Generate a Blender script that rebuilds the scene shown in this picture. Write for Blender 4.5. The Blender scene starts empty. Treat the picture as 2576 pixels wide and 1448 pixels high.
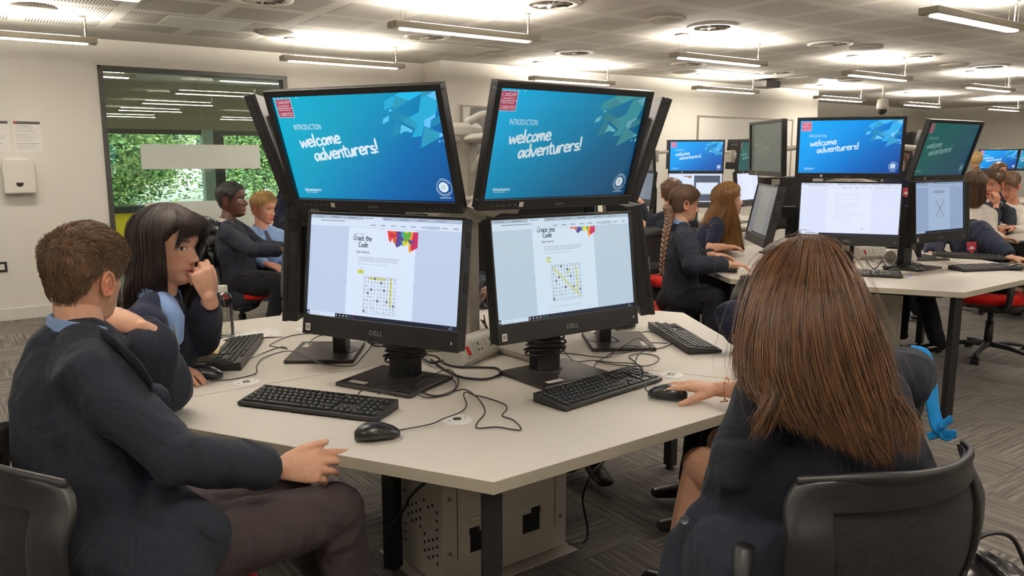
import bpy, bmesh, math, random
import numpy as np
from mathutils import Vector, Matrix, noise, Euler
random.seed(7); RNG = np.random.default_rng(7)
C = bpy.context.scene
COL = C.collection
# ------------------------------------------------------------------ camera, world, exposure
HC = 1.42; FPX = 1979.15; PITCH = math.radians(9.366)
cam_d = bpy.data.cameras.new('camera'); cam = bpy.data.objects.new('camera', cam_d); COL.objects.link(cam)
cam.location = (0, 0, HC); cam.rotation_euler = (math.pi/2-PITCH, 0, 0)
cam_d.sensor_width = 36; cam_d.lens = FPX/2576*36; cam_d.clip_start = .05; cam_d.clip_end = 200
C.camera = cam
C.view_settings.view_transform = 'Standard'; C.view_settings.look = 'None'
C.view_settings.gamma = 1; C.view_settings.use_curve_mapping = False
C.view_settings.exposure = 0.0
w = bpy.data.worlds.new('world'); C.world = w; w.use_nodes = True
wn = w.node_tree.nodes; bgn = wn['Background']
tc = wn.new('ShaderNodeTexCoord'); sp = wn.new('ShaderNodeSeparateXYZ'); cr = wn.new('ShaderNodeValToRGB')
w.node_tree.links.new(tc.outputs['Generated'], sp.inputs[0]); w.node_tree.links.new(sp.outputs[2], cr.inputs[0])
cr.color_ramp.elements[0].color = (.55, .6, .58, 1); cr.color_ramp.elements[0].position = .0
cr.color_ramp.elements[1].color = (.85, .95, 1, 1); cr.color_ramp.elements[1].position = .4
w.node_tree.links.new(cr.outputs[0], bgn.inputs[0]); bgn.inputs[1].default_value = 4.2
LAMP_DOWN = 56.0; LAMP_UP = 195.0; LAMP_COL = (1.0, .93, .81)
# ------------------------------------------------------------------ coordinates
CP, SP = math.cos(PITCH), math.sin(PITCH)
FW = Vector((0, CP, -SP)); UPV = Vector((0, SP, CP))
def at(px, py, D):          # a point of the room from where it shows in the photograph and its distance
    r = FW + Vector((1, 0, 0))*((px-1288)/FPX) - UPV*((py-724)/FPX)
    return r*D + Vector((0, 0, HC))
def atz(px, py, z):
    r = FW + Vector((1, 0, 0))*((px-1288)/FPX) - UPV*((py-724)/FPX)
    return r*((z-HC)/r.z) + Vector((0, 0, HC))
A55 = math.radians(55); SU, CU = math.sin(A55), math.cos(A55)
def uv(u, v, z=0.0): return Vector((u*SU+v*CU, u*CU-v*SU, z))   # u along the long wall, v away from it
def V(*a): return Vector(a)
TZ = .73
ROT = math.radians(-6.64)
def lin(c):
    return tuple(((x/255)/12.92 if x/255 <= .04045 else ((x/255+.055)/1.055)**2.4) for x in c)
# ------------------------------------------------------------------ materials
MATS = {}
def mat(name, col, rough=.5, metal=0.0, bump=0, bscale=200, emit=None, estr=1, var=0, vscale=20, trans=0, sheen=0, alpha=1, spec=None, ior=None):
    if name in MATS: return MATS[name]
    m = bpy.data.materials.new(name); m.use_nodes = True; MATS[name] = m
    nt = m.node_tree; b = nt.nodes['Principled BSDF']
    lc = lin(col) + (1,)
    b.inputs['Base Color'].default_value = lc; b.inputs['Roughness'].default_value = rough; b.inputs['Metallic'].default_value = metal
    if spec is not None: b.inputs['Specular IOR Level'].default_value = spec
    if ior: b.inputs['IOR'].default_value = ior
    if trans: b.inputs['Transmission Weight'].default_value = trans
    if alpha < 1: b.inputs['Alpha'].default_value = alpha
    if sheen: b.inputs['Sheen Weight'].default_value = sheen; b.inputs['Sheen Roughness'].default_value = .5
    if emit: b.inputs['Emission Color'].default_value = lin(emit)+(1,); b.inputs['Emission Strength'].default_value = estr
    if var or bump:
        t = nt.nodes.new('ShaderNodeTexCoord')
    if var:
        n = nt.nodes.new('ShaderNodeTexNoise'); n.inputs['Scale'].default_value = vscale; n.inputs['Detail'].default_value = 4
        r = nt.nodes.new('ShaderNodeMix'); r.data_type = 'RGBA'
        r.inputs[6].default_value = tuple(c*(1-var) for c in lc[:3])+(1,); r.inputs[7].default_value = tuple(min(1, c*(1+var)) for c in lc[:3])+(1,)
        nt.links.new(t.outputs['Object'], n.inputs['Vector']); nt.links.new(n.outputs[0], r.inputs[0]); nt.links.new(r.outputs[2], b.inputs['Base Color'])
    if bump:
        n = nt.nodes.new('ShaderNodeTexNoise'); n.inputs['Scale'].default_value = bscale; n.inputs['Detail'].default_value = 3
        bp = nt.nodes.new('ShaderNodeBump'); bp.inputs['Strength'].default_value = bump; bp.inputs['Distance'].default_value = .002
        nt.links.new(t.outputs['Object'], n.inputs['Vector']); nt.links.new(n.outputs[0], bp.inputs['Height']); nt.links.new(bp.outputs[0], b.inputs['Normal'])
    return m
def emat(name, col, s=1.0):
    if name in MATS: return MATS[name]
    m = bpy.data.materials.new(name); m.use_nodes = True; MATS[name] = m; nt = m.node_tree
    b = nt.nodes['Principled BSDF']; b.inputs['Base Color'].default_value = (.01, .01, .01, 1); b.inputs['Roughness'].default_value = .35
    b.inputs['Emission Color'].default_value = lin(col)+(1,); b.inputs['Emission Strength'].default_value = s
    return m
def mathn(nt, op, a, b=None, c=None):
    n = nt.nodes.new('ShaderNodeMath'); n.operation = op
    for i, x in enumerate((a, b, c)):
        if x is None: continue
        if isinstance(x, (int, float)): n.inputs[i].default_value = x
        else: nt.links.new(x, n.inputs[i])
    return n.outputs[0]
def uvcoords(nt):
    t = nt.nodes.new('ShaderNodeTexCoord'); s = nt.nodes.new('ShaderNodeSeparateXYZ'); nt.links.new(t.outputs['Object'], s.inputs[0])
    u = mathn(nt, 'ADD', mathn(nt, 'MULTIPLY', s.outputs[0], SU), mathn(nt, 'MULTIPLY', s.outputs[1], CU))
    v = mathn(nt, 'SUBTRACT', mathn(nt, 'MULTIPLY', s.outputs[0], CU), mathn(nt, 'MULTIPLY', s.outputs[1], SU))
    return u, v, t
def ceiling_mat():
    m = mat('perforated_plaster', (226, 222, 212), .8); nt = m.node_tree; b = nt.nodes['Principled BSDF']
    u, v, t = uvcoords(nt)
    def band(x, off):
        f = mathn(nt, 'FRACT', mathn(nt, 'DIVIDE', mathn(nt, 'ADD', x, off), .6))
        return mathn(nt, 'LESS_THAN', mathn(nt, 'ABSOLUTE', mathn(nt, 'SUBTRACT', f, .5)), .41)
    inside = mathn(nt, 'MULTIPLY', band(u, 30.1), band(v, 30.45))
    wallz = mathn(nt, 'GREATER_THAN', v, -7.45)
    inside = mathn(nt, 'MULTIPLY', inside, wallz)
    def hole(x):
        f = mathn(nt, 'FRACT', mathn(nt, 'DIVIDE', mathn(nt, 'ADD', x, 50), .021))
        return mathn(nt, 'ABSOLUTE', mathn(nt, 'SUBTRACT', f, .5))
    hu, hv = hole(u), hole(v)
    # long slots near the wall, round holes elsewhere
    slot = mathn(nt, 'LESS_THAN', hu, .22)
    r2 = mathn(nt, 'ADD', mathn(nt, 'MULTIPLY', hu, hu), mathn(nt, 'MULTIPLY', hv, hv))
    dot = mathn(nt, 'LESS_THAN', r2, .085)
    near = mathn(nt, 'LESS_THAN', u, 2.4)
    h = mathn(nt, 'ADD', mathn(nt, 'MULTIPLY', slot, near), mathn(nt, 'MULTIPLY', dot, mathn(nt, 'SUBTRACT', 1.0, near)))
    h = mathn(nt, 'MULTIPLY', h, inside)
    mx = nt.nodes.new('ShaderNodeMix'); mx.data_type = 'RGBA'
    mx.inputs[6].default_value = lin((206, 201, 191))+(1,); mx.inputs[7].default_value = lin((118, 112, 104))+(1,)
    nt.links.new(h, mx.inputs[0]); nt.links.new(mx.outputs[2], b.inputs['Base Color'])
    return m
def carpet_mat():
    m = mat('carpet_tiles', (100, 92, 84), .95); nt = m.node_tree; b = nt.nodes['Principled BSDF']
    u, v, t = uvcoords(nt)
    T = .5
    cu = mathn(nt, 'FLOOR', mathn(nt, 'DIVIDE', u, T)); cv = mathn(nt, 'FLOOR', mathn(nt, 'DIVIDE', v, T))
    chk = mathn(nt, 'FLOORED_MODULO', mathn(nt, 'ADD', cu, cv), 2.0)
    def streak(a, bb):
        cx = nt.nodes.new('ShaderNodeCombineXYZ'); nt.links.new(mathn(nt, 'MULTIPLY', a, 3.0), cx.inputs[0]); nt.links.new(mathn(nt, 'MULTIPLY', bb, 75.0), cx.inputs[1])
        nt.links.new(mathn(nt, 'MULTIPLY', mathn(nt, 'ADD', cu, mathn(nt, 'MULTIPLY', cv, 7.3)), 3.1), cx.inputs[2])
        n = nt.nodes.new('ShaderNodeTexNoise'); n.inputs['Scale'].default_value = 1.0; n.inputs['Detail'].default_value = 3; n.inputs['Roughness'].default_value = .7
        nt.links.new(cx.outputs[0], n.inputs['Vector']); return n.outputs[0]
    s1, s2 = streak(u, v), streak(v, u)
    mixn = nt.nodes.new('ShaderNodeMix'); mixn.data_type = 'FLOAT'
    nt.links.new(chk, mixn.inputs[0]); nt.links.new(s1, mixn.inputs[2]); nt.links.new(s2, mixn.inputs[3])
    cr = nt.nodes.new('ShaderNodeValToRGB'); e = cr.color_ramp.elements
    e[0].position = .36; e[0].color = lin((72, 68, 65))+(1,); e[1].position = .66; e[1].color = lin((130, 124, 116))+(1,)
    x = e.new(.5); x.color = lin((99, 94, 89))+(1,)
    nt.links.new(mixn.outputs[0], cr.inputs[0]); nt.links.new(cr.outputs[0], b.inputs['Base Color'])
    bp = nt.nodes.new('ShaderNodeBump'); bp.inputs['Strength'].default_value = .5; bp.inputs['Distance'].default_value = .004
    nt.links.new(mixn.outputs[0], bp.inputs['Height']); nt.links.new(bp.outputs[0], b.inputs['Normal'])
    return m
def hair_mat(name, dark, light, rough=.42):
    m = bpy.data.materials.new(name); m.use_nodes = True; MATS[name] = m; nt = m.node_tree; b = nt.nodes['Principled BSDF']
    g = nt.nodes.new('ShaderNodeNewGeometry'); t = nt.nodes.new('ShaderNodeTexCoord'); n = nt.nodes.new('ShaderNodeTexNoise')
    mp = nt.nodes.new('ShaderNodeMapping'); mp.inputs['Scale'].default_value = (60, 60, 7); nt.links.new(t.outputs['Object'], mp.inputs[0])
    nt.links.new(mp.outputs[0], n.inputs['Vector']); n.inputs['Scale'].default_value = 1.0
    s = mathn(nt, 'ADD', mathn(nt, 'MULTIPLY', g.outputs['Random Per Island'], .45), mathn(nt, 'MULTIPLY', n.outputs[0], .6))
    cr = nt.nodes.new('ShaderNodeValToRGB'); e = cr.color_ramp.elements
    e[0].position = .22; e[0].color = lin(dark)+(1,); e[1].position = .85; e[1].color = lin(light)+(1,)
    nt.links.new(s, cr.inputs[0]); nt.links.new(cr.outputs[0], b.inputs['Base Color'])
    b.inputs['Roughness'].default_value = rough; b.inputs['Specular IOR Level'].default_value = .55
    return m
def vcol_mat(name, rough=.5, sss=.0, attr='Col', spec=.4):
    m = bpy.data.materials.new(name); m.use_nodes = True; MATS[name] = m; nt = m.node_tree; b = nt.nodes['Principled BSDF']
    a = nt.nodes.new('ShaderNodeVertexColor'); a.layer_name = attr
    n = nt.nodes.new('ShaderNodeTexNoise'); n.inputs['Scale'].default_value = 45; n.inputs['Detail'].default_value = 5
    t = nt.nodes.new('ShaderNodeTexCoord'); nt.links.new(t.outputs['Object'], n.inputs['Vector'])
    mx = nt.nodes.new('ShaderNodeMix'); mx.data_type = 'RGBA'; mx.blend_type = 'MULTIPLY'; mx.inputs[0].default_value = .35
    cr = nt.nodes.new('ShaderNodeValToRGB'); cr.color_ramp.elements[0].color = (.72, .66, .64, 1); cr.color_ramp.elements[0].position = .35; cr.color_ramp.elements[1].position = .6
    nt.links.new(n.outputs[0], cr.inputs[0]); nt.links.new(a.outputs[0], mx.inputs[6]); nt.links.new(cr.outputs[0], mx.inputs[7]); nt.links.new(mx.outputs[2], b.inputs['Base Color'])
    b.inputs['Roughness'].default_value = rough; b.inputs['Specular IOR Level'].default_value = spec
    if sss: b.inputs['Subsurface Weight'].default_value = sss; b.inputs['Subsurface Radius'].default_value = (.02, .008, .004); b.inputs['Subsurface Scale'].default_value = .4
    return m
def cloth(name, col, rough=.92, sheen=.04, var=.12, wr=.8):
    m = mat(name, col, rough, sheen=sheen, var=var, vscale=9, spec=.15); nt = m.node_tree; b = nt.nodes['Principled BSDF']
    t = nt.nodes.new('ShaderNodeTexCoord')
    n1 = nt.nodes.new('ShaderNodeTexNoise'); n1.inputs['Scale'].default_value = 7; n1.inputs['Detail'].default_value = 3; n1.inputs['Distortion'].default_value = 1.2
    n2 = nt.nodes.new('ShaderNodeTexNoise'); n2.inputs['Scale'].default_value = 900
    b1 = nt.nodes.new('ShaderNodeBump'); b1.inputs['Strength'].default_value = wr; b1.inputs['Distance'].default_value = .03
    b2 = nt.nodes.new('ShaderNodeBump'); b2.inputs['Strength'].default_value = .25; b2.inputs['Distance'].default_value = .001
    nt.links.new(t.outputs['Object'], n1.inputs['Vector']); nt.links.new(t.outputs['Object'], n2.inputs['Vector'])
    nt.links.new(n1.outputs[0], b1.inputs['Height']); nt.links.new(n2.outputs[0], b2.inputs['Height'])
    nt.links.new(b1.outputs[0], b2.inputs['Normal']); nt.links.new(b2.outputs[0], b.inputs['Normal'])
    return m
M_wall = mat('wall_paint', (226, 221, 210), .75, bump=.05, bscale=300)
M_white = mat('white_plastic', (222, 217, 206), .4)
M_whitemetal = mat('white_powder_coat', (196, 189, 176), .45, bump=.08, bscale=500)
M_top = mat('table_laminate', (222, 213, 200), .42, bump=.03, bscale=700)
M_edge = mat('table_edge_band', (186, 179, 160), .5)
M_black = mat('black_plastic', (25, 24, 25), .42, bump=.12, bscale=900)
M_blackm = mat('black_powder_coat', (22, 21, 23), .4, bump=.1, bscale=700)
M_bezel = mat('monitor_bezel', (30, 29, 30), .38)
M_key = mat('key_plastic', (20, 20, 21), .4)
M_legend = mat('key_legend', (190, 190, 190), .5)
M_cable = mat('black_cable', (18, 17, 17), .4)
M_dark = mat('dark_recess', (10, 9, 9), .8)
M_red = cloth('red_fabric', (205, 32, 22), .85, .1, .06, .1)
M_chair = mat('chair_shell', (30, 28, 29), .42, bump=.15, bscale=600)
M_mesh = mat('chair_mesh', (20, 19, 20), .8, bump=.8, bscale=420)
M_alu = mat('lamp_housing', (150, 142, 128), .4, .4)
M_steel = mat('steel', (170, 165, 155), .25, 1)
M_frame = mat('dark_window_frame', (52, 50, 47), .4)
M_bright = mat('white_insert_plastic', (244, 241, 234), .35)
M_label = mat('paper_label', (214, 208, 196), .6)
M_paper = mat('white_paper', (232, 228, 220), .7)
M_textdark = mat('printed_ink', (70, 68, 66), .7)
M_navy = cloth('navy_blazer_cloth', (38, 41, 51))
M_navyj = cloth('navy_jumper_knit', (31, 34, 52), .95, .08)
M_shirt = cloth('light_blue_shirt', (132, 160, 205), .8, .15, .05, .35)
M_wshirt = cloth('white_shirt', (225, 215, 205), .8, .1, .04, .35)
M_trous = cloth('grey_trousers', (62, 54, 55))
M_dtrous = cloth('dark_trousers', (26, 25, 30))
M_shoe = mat('black_leather', (18, 16, 16), .3, bump=.2, bscale=60)
M_skin = vcol_mat('skin', .48, .12)
M_eye = mat('eye', (225, 220, 215), .15)
CEIL = ceiling_mat(); CARPET = carpet_mat()
# ------------------------------------------------------------------ mesh helpers
def wloc(o):
    p = Vector((0, 0, 0))
    while o: p += o.location; o = o.parent
    return p
def tag(o, label=None, cat=None, group=None, kind=None):
    if label: o['label'] = label
    if cat: o['category'] = cat
    if group: o['group'] = group
    if kind: o['kind'] = kind
    return o
def empty(name, loc=(0, 0, 0), label=None, cat=None, group=None):
    o = bpy.data.objects.new(name, None); o.empty_display_size = .05; COL.objects.link(o); o.location = loc
    return tag(o, label, cat, group)
def link_mesh(name, verts, faces, mats, parent=None, smooth=True, midx=None, origin=None, cols=None):
    me = bpy.data.meshes.new(name)
    o0 = wloc(parent) if parent else (Vector(origin) if origin is not None else Vector((0, 0, 0)))
    if isinstance(verts, np.ndarray): vv = verts - np.array(o0)
    else: vv = [tuple(Vector(v)-o0) for v in verts]
    me.from_pydata(vv if not isinstance(vv, np.ndarray) else vv.tolist(), [], faces if not isinstance(faces, np.ndarray) else faces.tolist())
    if not isinstance(mats, (list, tuple)): mats = [mats]
    for m in mats: me.materials.append(m)
    if midx is not None: me.polygons.foreach_set('material_index', midx)
    me.polygons.foreach_set('use_smooth', [smooth]*len(me.polygons))
    if cols is not None:
        a = me.color_attributes.new('Col', 'FLOAT_COLOR', 'POINT'); a.data.foreach_set('color', np.asarray(cols, dtype=np.float32).ravel())
    me.update()
    o = bpy.data.objects.new(name, me); COL.objects.link(o)
    if parent: o.parent = parent
    else: o.location = o0
    return o
class MB:
    def __init__(s): s.v = []; s.f = []; s.m = []; s.T = Matrix.Identity(4); s.mi = 0
    def add(s, vs, fs):
        b = len(s.v); s.v += [s.T @ Vector(v) for v in vs]; s.f += [tuple(i+b for i in f) for f in fs]; s.m += [s.mi]*len(fs); return s
    def box(s, c, d, rz=0, R=None, taper=1.0):
        R = R or Matrix.Rotation(rz, 3, 'Z'); c = Vector(c); vs = []
        for z in (-1, 1):
            k = taper if z > 0 else 1
            for x, y in ((-1, -1), (1, -1), (1, 1), (-1, 1)): vs.append(c + R @ Vector((x*d[0]/2*k, y*d[1]/2*k, z*d[2]/2)))
        return s.add(vs, [(3, 2, 1, 0), (4, 5, 6, 7), (0, 1, 5, 4), (1, 2, 6, 5), (2, 3, 7, 6), (3, 0, 4, 7)])
    def prism(s, poly, z0, z1):
        n = len(poly); vs = [(p[0], p[1], z0) for p in poly]+[(p[0], p[1], z1) for p in poly]
        return s.add(vs, [tuple(range(n-1, -1, -1)), tuple(range(n, 2*n))]+[(i, (i+1) % n, n+(i+1) % n, n+i) for i in range(n)])
    def prism_y(s, poly, y0, y1):     # poly in x,z extruded along y
        n = len(poly); vs = [(p[0], y0, p[1]) for p in poly]+[(p[0], y1, p[1]) for p in poly]
        return s.add(vs, [tuple(range(n)), tuple(range(2*n-1, n-1, -1))]+[((i+1) % n, i, n+i, n+(i+1) % n) for i in range(n)])
    def poly(s, pts): return s.add(pts, [tuple(range(len(pts)))])
    def lathe(s, prof, seg=24, c=(0, 0, 0), cap=True):
        vs = []; n = len(prof)
        for r, z in prof:
            for k in range(seg):
                a = 2*math.pi*k/seg; vs.append((c[0]+r*math.cos(a), c[1]+r*math.sin(a), c[2]+z))
        fs = []
        for i in range(n-1):
            for k in range(seg): fs.append((i*seg+k, i*seg+(k+1) % seg, (i+1)*seg+(k+1) % seg, (i+1)*seg+k))
        if cap: fs += [tuple(range(seg-1, -1, -1)), tuple(range((n-1)*seg, n*seg))]
        return s.add(vs, fs)
    def cyl(s, a, b, r, seg=12, r2=None): return s.tube([a, b], [r, r2 if r2 is not None else r], seg, round_=False)
    def tube(s, pts, rad, seg=10, side=None, round_=True, closed=False):
        pts = [Vector(p) for p in pts]; n = len(pts)
        rad = [(r if isinstance(r, (tuple, list)) else (r, r)) for r in (rad if isinstance(rad, (list, tuple)) and len(rad) == n else [rad]*n)]
        tang = []
        for i in range(n):
            if closed: t = pts[(i+1) % n]-pts[i-1]
            else: t = pts[min(i+1, n-1)]-pts[max(i-1, 0)]
            tang.append(t.normalized() if t.length > 1e-9 else Vector((0, 0, 1)))
        if side is None:
            ref = Vector((0, 0, 1)) if abs(tang[0].z) < .9 else Vector((1, 0, 0))
        else: ref = Vector(side)
        rings = []; A = (ref - tang[0]*ref.dot(tang[0])).normalized()
        seq = []
        if round_ and not closed:
            for k in (0, 1, 2):
                q = (k+.35)/3.0*math.pi/2; seq.append((0, -math.cos(q), math.sin(q)))
        for i in range(n): seq.append((i, 0, 1))
        if round_ and not closed:
            for k in (2, 1, 0):
                q = (k+.35)/3.0*math.pi/2; seq.append((n-1, math.cos(q), math.sin(q)))
        vs = []; cur = 0
        for (i, off, sc) in seq:
            t = tang[i]
            if side is not None: A = Vector(side)
            A = A - t*A.dot(t)
            A = A.normalized() if A.length > 1e-6 else t.orthogonal().normalized()
            B = t.cross(A); ra, rb = rad[i]; m = min(ra, rb)
            c = pts[i]+t*off*m
            for k in range(seg):
                a = 2*math.pi*k/seg; vs.append(c+A*(ra*sc*math.cos(a))+B*(rb*sc*math.sin(a)))
        R = len(seq); fs = []
        for i in range(R if closed else R-1):
            j = (i+1) % R
            for k in range(seg): fs.append((i*seg+k, i*seg+(k+1) % seg, j*seg+(k+1) % seg, j*seg+k))
        if not closed: fs += [tuple(range(seg-1, -1, -1)), tuple(range((R-1)*seg, R*seg))]
        return s.add(vs, fs)
    def ell(s, c, r, M3=None, nu=16, nv=10):
        c = Vector(c); M3 = M3 or Matrix.Identity(3); vs = []; fs = []
        for i in range(1, nv):
            p = math.pi*i/nv
            for k in range(nu):
                a = 2*math.pi*k/nu; vs.append(c+M3 @ Vector((r[0]*math.sin(p)*math.cos(a), r[1]*math.sin(p)*math.sin(a), r[2]*math.cos(p))))
        vs += [c+M3 @ Vector((0, 0, r[2])), c-M3 @ Vector((0, 0, r[2]))]; T = len(vs)
        for i in range(nv-2):
            for k in range(nu): fs.append((i*nu+k, (i+1)*nu+k, (i+1)*nu+(k+1) % nu, i*nu+(k+1) % nu))
        for k in range(nu): fs.append((T-2, k, (k+1) % nu)); fs.append((T-1, (nv-2)*nu+(k+1) % nu, (nv-2)*nu+k))
        return s.add(vs, fs)
    def build(s, name, mats, parent=None, smooth=False, bevel=0, origin=None, auto=None, seg=2):
        o = link_mesh(name, s.v, s.f, mats, parent, smooth, s.m, origin)
        if bevel:
            b = o.modifiers.new('bevel', 'BEVEL'); b.width = bevel; b.segments = seg; b.limit_method = 'ANGLE'; b.angle_limit = math.radians(40)
            o.data.polygons.foreach_set('use_smooth', [True]*len(o.data.polygons))
            w_ = o.modifiers.new('wn', 'WEIGHTED_NORMAL'); w_.keep_sharp = True
        return o
def smoothcurve(pts, n=8):           # Catmull-Rom
    pts = [Vector(p) for p in pts]; out = []
    P = [pts[0]*2-pts[1]]+pts+[pts[-1]*2-pts[-2]]
    for i in range(1, len(P)-2):
        for k in range(n):
            t = k/n; a, b, c, d = P[i-1], P[i], P[i+1], P[i+2]
            out.append(.5*((2*b)+(-a+c)*t+(2*a-5*b+4*c-d)*t*t+(-a+3*b-3*c+d)*t**3))
    out.append(pts[-1]); return out
def cable(name, pts, r, parent=None, m=None, n=8, label=None, cat='cable', group=None):
    p = smoothcurve(pts, n); mb = MB(); mb.tube(p, r, 8)
    o = mb.build(name, m or M_cable, parent, smooth=True, origin=None if parent else p[0])
    if label: tag(o, label, cat, group)
    return o
def copy_tree(o, parent=None):
    c = o.copy(); COL.objects.link(c); c.parent = parent
    for ch in [x for x in o.children]: copy_tree(ch, c)
    return c
def place(o, loc, rot=(0, 0, 0), label=None, group=None, cat=None):
    o.location = loc; o.rotation_euler = rot
    return tag(o, label, cat, group)
def remesh(mb, voxel, smooth=4, fac=.5):
    me = bpy.data.meshes.new('tmp'); me.from_pydata([tuple(v) for v in mb.v], [], mb.f); me.update()
    o = bpy.data.objects.new('tmp', me); COL.objects.link(o)
    r = o.modifiers.new('r', 'REMESH'); r.mode = 'VOXEL'; r.voxel_size = voxel; r.use_smooth_shade = True
    if smooth: s = o.modifiers.new('s', 'SMOOTH'); s.iterations = smooth; s.factor = fac
    dg = bpy.context.evaluated_depsgraph_get(); dg.update(); ev = o.evaluated_get(dg); m2 = bpy.data.meshes.new_from_object(ev)
    n = len(m2.vertices); vs = np.empty(n*3, dtype=np.float32); m2.vertices.foreach_get('co', vs); vs = vs.reshape(-1, 3).astype(float)
    nr = np.empty(n*3, dtype=np.float32); m2.vertices.foreach_get('normal', nr); nr = nr.reshape(-1, 3).astype(float)
    fs = [tuple(p.vertices) for p in m2.polygons]
    bpy.data.objects.remove(o); bpy.data.meshes.remove(me); bpy.data.meshes.remove(m2)
    return vs, fs, nr
def text_polys(txt, size, font_w=1.0, extr=0):
    cu = bpy.data.curves.new('t', 'FONT'); cu.body = txt; cu.size = size; cu.extrude = extr; cu.resolution_u = 2
    o = bpy.data.objects.new('t', cu); COL.objects.link(o); bpy.context.view_layer.update()
    me = bpy.data.meshes.new_from_object(o.evaluated_get(bpy.context.evaluated_depsgraph_get()))
    vs = [(v.co.x*font_w, v.co.y) for v in me.vertices]; fs = [tuple(p.vertices) for p in me.polygons]
    bpy.data.objects.remove(o); bpy.data.curves.remove(cu); bpy.data.meshes.remove(me)
    return vs, fs
# ================================================================== THE ROOM
def uvbox(mb, u0, u1, v0, v1, z0, z1):
    c = uv((u0+u1)/2, (v0+v1)/2, (z0+z1)/2); mb.box(c, (u1-u0, v1-v0, z1-z0), math.pi/2-A55)
    return mb
RZ_UV = math.pi/2-A55      # rotation that lays local x along the long wall, local -y towards it... local y = -v
UL, UH, VL, VH = -5.2, 17.6, -12.4, 4.6
def struct(name, mb, m, bevel=0): o = mb.build(name, m, bevel=bevel); o['kind'] = 'structure'; return o
WL = -8.16
struct('floor', uvbox(MB(), UL-.2, UH+.2, VL-.1, VH+.2, -.06, 0), CARPET)
struct('ceiling', uvbox(MB(), UL-.2, UH+.2, VL-.1, VH+.2, 2.48, 2.56), CEIL)
b = MB()
WU0, WU1, WZ0, WZ1 = 1.137, 2.884, .03, 2.25
uvbox(b, UL, WU0, WL-.14, WL, 0, 2.48); uvbox(b, WU1, 4.5, WL-.14, WL, 0, 2.48); uvbox(b, WU0, WU1, WL-.14, WL, WZ1, 2.48); uvbox(b, WU0, WU1, WL-.14, WL, 0, WZ0)
struct('wall_left', b, M_wall)
b = MB(); uvbox(b, 4.47, 11.4, -8.3, -7.75, 0, 2.48); struct('wall_rear', b, M_wall)
b = MB(); uvbox(b, 11.4, UH, -9.5, -9.3, 0, 2.48); struct('wall_recess', b, M_wall)
b = MB(); uvbox(b, UH, UH+.15, -9.5, VH, 0, 2.48); struct('wall_far', b, M_wall)
b = MB(); uvbox(b, UL-.15, UL, VL, VH, 0, 2.48); struct('wall_near', b, M_wall)
b = MB(); uvbox(b, UL, UH, VH, VH+.15, 0, 2.48); struct('wall_right', b, M_wall)
b = MB(); uvbox(b, UL, WU0, WL, WL+.016, 0, .11); uvbox(b, WU1, 4.47, WL, WL+.016, 0, .11); struct('baseboard_left', b, M_white, .004)
b = MB(); uvbox(b, 4.47, 11.4, -7.75, -7.734, 0, .11); struct('baseboard_rear', b, M_white, .004)
# corridor beyond the glass
b = MB(); uvbox(b, UL, 12, VL-.1, VL, 1.83, 2.48)
M_bulk = mat('corridor_bulkhead_paint', (168, 164, 140), .7)
struct('wall_corridor', b, M_bulk)
b = MB(); uvbox(b, 8.0, 8.15, VL, -8.3, 0, 2.48); uvbox(b, -2.6, -2.45, VL, -8.3, 0, 2.48); struct('wall_corridor_end', b, M_bulk)
M_teal = mat('pale_mullion', (168, 190, 184), .5)
b = MB(); uvbox(b, -2.5, 8, VL-.07, VL, 1.76, 1.83); uvbox(b, 3.22, 3.36, VL-.06, VL+.02, 0, 1.8); uvbox(b, .6, .7, VL-.06, VL+.02, 0, 1.8); uvbox(b, -2.5, 8, VL-.07, VL, 0, .1); uvbox(b, 6, 6.1, VL-.06, VL+.02, 0, 1.8)
o = struct('window_2', b, M_frame)
b = MB(); uvbox(b, 3.04, 3.2, VL-.08, VL+.06, 0, 1.83); struct('trim_1', b, M_teal)
# glazed opening in the left wall
b = MB(); F = .045
for a in ((WU0, WU0+F, WZ0, WZ1), (WU1-F, WU1, WZ0, WZ1), (WU0, WU1, WZ1-F, WZ1), (WU0, WU1, WZ0, WZ0+F)):
    uvbox(b, a[0], a[1], WL-.12, WL+.012, a[2], a[3])
win = struct('window_1', b, M_frame, .003)
mg = bpy.data.materials.new('clear_glass'); mg.use_nodes = True; nt = mg.node_tree; nt.nodes.clear()
out = nt.nodes.new('ShaderNodeOutputMaterial'); tr = nt.nodes.new('ShaderNodeBsdfTransparent'); gl = nt.nodes.new('ShaderNodeBsdfGlossy'); fr = nt.nodes.new('ShaderNodeFresnel'); mx = nt.nodes.new('ShaderNodeMixShader')
tr.inputs[0].default_value = (.78, .84, .79, 1); gl.inputs['Roughness'].default_value = .01; fr.inputs[0].default_value = 1.55
nt.links.new(mathn(nt, 'MINIMUM', mathn(nt, 'MULTIPLY', fr.outputs[0], 2.0), 1.0), mx.inputs[0]); nt.links.new(tr.outputs[0], mx.inputs[1]); nt.links.new(gl.outputs[0], mx.inputs[2]); nt.links.new(mx.outputs[0], out.inputs[0])
mg.blend_method = 'BLEND' if hasattr(mg, 'blend_method') else None
for i, (a, c) in enumerate(((WU0+F, 2.028), (2.034, WU1-F))):
    b = MB(); uvbox(b, a, c, WL-.064, WL-.056, WZ0+F, WZ1-F); b.build('glass_pane', mg, win)
mfz = mat('frosted_film', (222, 226, 214), .6, alpha=.9)
for a, c, z0, z1 in ((1.455, 2.585, 1.316, 1.552), (1.46, 2.84, .715, 1.0)):
    b = MB(); uvbox(b, a, c, WL-.0555, WL-.0545, z0, z1); b.build('frosted_film', mfz, win)
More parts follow.
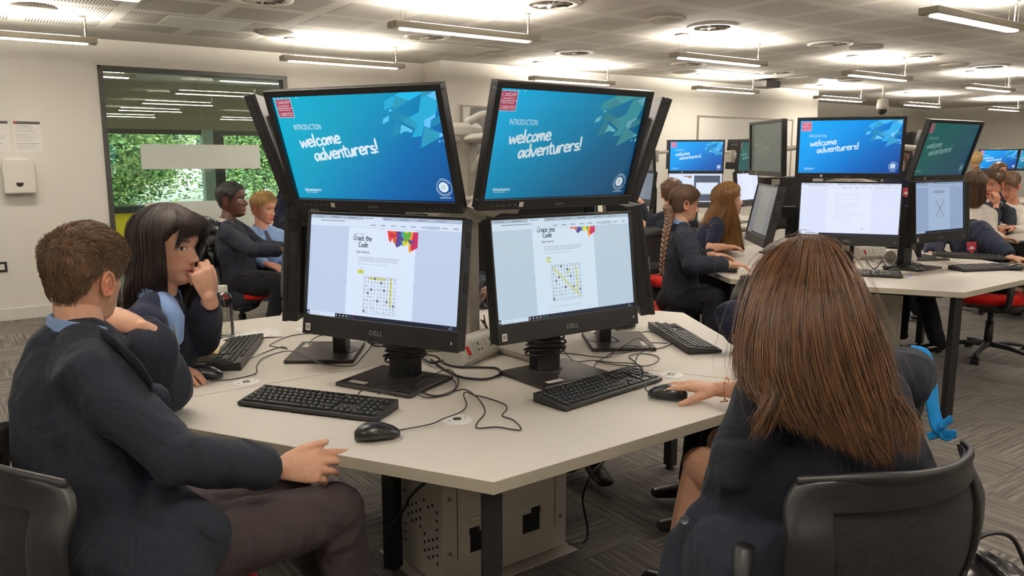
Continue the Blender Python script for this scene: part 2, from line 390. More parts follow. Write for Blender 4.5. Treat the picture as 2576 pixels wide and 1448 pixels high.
# a second dark-framed opening far away, above the monitors
b = MB(); p = uv(15.2, -9.3); 
for a in ((14.0, 16.0, 2.06, 2.13), (14.0, 14.08, .1, 2.13), (15.92, 16, .1, 2.13)): uvbox(b, a[0], a[1], -9.31, -9.26, a[2], a[3])
w3 = struct('window_3', b, M_frame); b = MB(); uvbox(b, 14.08, 15.92, -9.299, -9.29, .1, 2.06); b.build('glass_pane', mat('dark_glass', (70, 92, 90), .1), w3)
b = MB(); uvbox(b, 13.1, 13.13, -9.3, -9.26, 0, 2.48); struct('trim_2', b, M_frame)
b = MB(); uvbox(b, 12.75, 13.1, -9.3, -9.22, 0, 2.48); struct('trim_3', b, M_white)

# ------------------------------------------------------------------ outside
M_leaf = [mat('leaf_light', (190, 216, 140), .6), mat('leaf_mid', (132, 176, 104), .6), mat('leaf_dark', (70, 108, 66), .6), mat('bark', (70, 60, 48), .9)]
def tree(c, H, R, label, n=9000, seed=1):
    rg = random.Random(seed); t = MB(); cx, cy = c
    t.tube([(cx, cy, -.3), (cx+.1, cy, H*.35), (cx-.05, cy+.1, H*.7), (cx, cy, H)], [.2, .15, .09, .03], 10)
    cl = []
    for k in range(46):
        a = rg.uniform(0, 6.28); el = rg.uniform(-.75, 1.2); rr = R*rg.uniform(.35, .95)
        p = Vector((cx+rr*math.cos(a)*math.cos(el), cy+rr*math.sin(a)*math.cos(el), H*.36+rr*math.sin(el)*.9)); cl.append(p)
        t.tube(smoothcurve([(cx, cy, H*rg.uniform(.3, .6)), (Vector((cx, cy, H*.5))+p)/2+Vector((0, 0, -.2)), p], 4), [.05]*5+[.03]*4, 5)
    root = t.build('tree', M_leaf[3], smooth=True, origin=(cx, cy, 0)); tag(root, label, 'tree')
    vs = []; mi = []
    for i in range(n):
        p = rg.choice(cl); q = p+Vector((rg.gauss(0, .42), rg.gauss(0, .42), rg.gauss(0, .3)))
        d = Vector((rg.gauss(0, 1), rg.gauss(0, 1), rg.gauss(0, .5))).normalized(); e = d.orthogonal().normalized()
        e = (e+Vector((rg.gauss(0, .4), rg.gauss(0, .4), rg.gauss(0, .4)))).normalized(); s = rg.uniform(.035, .075)
        vs += [q-d*s, q+e*s*.45, q+d*s, q-e*s*.45]; mi.append(0 if rg.random() < .45 else (1 if rg.random() < .65 else 2))
    fs = [(4*i, 4*i+1, 4*i+2, 4*i+3) for i in range(n)]
    o = link_mesh('foliage', vs, fs, M_leaf[:3], root, False, mi)
    return root
tr1 = uv(1.7, -16.6); tree((tr1.x, tr1.y), 4.4, 2.3, 'broad leafy green tree outside the glazing, its crown filling the left half', 62000, 3)
tr2 = uv(6.6, -21.5); tree((tr2.x, tr2.y), 3.8, 1.6, 'smaller green tree outside, behind the pale mullion', 22000, 5)
M_conc = mat('pale_concrete', (150, 158, 158), .8); M_slate = mat('slate_cladding', (84, 98, 104), .7)
b = MB(); uvbox(b, -14, 30, -45, VL-.12, -.3, -.12); o = struct('ground_outside', b, mat('pale_paving', (176, 178, 168), .9))
b = MB(); P = uv(9.6, -26.0)
bl = empty('building', P, 'grey building outside with a long sloping soffit, right of the tree', 'building')
b = MB(); b.T = Matrix.Translation(P) @ Matrix.Rotation(RZ_UV, 4, 'Z'); b.prism_y([(-5.2, 4.6), (6, 4.6), (6, -.3), (1.2, -.3), (1.0, .2)], -.2, 4); b.build('cladding', M_slate, bl)
b = MB(); b.T = Matrix.Translation(P) @ Matrix.Rotation(RZ_UV, 4, 'Z'); b.prism_y([(-5.8, 4.7), (-5.1, 4.7), (1.4, -.2), (.7, -.2)], -.45, .1); b.build('soffit', M_conc, bl)
b = MB(); b.T = Matrix.Translation(P) @ Matrix.Rotation(RZ_UV, 4, 'Z')
for k in range(4): b.box((2.4, -.22, .9+k*.9), (4.5, .05, .06))
b.build('ledge', M_conc, bl)
p = at(312, 597, 12.6); b = MB(); b.box((p.x, p.y, .18), (.62, .5, .8), RZ_UV); y = b.build('storage_crate', mat('yellow_plastic', (226, 196, 40), .5), bevel=.02, origin=(p.x, p.y, -.12)); tag(y, 'yellow crate outside at the foot of the glazing', 'crate')
b = MB(); b.box((p.x, p.y, .62), (.7, .56, .1), RZ_UV); b.build('lid', M_frame, y)
# ================================================================== CEILING THINGS
def make_lamp():
    r = empty('pendant_lamp'); L = 1.2
    h = MB(); h.prism([(-L/2, -.062), (L/2, -.062), (L/2, .062), (-L/2, .062)], -.022, .022)
    hb = h.build('housing', M_alu, r, bevel=.004)
    def stadium(l, w_, n=8):
        pts = []
        for s in (1, -1):
            for k in range(n+1):
                a = -math.pi/2+math.pi*k/n; pts.append((s*(l/2-w_/2+w_/2*math.cos(a)), s*w_/2*math.sin(a)))
        return pts
    d = MB(); d.prism(stadium(1.08, .072), -.027, -.0215); d.build('diffuser', emat('lamp_diffuser', (255, 247, 236), LAMP_DOWN), r)
    d = MB(); d.prism(stadium(1.0, .08), .0225, .026); d.build('uplight', emat('lamp_uplight', (255, 247, 234), LAMP_UP), r)
    for x, k in ((-L/2+.09, 0), (L/2-.09, 1)):
        wb = MB()
        for y in (-.03, .03): wb.cyl((x, y, .02), (x, y, .175), .0012, 5)
        wb.build('suspension_wire', M_steel, r)
        c = MB(); c.box((x, 0, .172), (.09 if k == 0 else .05, .09 if k == 0 else .05, .014)); c.build('ceiling_canopy', M_alu, r, bevel=.003)
    c = MB(); c.cyl((L/2-.07, .0, .02), (L/2-.07, .0, .175), .009, 8); c.build('power_conduit', M_steel, r, smooth=True)
    return r
lamp0 = make_lamp(); first = True
LAMPS = [(3.07, -4.93, 'long pendant lamp hanging left of centre above the near monitors'), (3.07, -7.1, 'pendant lamp near the left wall, above the right side of the glazed opening'),
 (5.94, -7.25, 'pendant lamp hanging in front of the pier, half hidden by the near right-hand screen'), (5.77, -4.95, 'pendant lamp right of the near right-hand screen, below a round vent'),
 (8.31, -4.93, 'pendant lamp in the middle of the row above the right-hand table'), (5.5, -2.62, 'big bright pendant lamp in the top right corner'),
 (8.36, -7.05, 'pendant lamp over the whiteboard, close to the bright wall'), (11.03, -7.12, 'pendant lamp left of the hanging camera dome'),
 (10.85, -4.94, 'pendant lamp near the right edge, second from the top right corner'), (13.35, -7.1, 'pendant lamp right of the hanging camera dome, above the blue screen'),
 (.38, -6.95, 'pendant lamp cut by the left edge of the picture'), (15.7, -6.85, 'most distant pendant lamp, low at the right edge'),
 (3.07, -2.62, None), (.38, -4.9, None), (.38, -2.62, None), (3.07, -.4, None), (5.5, -.4, None), (.38, -.4, None), (3.07, 2.0, None), (-2.3, -4.9, None), (-2.3, -2.6, None), (-2.3, -.4, None), (8.3, -2.62, None), (8.3, -.4, None), (11, -2.62, None), (13.7, -4.9, None), (13.7, -2.62, None), (.38, 2.0, None), (5.5, 2.0, None), (-2.3, -6.95, None)]
for i, (u, v, lb) in enumerate(LAMPS):
    o = lamp0 if i == 0 else copy_tree(lamp0)
    place(o, uv(u, v, 2.30), (0, 0, RZ_UV), lb or 'suspended linear lamp of the rows outside the picture', 'pendant lamps over the tables', 'lamp')
# corridor lamps
for i, (u, v, lb) in enumerate(((1.1, -9.6, 'small round-ended corridor lamp seen through the top left of the glass'), (4.2, -10.4, 'long corridor lamp seen through the top right of the glass'), (7.0, -10.4, 'corridor lamp beyond the glass, hidden end'), (-1.2, -10.4, 'corridor lamp beyond the glass, left end'))):
    o = copy_tree(lamp0); place(o, uv(u, v, 2.30), (0, 0, RZ_UV), lb, 'corridor lamps', 'lamp')
M_ceilwhite = mat('vent_white', (216, 210, 198), .5)
def make_vent():
    r = empty('ceiling_vent')
    f_ = MB(); f_.lathe([(.148, -.002), (.156, -.014), (.2, -.010), (.207, -.001), (.207, 0), (.148, 0)], 40, cap=False); f_.build('flange', M_ceilwhite, r, smooth=True)
    d = MB(); d.lathe([(.149, -.0005), (.149, 0)], 32); d.build('plenum', mat('vent_recess', (58, 52, 46), .9), r)
    vn = MB()
    for k in range(12):
        a = k*math.pi/6; R = Matrix.Rotation(a, 3, 'Z') @ Matrix.Rotation(.6, 3, 'X')
        vn.box(Matrix.Rotation(a, 3, 'Z') @ Vector((.088, 0, -.006)), (.118, .022 if k % 2 else .012, .0015), R=R)
    vn.build('vane', M_ceilwhite, r)
    h = MB(); h.lathe([(.03, -.001), (.03, -.010), (.012, -.016), (.001, -.016)], 20); h.build('hub', M_ceilwhite, r, smooth=True)
    return r
vent0 = make_vent(); VN = [(660, -2, 'round ceiling vent cut by the top edge, left of centre'), (1388, 8, 'round ceiling vent at the top edge, right of the long pendant lamp'), (1075, 92, 'round ceiling vent directly below the long pendant lamp'), (1445, 131, 'round ceiling vent above the near right-hand screen'), (1792, 66, 'round ceiling vent above the second row lamp, right of centre'), (2088, 110, 'round ceiling vent above the middle lamp of the right half'), (1733, 160, 'round ceiling vent just under a pendant lamp, left of the white hatch'), (2310, 140, 'round ceiling vent right of the middle lamp, partly hidden'), (1955, 182, 'small round ceiling vent right of the white hatch'), (2490, 166, 'pale round ceiling vent near the right edge'), (2142, 201, 'thin round ceiling vent left of the camera dome')]
for i, (x, y, lb) in enumerate(VN):
    o = vent0 if i == 0 else copy_tree(vent0); place(o, atz(x, y, 2.479), (0, 0, random.random()), lb, 'ceiling vents', 'vent')
def make_speaker():
    f_ = MB(); f_.lathe([(.15, 0), (.15, -.012), (.135, -.02), (.06, -.028), (.001, -.03)], 32); o = f_.build('ceiling_speaker', mat('speaker_grille', (186, 180, 166), .8, bump=.5, bscale=600), smooth=True); return o
sp0 = make_speaker()
for i, (x, y, lb) in enumerate(((85, 17, 'round ceiling speaker beside the top left lamp'), (692, 81, 'round ceiling speaker above the glazed opening'), (1677, 47, 'round ceiling speaker left of a vent, top right of centre'), (1250, 136, 'round ceiling speaker above the pier'), (1722, 179, 'round ceiling speaker beside the white hatch'), (2180, 118, 'round ceiling speaker right of the middle vent'), (2122, 194, 'shadowy round ceiling speaker near the camera dome'), (2400, 162, 'round ceiling speaker near the right edge'))):
    o = sp0 if i == 0 else copy_tree(sp0); place(o, atz(x, y, 2.479), (0, 0, 0), lb, 'ceiling speakers', 'speaker')
M_hatch = mat('hatch_paint', (200, 198, 186), .4)
for (x, y, su, sv, lb) in ((511, 61, .62, .52, 'plain ceiling hatch above the left wall'), (1128, 122, .9, .5, 'plain ceiling hatch behind the long pendant lamp'), (1790, 185, 1.3, .6, 'bright plain ceiling hatch near the whiteboard'), (2045, 203, 1.1, .6, 'plain ceiling hatch left of the camera dome')):
    c = atz(x, y, 2.477); b = MB(); b.box(c, (su, sv, .006), RZ_UV); tag(b.build('ceiling_hatch', M_hatch, origin=c), lb, 'hatch', 'ceiling hatches')
# hanging camera dome, projector, wall devices
c = atz(2224, 216, 2.48); r = empty('camera_dome', c, 'white camera dome hanging from the ceiling on a short rod', 'camera')
b = MB(); b.cyl(c, c-Vector((0, 0, .2)), .018, 10); b.build('rod', M_white, r, smooth=True)
b = MB(); b.lathe([(.03, -.18), (.075, -.2), (.085, -.3), (.08, -.34)], 20, c); b.build('housing', M_white, r, smooth=True)
b = MB(); b.ell(c+Vector((0, 0, -.345)), (.068, .068, .075)); b.build('dome', M_black, r, smooth=True)
c = atz(1928, 203, 2.46); r = empty('projector', c, 'small dark projector fixed under the ceiling near the bright wall lamp', 'projector')
b = MB(); b.box(c-Vector((0, 0, .05)), (.3, .24, .09), RZ_UV); b.build('body', M_frame, r, bevel=.01)
b = MB(); b.cyl(c-Vector((0, 0, .01)), c+Vector((0, 0, .02)), .03); b.build('bracket', M_black, r)
for x, y, lb in ((2095, 266, 'small white wall sensor left of the tall dark trim line'), (2166, 268, 'small white wall sensor right of the tall dark trim line')):
    u_ = 12.3 if x < 2100 else 14.0; c = uv(u_, -9.3, 2.16); b = MB(); b.box(c+uv(0, .06), (.14, .12, .05), RZ_UV); b.tube([c+uv(0, .08, -.03), c+uv(0, .12, -.14)], .05, 12)
    tag(b.build('wall_sensor', M_white, bevel=.006, origin=c), lb, 'sensor', 'wall sensors')
# whiteboards
def onv(px, py, v):
    r = FW + Vector((1, 0, 0))*((px-1288)/FPX) - UPV*((py-724)/FPX); n = Vector((CU, -SU, 0)); return r*(v/n.dot(r))+Vector((0, 0, HC))
M_wb = mat('whiteboard_gloss', (228, 224, 214), .2)
def board(u0, u1, v, z0, z1, lb):
    c = uv((u0+u1)/2, v, (z0+z1)/2); r = empty('whiteboard', c, lb, 'whiteboard')
    b = MB(); uvbox(b, u0, u1, v, v+.018, z0, z1); b.build('panel', M_wb, r)
    b = MB()
    for a in ((u0-.01, u0+.012, z0, z1), (u1-.012, u1+.01, z0, z1), (u0-.01, u1+.01, z1-.012, z1+.01), (u0-.01, u1+.01, z0-.01, z0+.012)): uvbox(b, a[0], a[1], v, v+.024, a[2], a[3])
    b.build('frame', M_alu, r)
p1 = onv(1755, 292, -7.75); u1_ = p1.x*SU+p1.y*CU; p2 = onv(1992, 302, -7.75); u2_ = p2.x*SU+p2.y*CU
board(u1_, u2_, -7.75, p1.z-1.2, p1.z, 'large whiteboard under the bright patch of wall, behind the middle blue screen')
p1 = onv(1160, 266, -7.75); u1_ = p1.x*SU+p1.y*CU
board(u1_, u1_+1.5, -7.75, p1.z-1.2, p1.z, 'whiteboard seen between the two big near screens')
c = uv(UH, -3.2, 1.5); r = empty('whiteboard', c, 'faint whiteboard on the most distant wall at the right', 'whiteboard')
b = MB(); uvbox(b, UH-.02, UH, -6.2, -3.2, .8, 2.0); b.build('panel', M_wb, r); b = MB(); uvbox(b, UH-.026, UH, -6.23, -3.17, 1.995, 2.02); b.build('frame', M_alu, r)
# left wall things
c = uv(.32, WL, 1.27); pd = at(46, 440, 8.0)
def onwall(px, py): return onv(px, py, WL)
q = onwall(46, 440); uq = q.x*SU+q.y*CU
r = empty('towel_dispenser', uv(uq, WL, 1.11), 'white plastic paper towel dispenser on the left wall', 'dispenser')
b = MB(); b.T = Matrix.Translation(uv(uq, WL, 1.265)) @ Matrix.Rotation(RZ_UV, 4, 'Z')
prof = [(-.12, -.15), (.12, -.15), (.123, .1), (.105, .148), (.06, .158), (-.06, .158), (-.105, .148), (-.123, .1)]
b.prism_y(prof, -.115, 0); b.build('cover', M_white, r, bevel=.018, seg=3)
b = MB(); b.T = Matrix.Translation(uv(uq, WL, 1.20)) @ Matrix.Rotation(RZ_UV, 4, 'Z'); b.prism_y([(-.028, .012), (.028, .012), (.026, -.008), (.012, -.022), (-.012, -.022), (-.026, -.008)], -.12, -.112); b.build('sight_window', mat('smoked_plastic', (48, 36, 32), .2), r, bevel=.003)
for k, (x0, lb) in enumerate(((70, 'printed notice above the dispenser, right one of the pair'), (-12, 'printed notice cut by the left edge, above the dispenser'))):
    q = onwall(x0, 342); uq = q.x*SU+q.y*CU; r = empty('notice', uv(uq, WL, 1.5), lb, 'notice')
    b = MB(); uvbox(b, uq-.105, uq+.105, WL, WL+.0015, 1.475, 1.735); b.build('sheet', M_paper, r)
    b = MB(); uvbox(b, uq-.1, uq+.1, WL+.0015, WL+.0025, 1.712, 1.735); b.build('header', M_textdark, r)
    b = MB(); uvbox(b, uq-.097, uq-.075, WL+.0025, WL+.003, 1.714, 1.733); b.build('crest', mat('crimson_ink', (170, 40, 60), .6), r)
    b = MB(); rg = random.Random(k+3)
    for j in range(17):
        z = 1.695-j*.0125
        if j in (5, 11): continue
        uvbox(b, uq-.09, uq-.09+rg.uniform(.1, .175), WL+.0015, WL+.002, z, z+(.0035 if j in (0, 6, 12) else .0018))
    b.build('printed_lines', mat('grey_ink', (150, 146, 142), .7), r)
q = onwall(3, 672); uq = q.x*SU+q.y*CU; r = empty('wall_socket', uv(uq, WL, .48), 'black wall socket plate at the left edge, low on the wall', 'socket')
b = MB(); uvbox(b, uq-.075, uq+.045, WL, WL+.012, .435, .525); b.build('face_plate', M_black, r, bevel=.003); b = MB(); uvbox(b, uq-.04, uq+.025, WL+.012, WL+.016, .455, .505); b.build('white_insert', M_white, r, bevel=.002)
# ================================================================== SCREEN PICTURES
GLY = {
'w': (.95, [[(0, 1), (.13, .03), (.42, .8), (.62, .05), (.88, 1.05)]]), 'e': (.75, [[(.06, .5), (.6, .62), (.5, 1), (.22, .97), (.04, .5), (.2, .04), (.66, .14)]]),
'l': (.32, [[(.14, 1.75), (.06, .0)]]), 'c': (.68, [[(.58, .9), (.3, 1), (.05, .5), (.2, .03), (.6, .14)]]), 'o': (.72, [[(.35, 1), (.06, .6), (.2, .04), (.56, .3), (.56, .85), (.35, 1)]]),
'm': (.98, [[(.02, 0), (.06, 1), (.12, .62), (.36, 1), (.42, .05), (.48, .7), (.72, 1), (.84, 0)]]), 'a': (.76, [[(.6, .95), (.25, .95), (.05, .45), (.2, .04), (.5, .4), (.64, .98), (.62, 0)]]),
'd': (.76, [[(.52, .9), (.22, .92), (.05, .4), (.25, .04), (.52, .4)], [(.64, 1.8), (.6, 0)]]), 'v': (.7, [[(0, 1), (.26, 0), (.62, 1.05)]]), 'n': (.7, [[(.02, 0), (.05, 1)], [(.05, .6), (.35, 1), (.52, .8), (.54, 0)]]),
't': (.56, [[(.22, 1.55), (.2, .2), (.44, 0)], [(-.06, 1.08), (.5, 1.15)]]), 'u': (.74, [[(.02, 1), (.1, .1), (.35, .08), (.54, 1), (.6, 0)]]), 'r': (.58, [[(.05, 0), (.05, 1)], [(.05, .6), (.25, 1), (.52, .97)]]),
's': (.62, [[(.5, .95), (.15, .92), (.14, .6), (.5, .4), (.42, .04), (.0, .1)]]), '!': (.4, [[(.2, 1.9), (.13, .5)], [(.08, .06), (.13, .07)]]), 'C': (.74, [[(.62, 1.5), (.3, 1.6), (.02, .8), (.2, .05), (.64, .2)]]),
'k': (.64, [[(.05, 1.6), (.0, 0)], [(.5, 1), (.05, .5), (.55, 0)]]), 'h': (.62, [[(.05, 1.6), (0, 0)], [(.02, .6), (.35, .97), (.46, 0)]]), 'A': (.7, [[(0, 0), (.3, 1.6), (.6, 0)], [(.1, .5), (.5, .5)]]),
'y': (.62, [[(0, 1), (.26, .3)], [(.55, 1), (.1, -.5)]]), 'b': (.65, [[(.05, 1.6), (.05, .05), (.5, .2), (.45, .8), (.05, .7)]]), 'S': (.62, [[(.5, 1.5), (.1, 1.5), (.1, .95), (.5, .7), (.4, .05), (0, .1)]]),
'i': (.26, [[(.1, 1), (.1, 0)], [(.12, 1.35), (.12, 1.42)]]), ' ': (.45, [])}
class Pic:           # flat picture on a screen, local x right, z up, layers stepping towards the viewer
    def __init__(s, W, H): s.W, s.H = W, H; s.mb = MB(); s.mats = []; s.k = 0
    def mat(s, m):
        if m not in s.mats: s.mats.append(m)
        i = s.mats.index(m)
        if i != s.mb.mi or s.k == 0: s.k += 1
        s.mb.mi = i
    def P(s, u, v): return ((u-.5)*s.W, -.00005*s.k, (.5-v)*s.H)
    def poly(s, pts, m): s.mat(m); s.mb.poly([s.P(*p) for p in pts])
    def rect(s, u0, v0, u1, v1, m): s.poly([(u0, v1), (u1, v1), (u1, v0), (u0, v0)], m)
    def text(s, t, u, v, h, m, wf=1.0, wid=None, rot=0):      # baseline start u,v; h = cap height as part of screen height
        vs, fs = text_polys(t, 1.0)
        if not vs: return
        s.mat(m); sc = h*s.H/.7; x1 = max(p[0] for p in vs)
        sx = sc*wf if wid is None else wid*s.W/x1
        o = s.P(u, v); c, d = math.cos(rot), math.sin(rot)
        s.mb.add([(o[0]+x*sx*c-y*sc*d, o[1], o[2]+x*sx*d+y*sc*c) for x, y in vs], fs)
    def brush(s, t, u, v, h, m, th=.2, rot=0, wid=None, track=1.0):   # h = x height
        adv = sum(GLY[c][0]*track for c in t); hh = h*s.H; sx = hh if wid is None else wid*s.W/adv
        s.mat(m); o = s.P(u, v); x = 0
        for i, ch in enumerate(t):
            wdt, strokes = GLY[ch]
            for st in strokes:
                pts = smoothcurve([(x*sx+a*sx, 0, b*hh) for a, b in st], 5) if len(st) > 1 else st
                s.ribbon(pts, th*hh, o, rot)
            x += wdt*track
    def ribbon(s, pts, w_, o=(0, 0, 0), rot=0, closed=False):
        c, d = math.cos(rot), math.sin(rot); P2 = [(p[0], p[2]) for p in pts]; vs = []; n = len(P2)
        for i, (x, z) in enumerate(P2):
            a = P2[max(i-1, 0)] if not closed else P2[i-1]; b = P2[min(i+1, n-1)] if not closed else P2[(i+1) % n]
            tx, tz = b[0]-a[0], b[1]-a[1]; L = math.hypot(tx, tz) or 1; nx, nz = -tz/L*w_/2, tx/L*w_/2
            k = 1.0 if closed else (.75+.25*math.sin(math.pi*min(1, (i+.6)/n)))
            for sg in (1, -1):
                X, Z = x+nx*sg*k, z+nz*sg*k; vs.append((o[0]+X*c-Z*d, o[1], o[2]+X*d+Z*c))
        fs = [(2*i, 2*i+1, 2*i+3, 2*i+2) for i in range(n-1)]
        if closed: fs.append((2*n-2, 2*n-1, 1, 0))
        s.mb.add(vs, fs)
        if not closed:
            for (x, z) in (P2[0], P2[-1]):
                r = w_*.36; ring = []
                for k in range(8):
                    a = k*math.pi/4; X, Z = x+r*math.cos(a), z+r*math.sin(a); ring.append((o[0]+X*c-Z*d, o[1], o[2]+X*d+Z*c))
                s.mb.poly(ring)
    def disc(s, u, v, r, m, n=28, r2=None, a0=0, a1=2*math.pi):
        s.mat(m); o = s.P(u, v)
        if r2 is None: s.mb.poly([(o[0]+r*math.cos(2*math.pi*k/n), o[1], o[2]+r*math.sin(2*math.pi*k/n)) for k in range(n)])
        else: s.ribbon([(r*math.cos(a0+(a1-a0)*k/n), 0, r*math.sin(a0+(a1-a0)*k/n)) for k in range(n+1)], r2, o)
    def mesh(s, name):
        o = s.mb.build(name, s.mats); me = o.data; bpy.data.objects.remove(o); return me
def grad_mat(name, stops, W, H, ang=(.62, .38)):
    m = bpy.data.materials.new(name); m.use_nodes = True; nt = m.node_tree; b = nt.nodes['Principled BSDF']
    t = nt.nodes.new('ShaderNodeTexCoord'); s = nt.nodes.new('ShaderNodeSeparateXYZ'); nt.links.new(t.outputs['Object'], s.inputs[0])
    f = mathn(nt, 'ADD', mathn(nt, 'MULTIPLY_ADD', s.outputs[0], ang[0]/W, .5), mathn(nt, 'MULTIPLY', s.outputs[2], -ang[1]/H))
    cr = nt.nodes.new('ShaderNodeValToRGB'); e = cr.color_ramp.elements
    e[0].position, e[0].color = stops[0][0], lin(stops[0][1])+(1,); e[1].position, e[1].color = stops[-1][0], lin(stops[-1][1])+(1,)
    for p, c in stops[1:-1]: x = e.new(p); x.color = lin(c)+(1,)
    nt.links.new(f, cr.inputs[0]); nt.links.new(cr.outputs[0], b.inputs['Emission Color']); b.inputs['Emission Strength'].default_value = 1.0
    b.inputs['Base Color'].default_value = (.01, .01, .012, 1); b.inputs['Roughness'].default_value = .3
    return m
FACETS = [('c2', [(.694, .075), (.757, .031), (.736, .127), (.677, .158)]), ('c3', [(.757, .031), (.79, .004), (.913, .003), (.908, .026), (.833, .082)]), ('c1', [(.757, .031), (.833, .082), (.732, .157)]), ('c4', [(.71, .147), (.73, .159), (.702, .18)]),
 ('c4', [(.663, .235), (.702, .205), (.691, .256), (.653, .282)]), ('c1', [(.913, .003), (.991, .002), (.937, .043), (.901, .066)]), ('c2', [(.901, .066), (.937, .043), (.994, .091), (.969, .202), (.9, .254), (.89, .304), (.867, .394), (.808, .405), (.854, .294), (.814, .226), (.875, .185)]),
 ('c5', [(.937, .043), (.997, .001), (.994, .091)]), ('c0', [(.728, .163), (.817, .226), (.772, .265), (.715, .241)]), ('c1', [(.772, .265), (.817, .226), (.855, .29), (.846, .339)]), ('c0', [(.724, .279), (.757, .256), (.744, .372), (.692, .411)]),
 ('c4', [(.762, .287), (.822, .338), (.816, .363), (.777, .349), (.744, .372)]), ('c1', [(.891, .308), (.999, .385), (.848, .505)]), ('c5', [(.9, .254), (.968, .202), (.961, .234), (.936, .253), (.922, .326), (.891, .304)]),
 ('c0', [(.935, .257), (.997, .214), (.999, .269), (.922, .326)]), ('c5', [(.972, .367), (.999, .385), (.965, .411)]), ('c5', [(.96, .432), (.974, .442), (.954, .455)]), ('c5', [(.98, .441), (.996, .408), (.998, .445), (.986, .452)])]
UW, UHH = .531, .299
def slide(name, stops, facet, red, white, tbl='Table 4', detail=True):
    p = Pic(UW, UHH); p.rect(0, 0, 1, 1, grad_mat('screen_'+name, stops, UW, UHH))
    fc = {k: emat('facet_%s_%s' % (name, k), c) for k, c in facet.items()}
    for k, pl in FACETS: p.poly(pl, fc[k])
    W_ = emat('letter_'+name, white); Rd = emat('crest_'+name, red)
    p.rect(.014, .024, .116, .2, W_); p.rect(.0165, .028, .1135, .108, Rd); p.rect(.0165, .113, .1135, .196, Rd)
    p.text('CARDIFF', .022, .072, .032, W_, wid=.086); p.text('UNIVERSITY', .024, .1, .018, W_, wid=.08)
    p.text('PRIFYSGOL', .024, .138, .018, W_, wid=.08); p.text('CAERDYDD', .022, .185, .034, W_, wid=.086)
    if detail:
        for i, ch in enumerate(tbl.split()[0]): p.text(ch, .008+i*.026, .026, .018, W_)
        p.text(tbl.split()[1], .152, .03, .022, W_)
    p.text('INTRODUCTION', .092, .318, .052, W_, wid=.176, rot=.0)
    p.brush('welcome', .112, .492, .066, W_, .35, math.radians(5.5), wid=.268)
    p.brush('adventurers!', .182, .622, .066, W_, .35, math.radians(6.5), wid=.425)
    p.brush('Adventurers', .058, .925, .016, W_, .3, 0, wid=.108); p.text('FROM CYBERFIRST', .062, .945, .011, W_, wid=.078)
    p.disc(.937, .865, .0145, W_); p.disc(.937, .865, .0205, W_, 24, .0014, .5, 5.6); p.disc(.9375, .866, .0245, W_, 24, .0012, 3.3, 8.2)
    dk = emat('ink_'+name, stops[-1][1]); p.text('Cyber', .922, .86, .014, dk, wid=.03); p.text('First', .924, .882, .014, dk, wid=.024)
    p.text('LEARNING', .904, .972, .014, W_, wid=.066)
    return p.mesh('screen')
S_A = slide('near_left', [(0, (0, 182, 214)), (.35, (0, 160, 196)), (.7, (0, 110, 178)), (1, (6, 70, 142))], dict(c0=(28, 140, 182), c1=(40, 155, 192), c2=(34, 172, 218), c3=(30, 188, 236), c4=(90, 196, 236), c5=(104, 196, 252)), (172, 38, 70), (218, 232, 240))
S_B = slide('near_right', [(0, (0, 176, 226)), (.3, (0, 142, 184)), (.65, (0, 98, 138)), (1, (14, 62, 100))], dict(c0=(44, 120, 132), c1=(56, 130, 142), c2=(52, 138, 150), c3=(64, 148, 152), c4=(92, 170, 180), c5=(96, 158, 172)), (168, 42, 74), (196, 210, 216))
S_T2 = slide('bright', [(0, (0, 178, 255)), (.35, (0, 156, 240)), (.7, (0, 108, 196)), (1, (6, 62, 146))], dict(c0=(36, 140, 190), c1=(50, 160, 210), c2=(52, 176, 240), c3=(60, 190, 250), c4=(112, 206, 250), c5=(128, 200, 255)), (224, 62, 104), (206, 226, 248), 'Table 5')
S_G = slide('oblique_teal', [(0, (18, 92, 84)), (.4, (22, 86, 84)), (.7, (26, 74, 88)), (1, (34, 66, 92))], dict(c0=(30, 76, 86), c1=(34, 80, 90), c2=(32, 78, 92), c3=(34, 84, 94), c4=(44, 88, 100), c5=(44, 86, 100)), (140, 52, 72), (106, 140, 136), 'Table 5')  # dim greenish look of a slanting view is put into the slide colours
S_K = slide('oblique_grey', [(0, (76, 86, 76)), (.5, (80, 88, 80)), (1, (74, 84, 80))], dict(c0=(78, 88, 80), c1=(80, 90, 82), c2=(80, 90, 82), c3=(80, 90, 82), c4=(84, 94, 86), c5=(84, 94, 86)), (88, 84, 78), (104, 112, 98), 'Table 5')  # slide colours greyed to stand in for a steep viewing angle
LW, LH = .541, .304
GRID = ['AREKCAHDPB', 'GTAGAMAGHY', 'WJTSTDHUII', 'GUOAWUOQSR', 'PXLACLUKHS', 'LNRIUHUEIN', 'WEURWPMENX', 'HLBLKYMEGU', 'NKWKUTUGNR', 'ESTTHIOLDT']
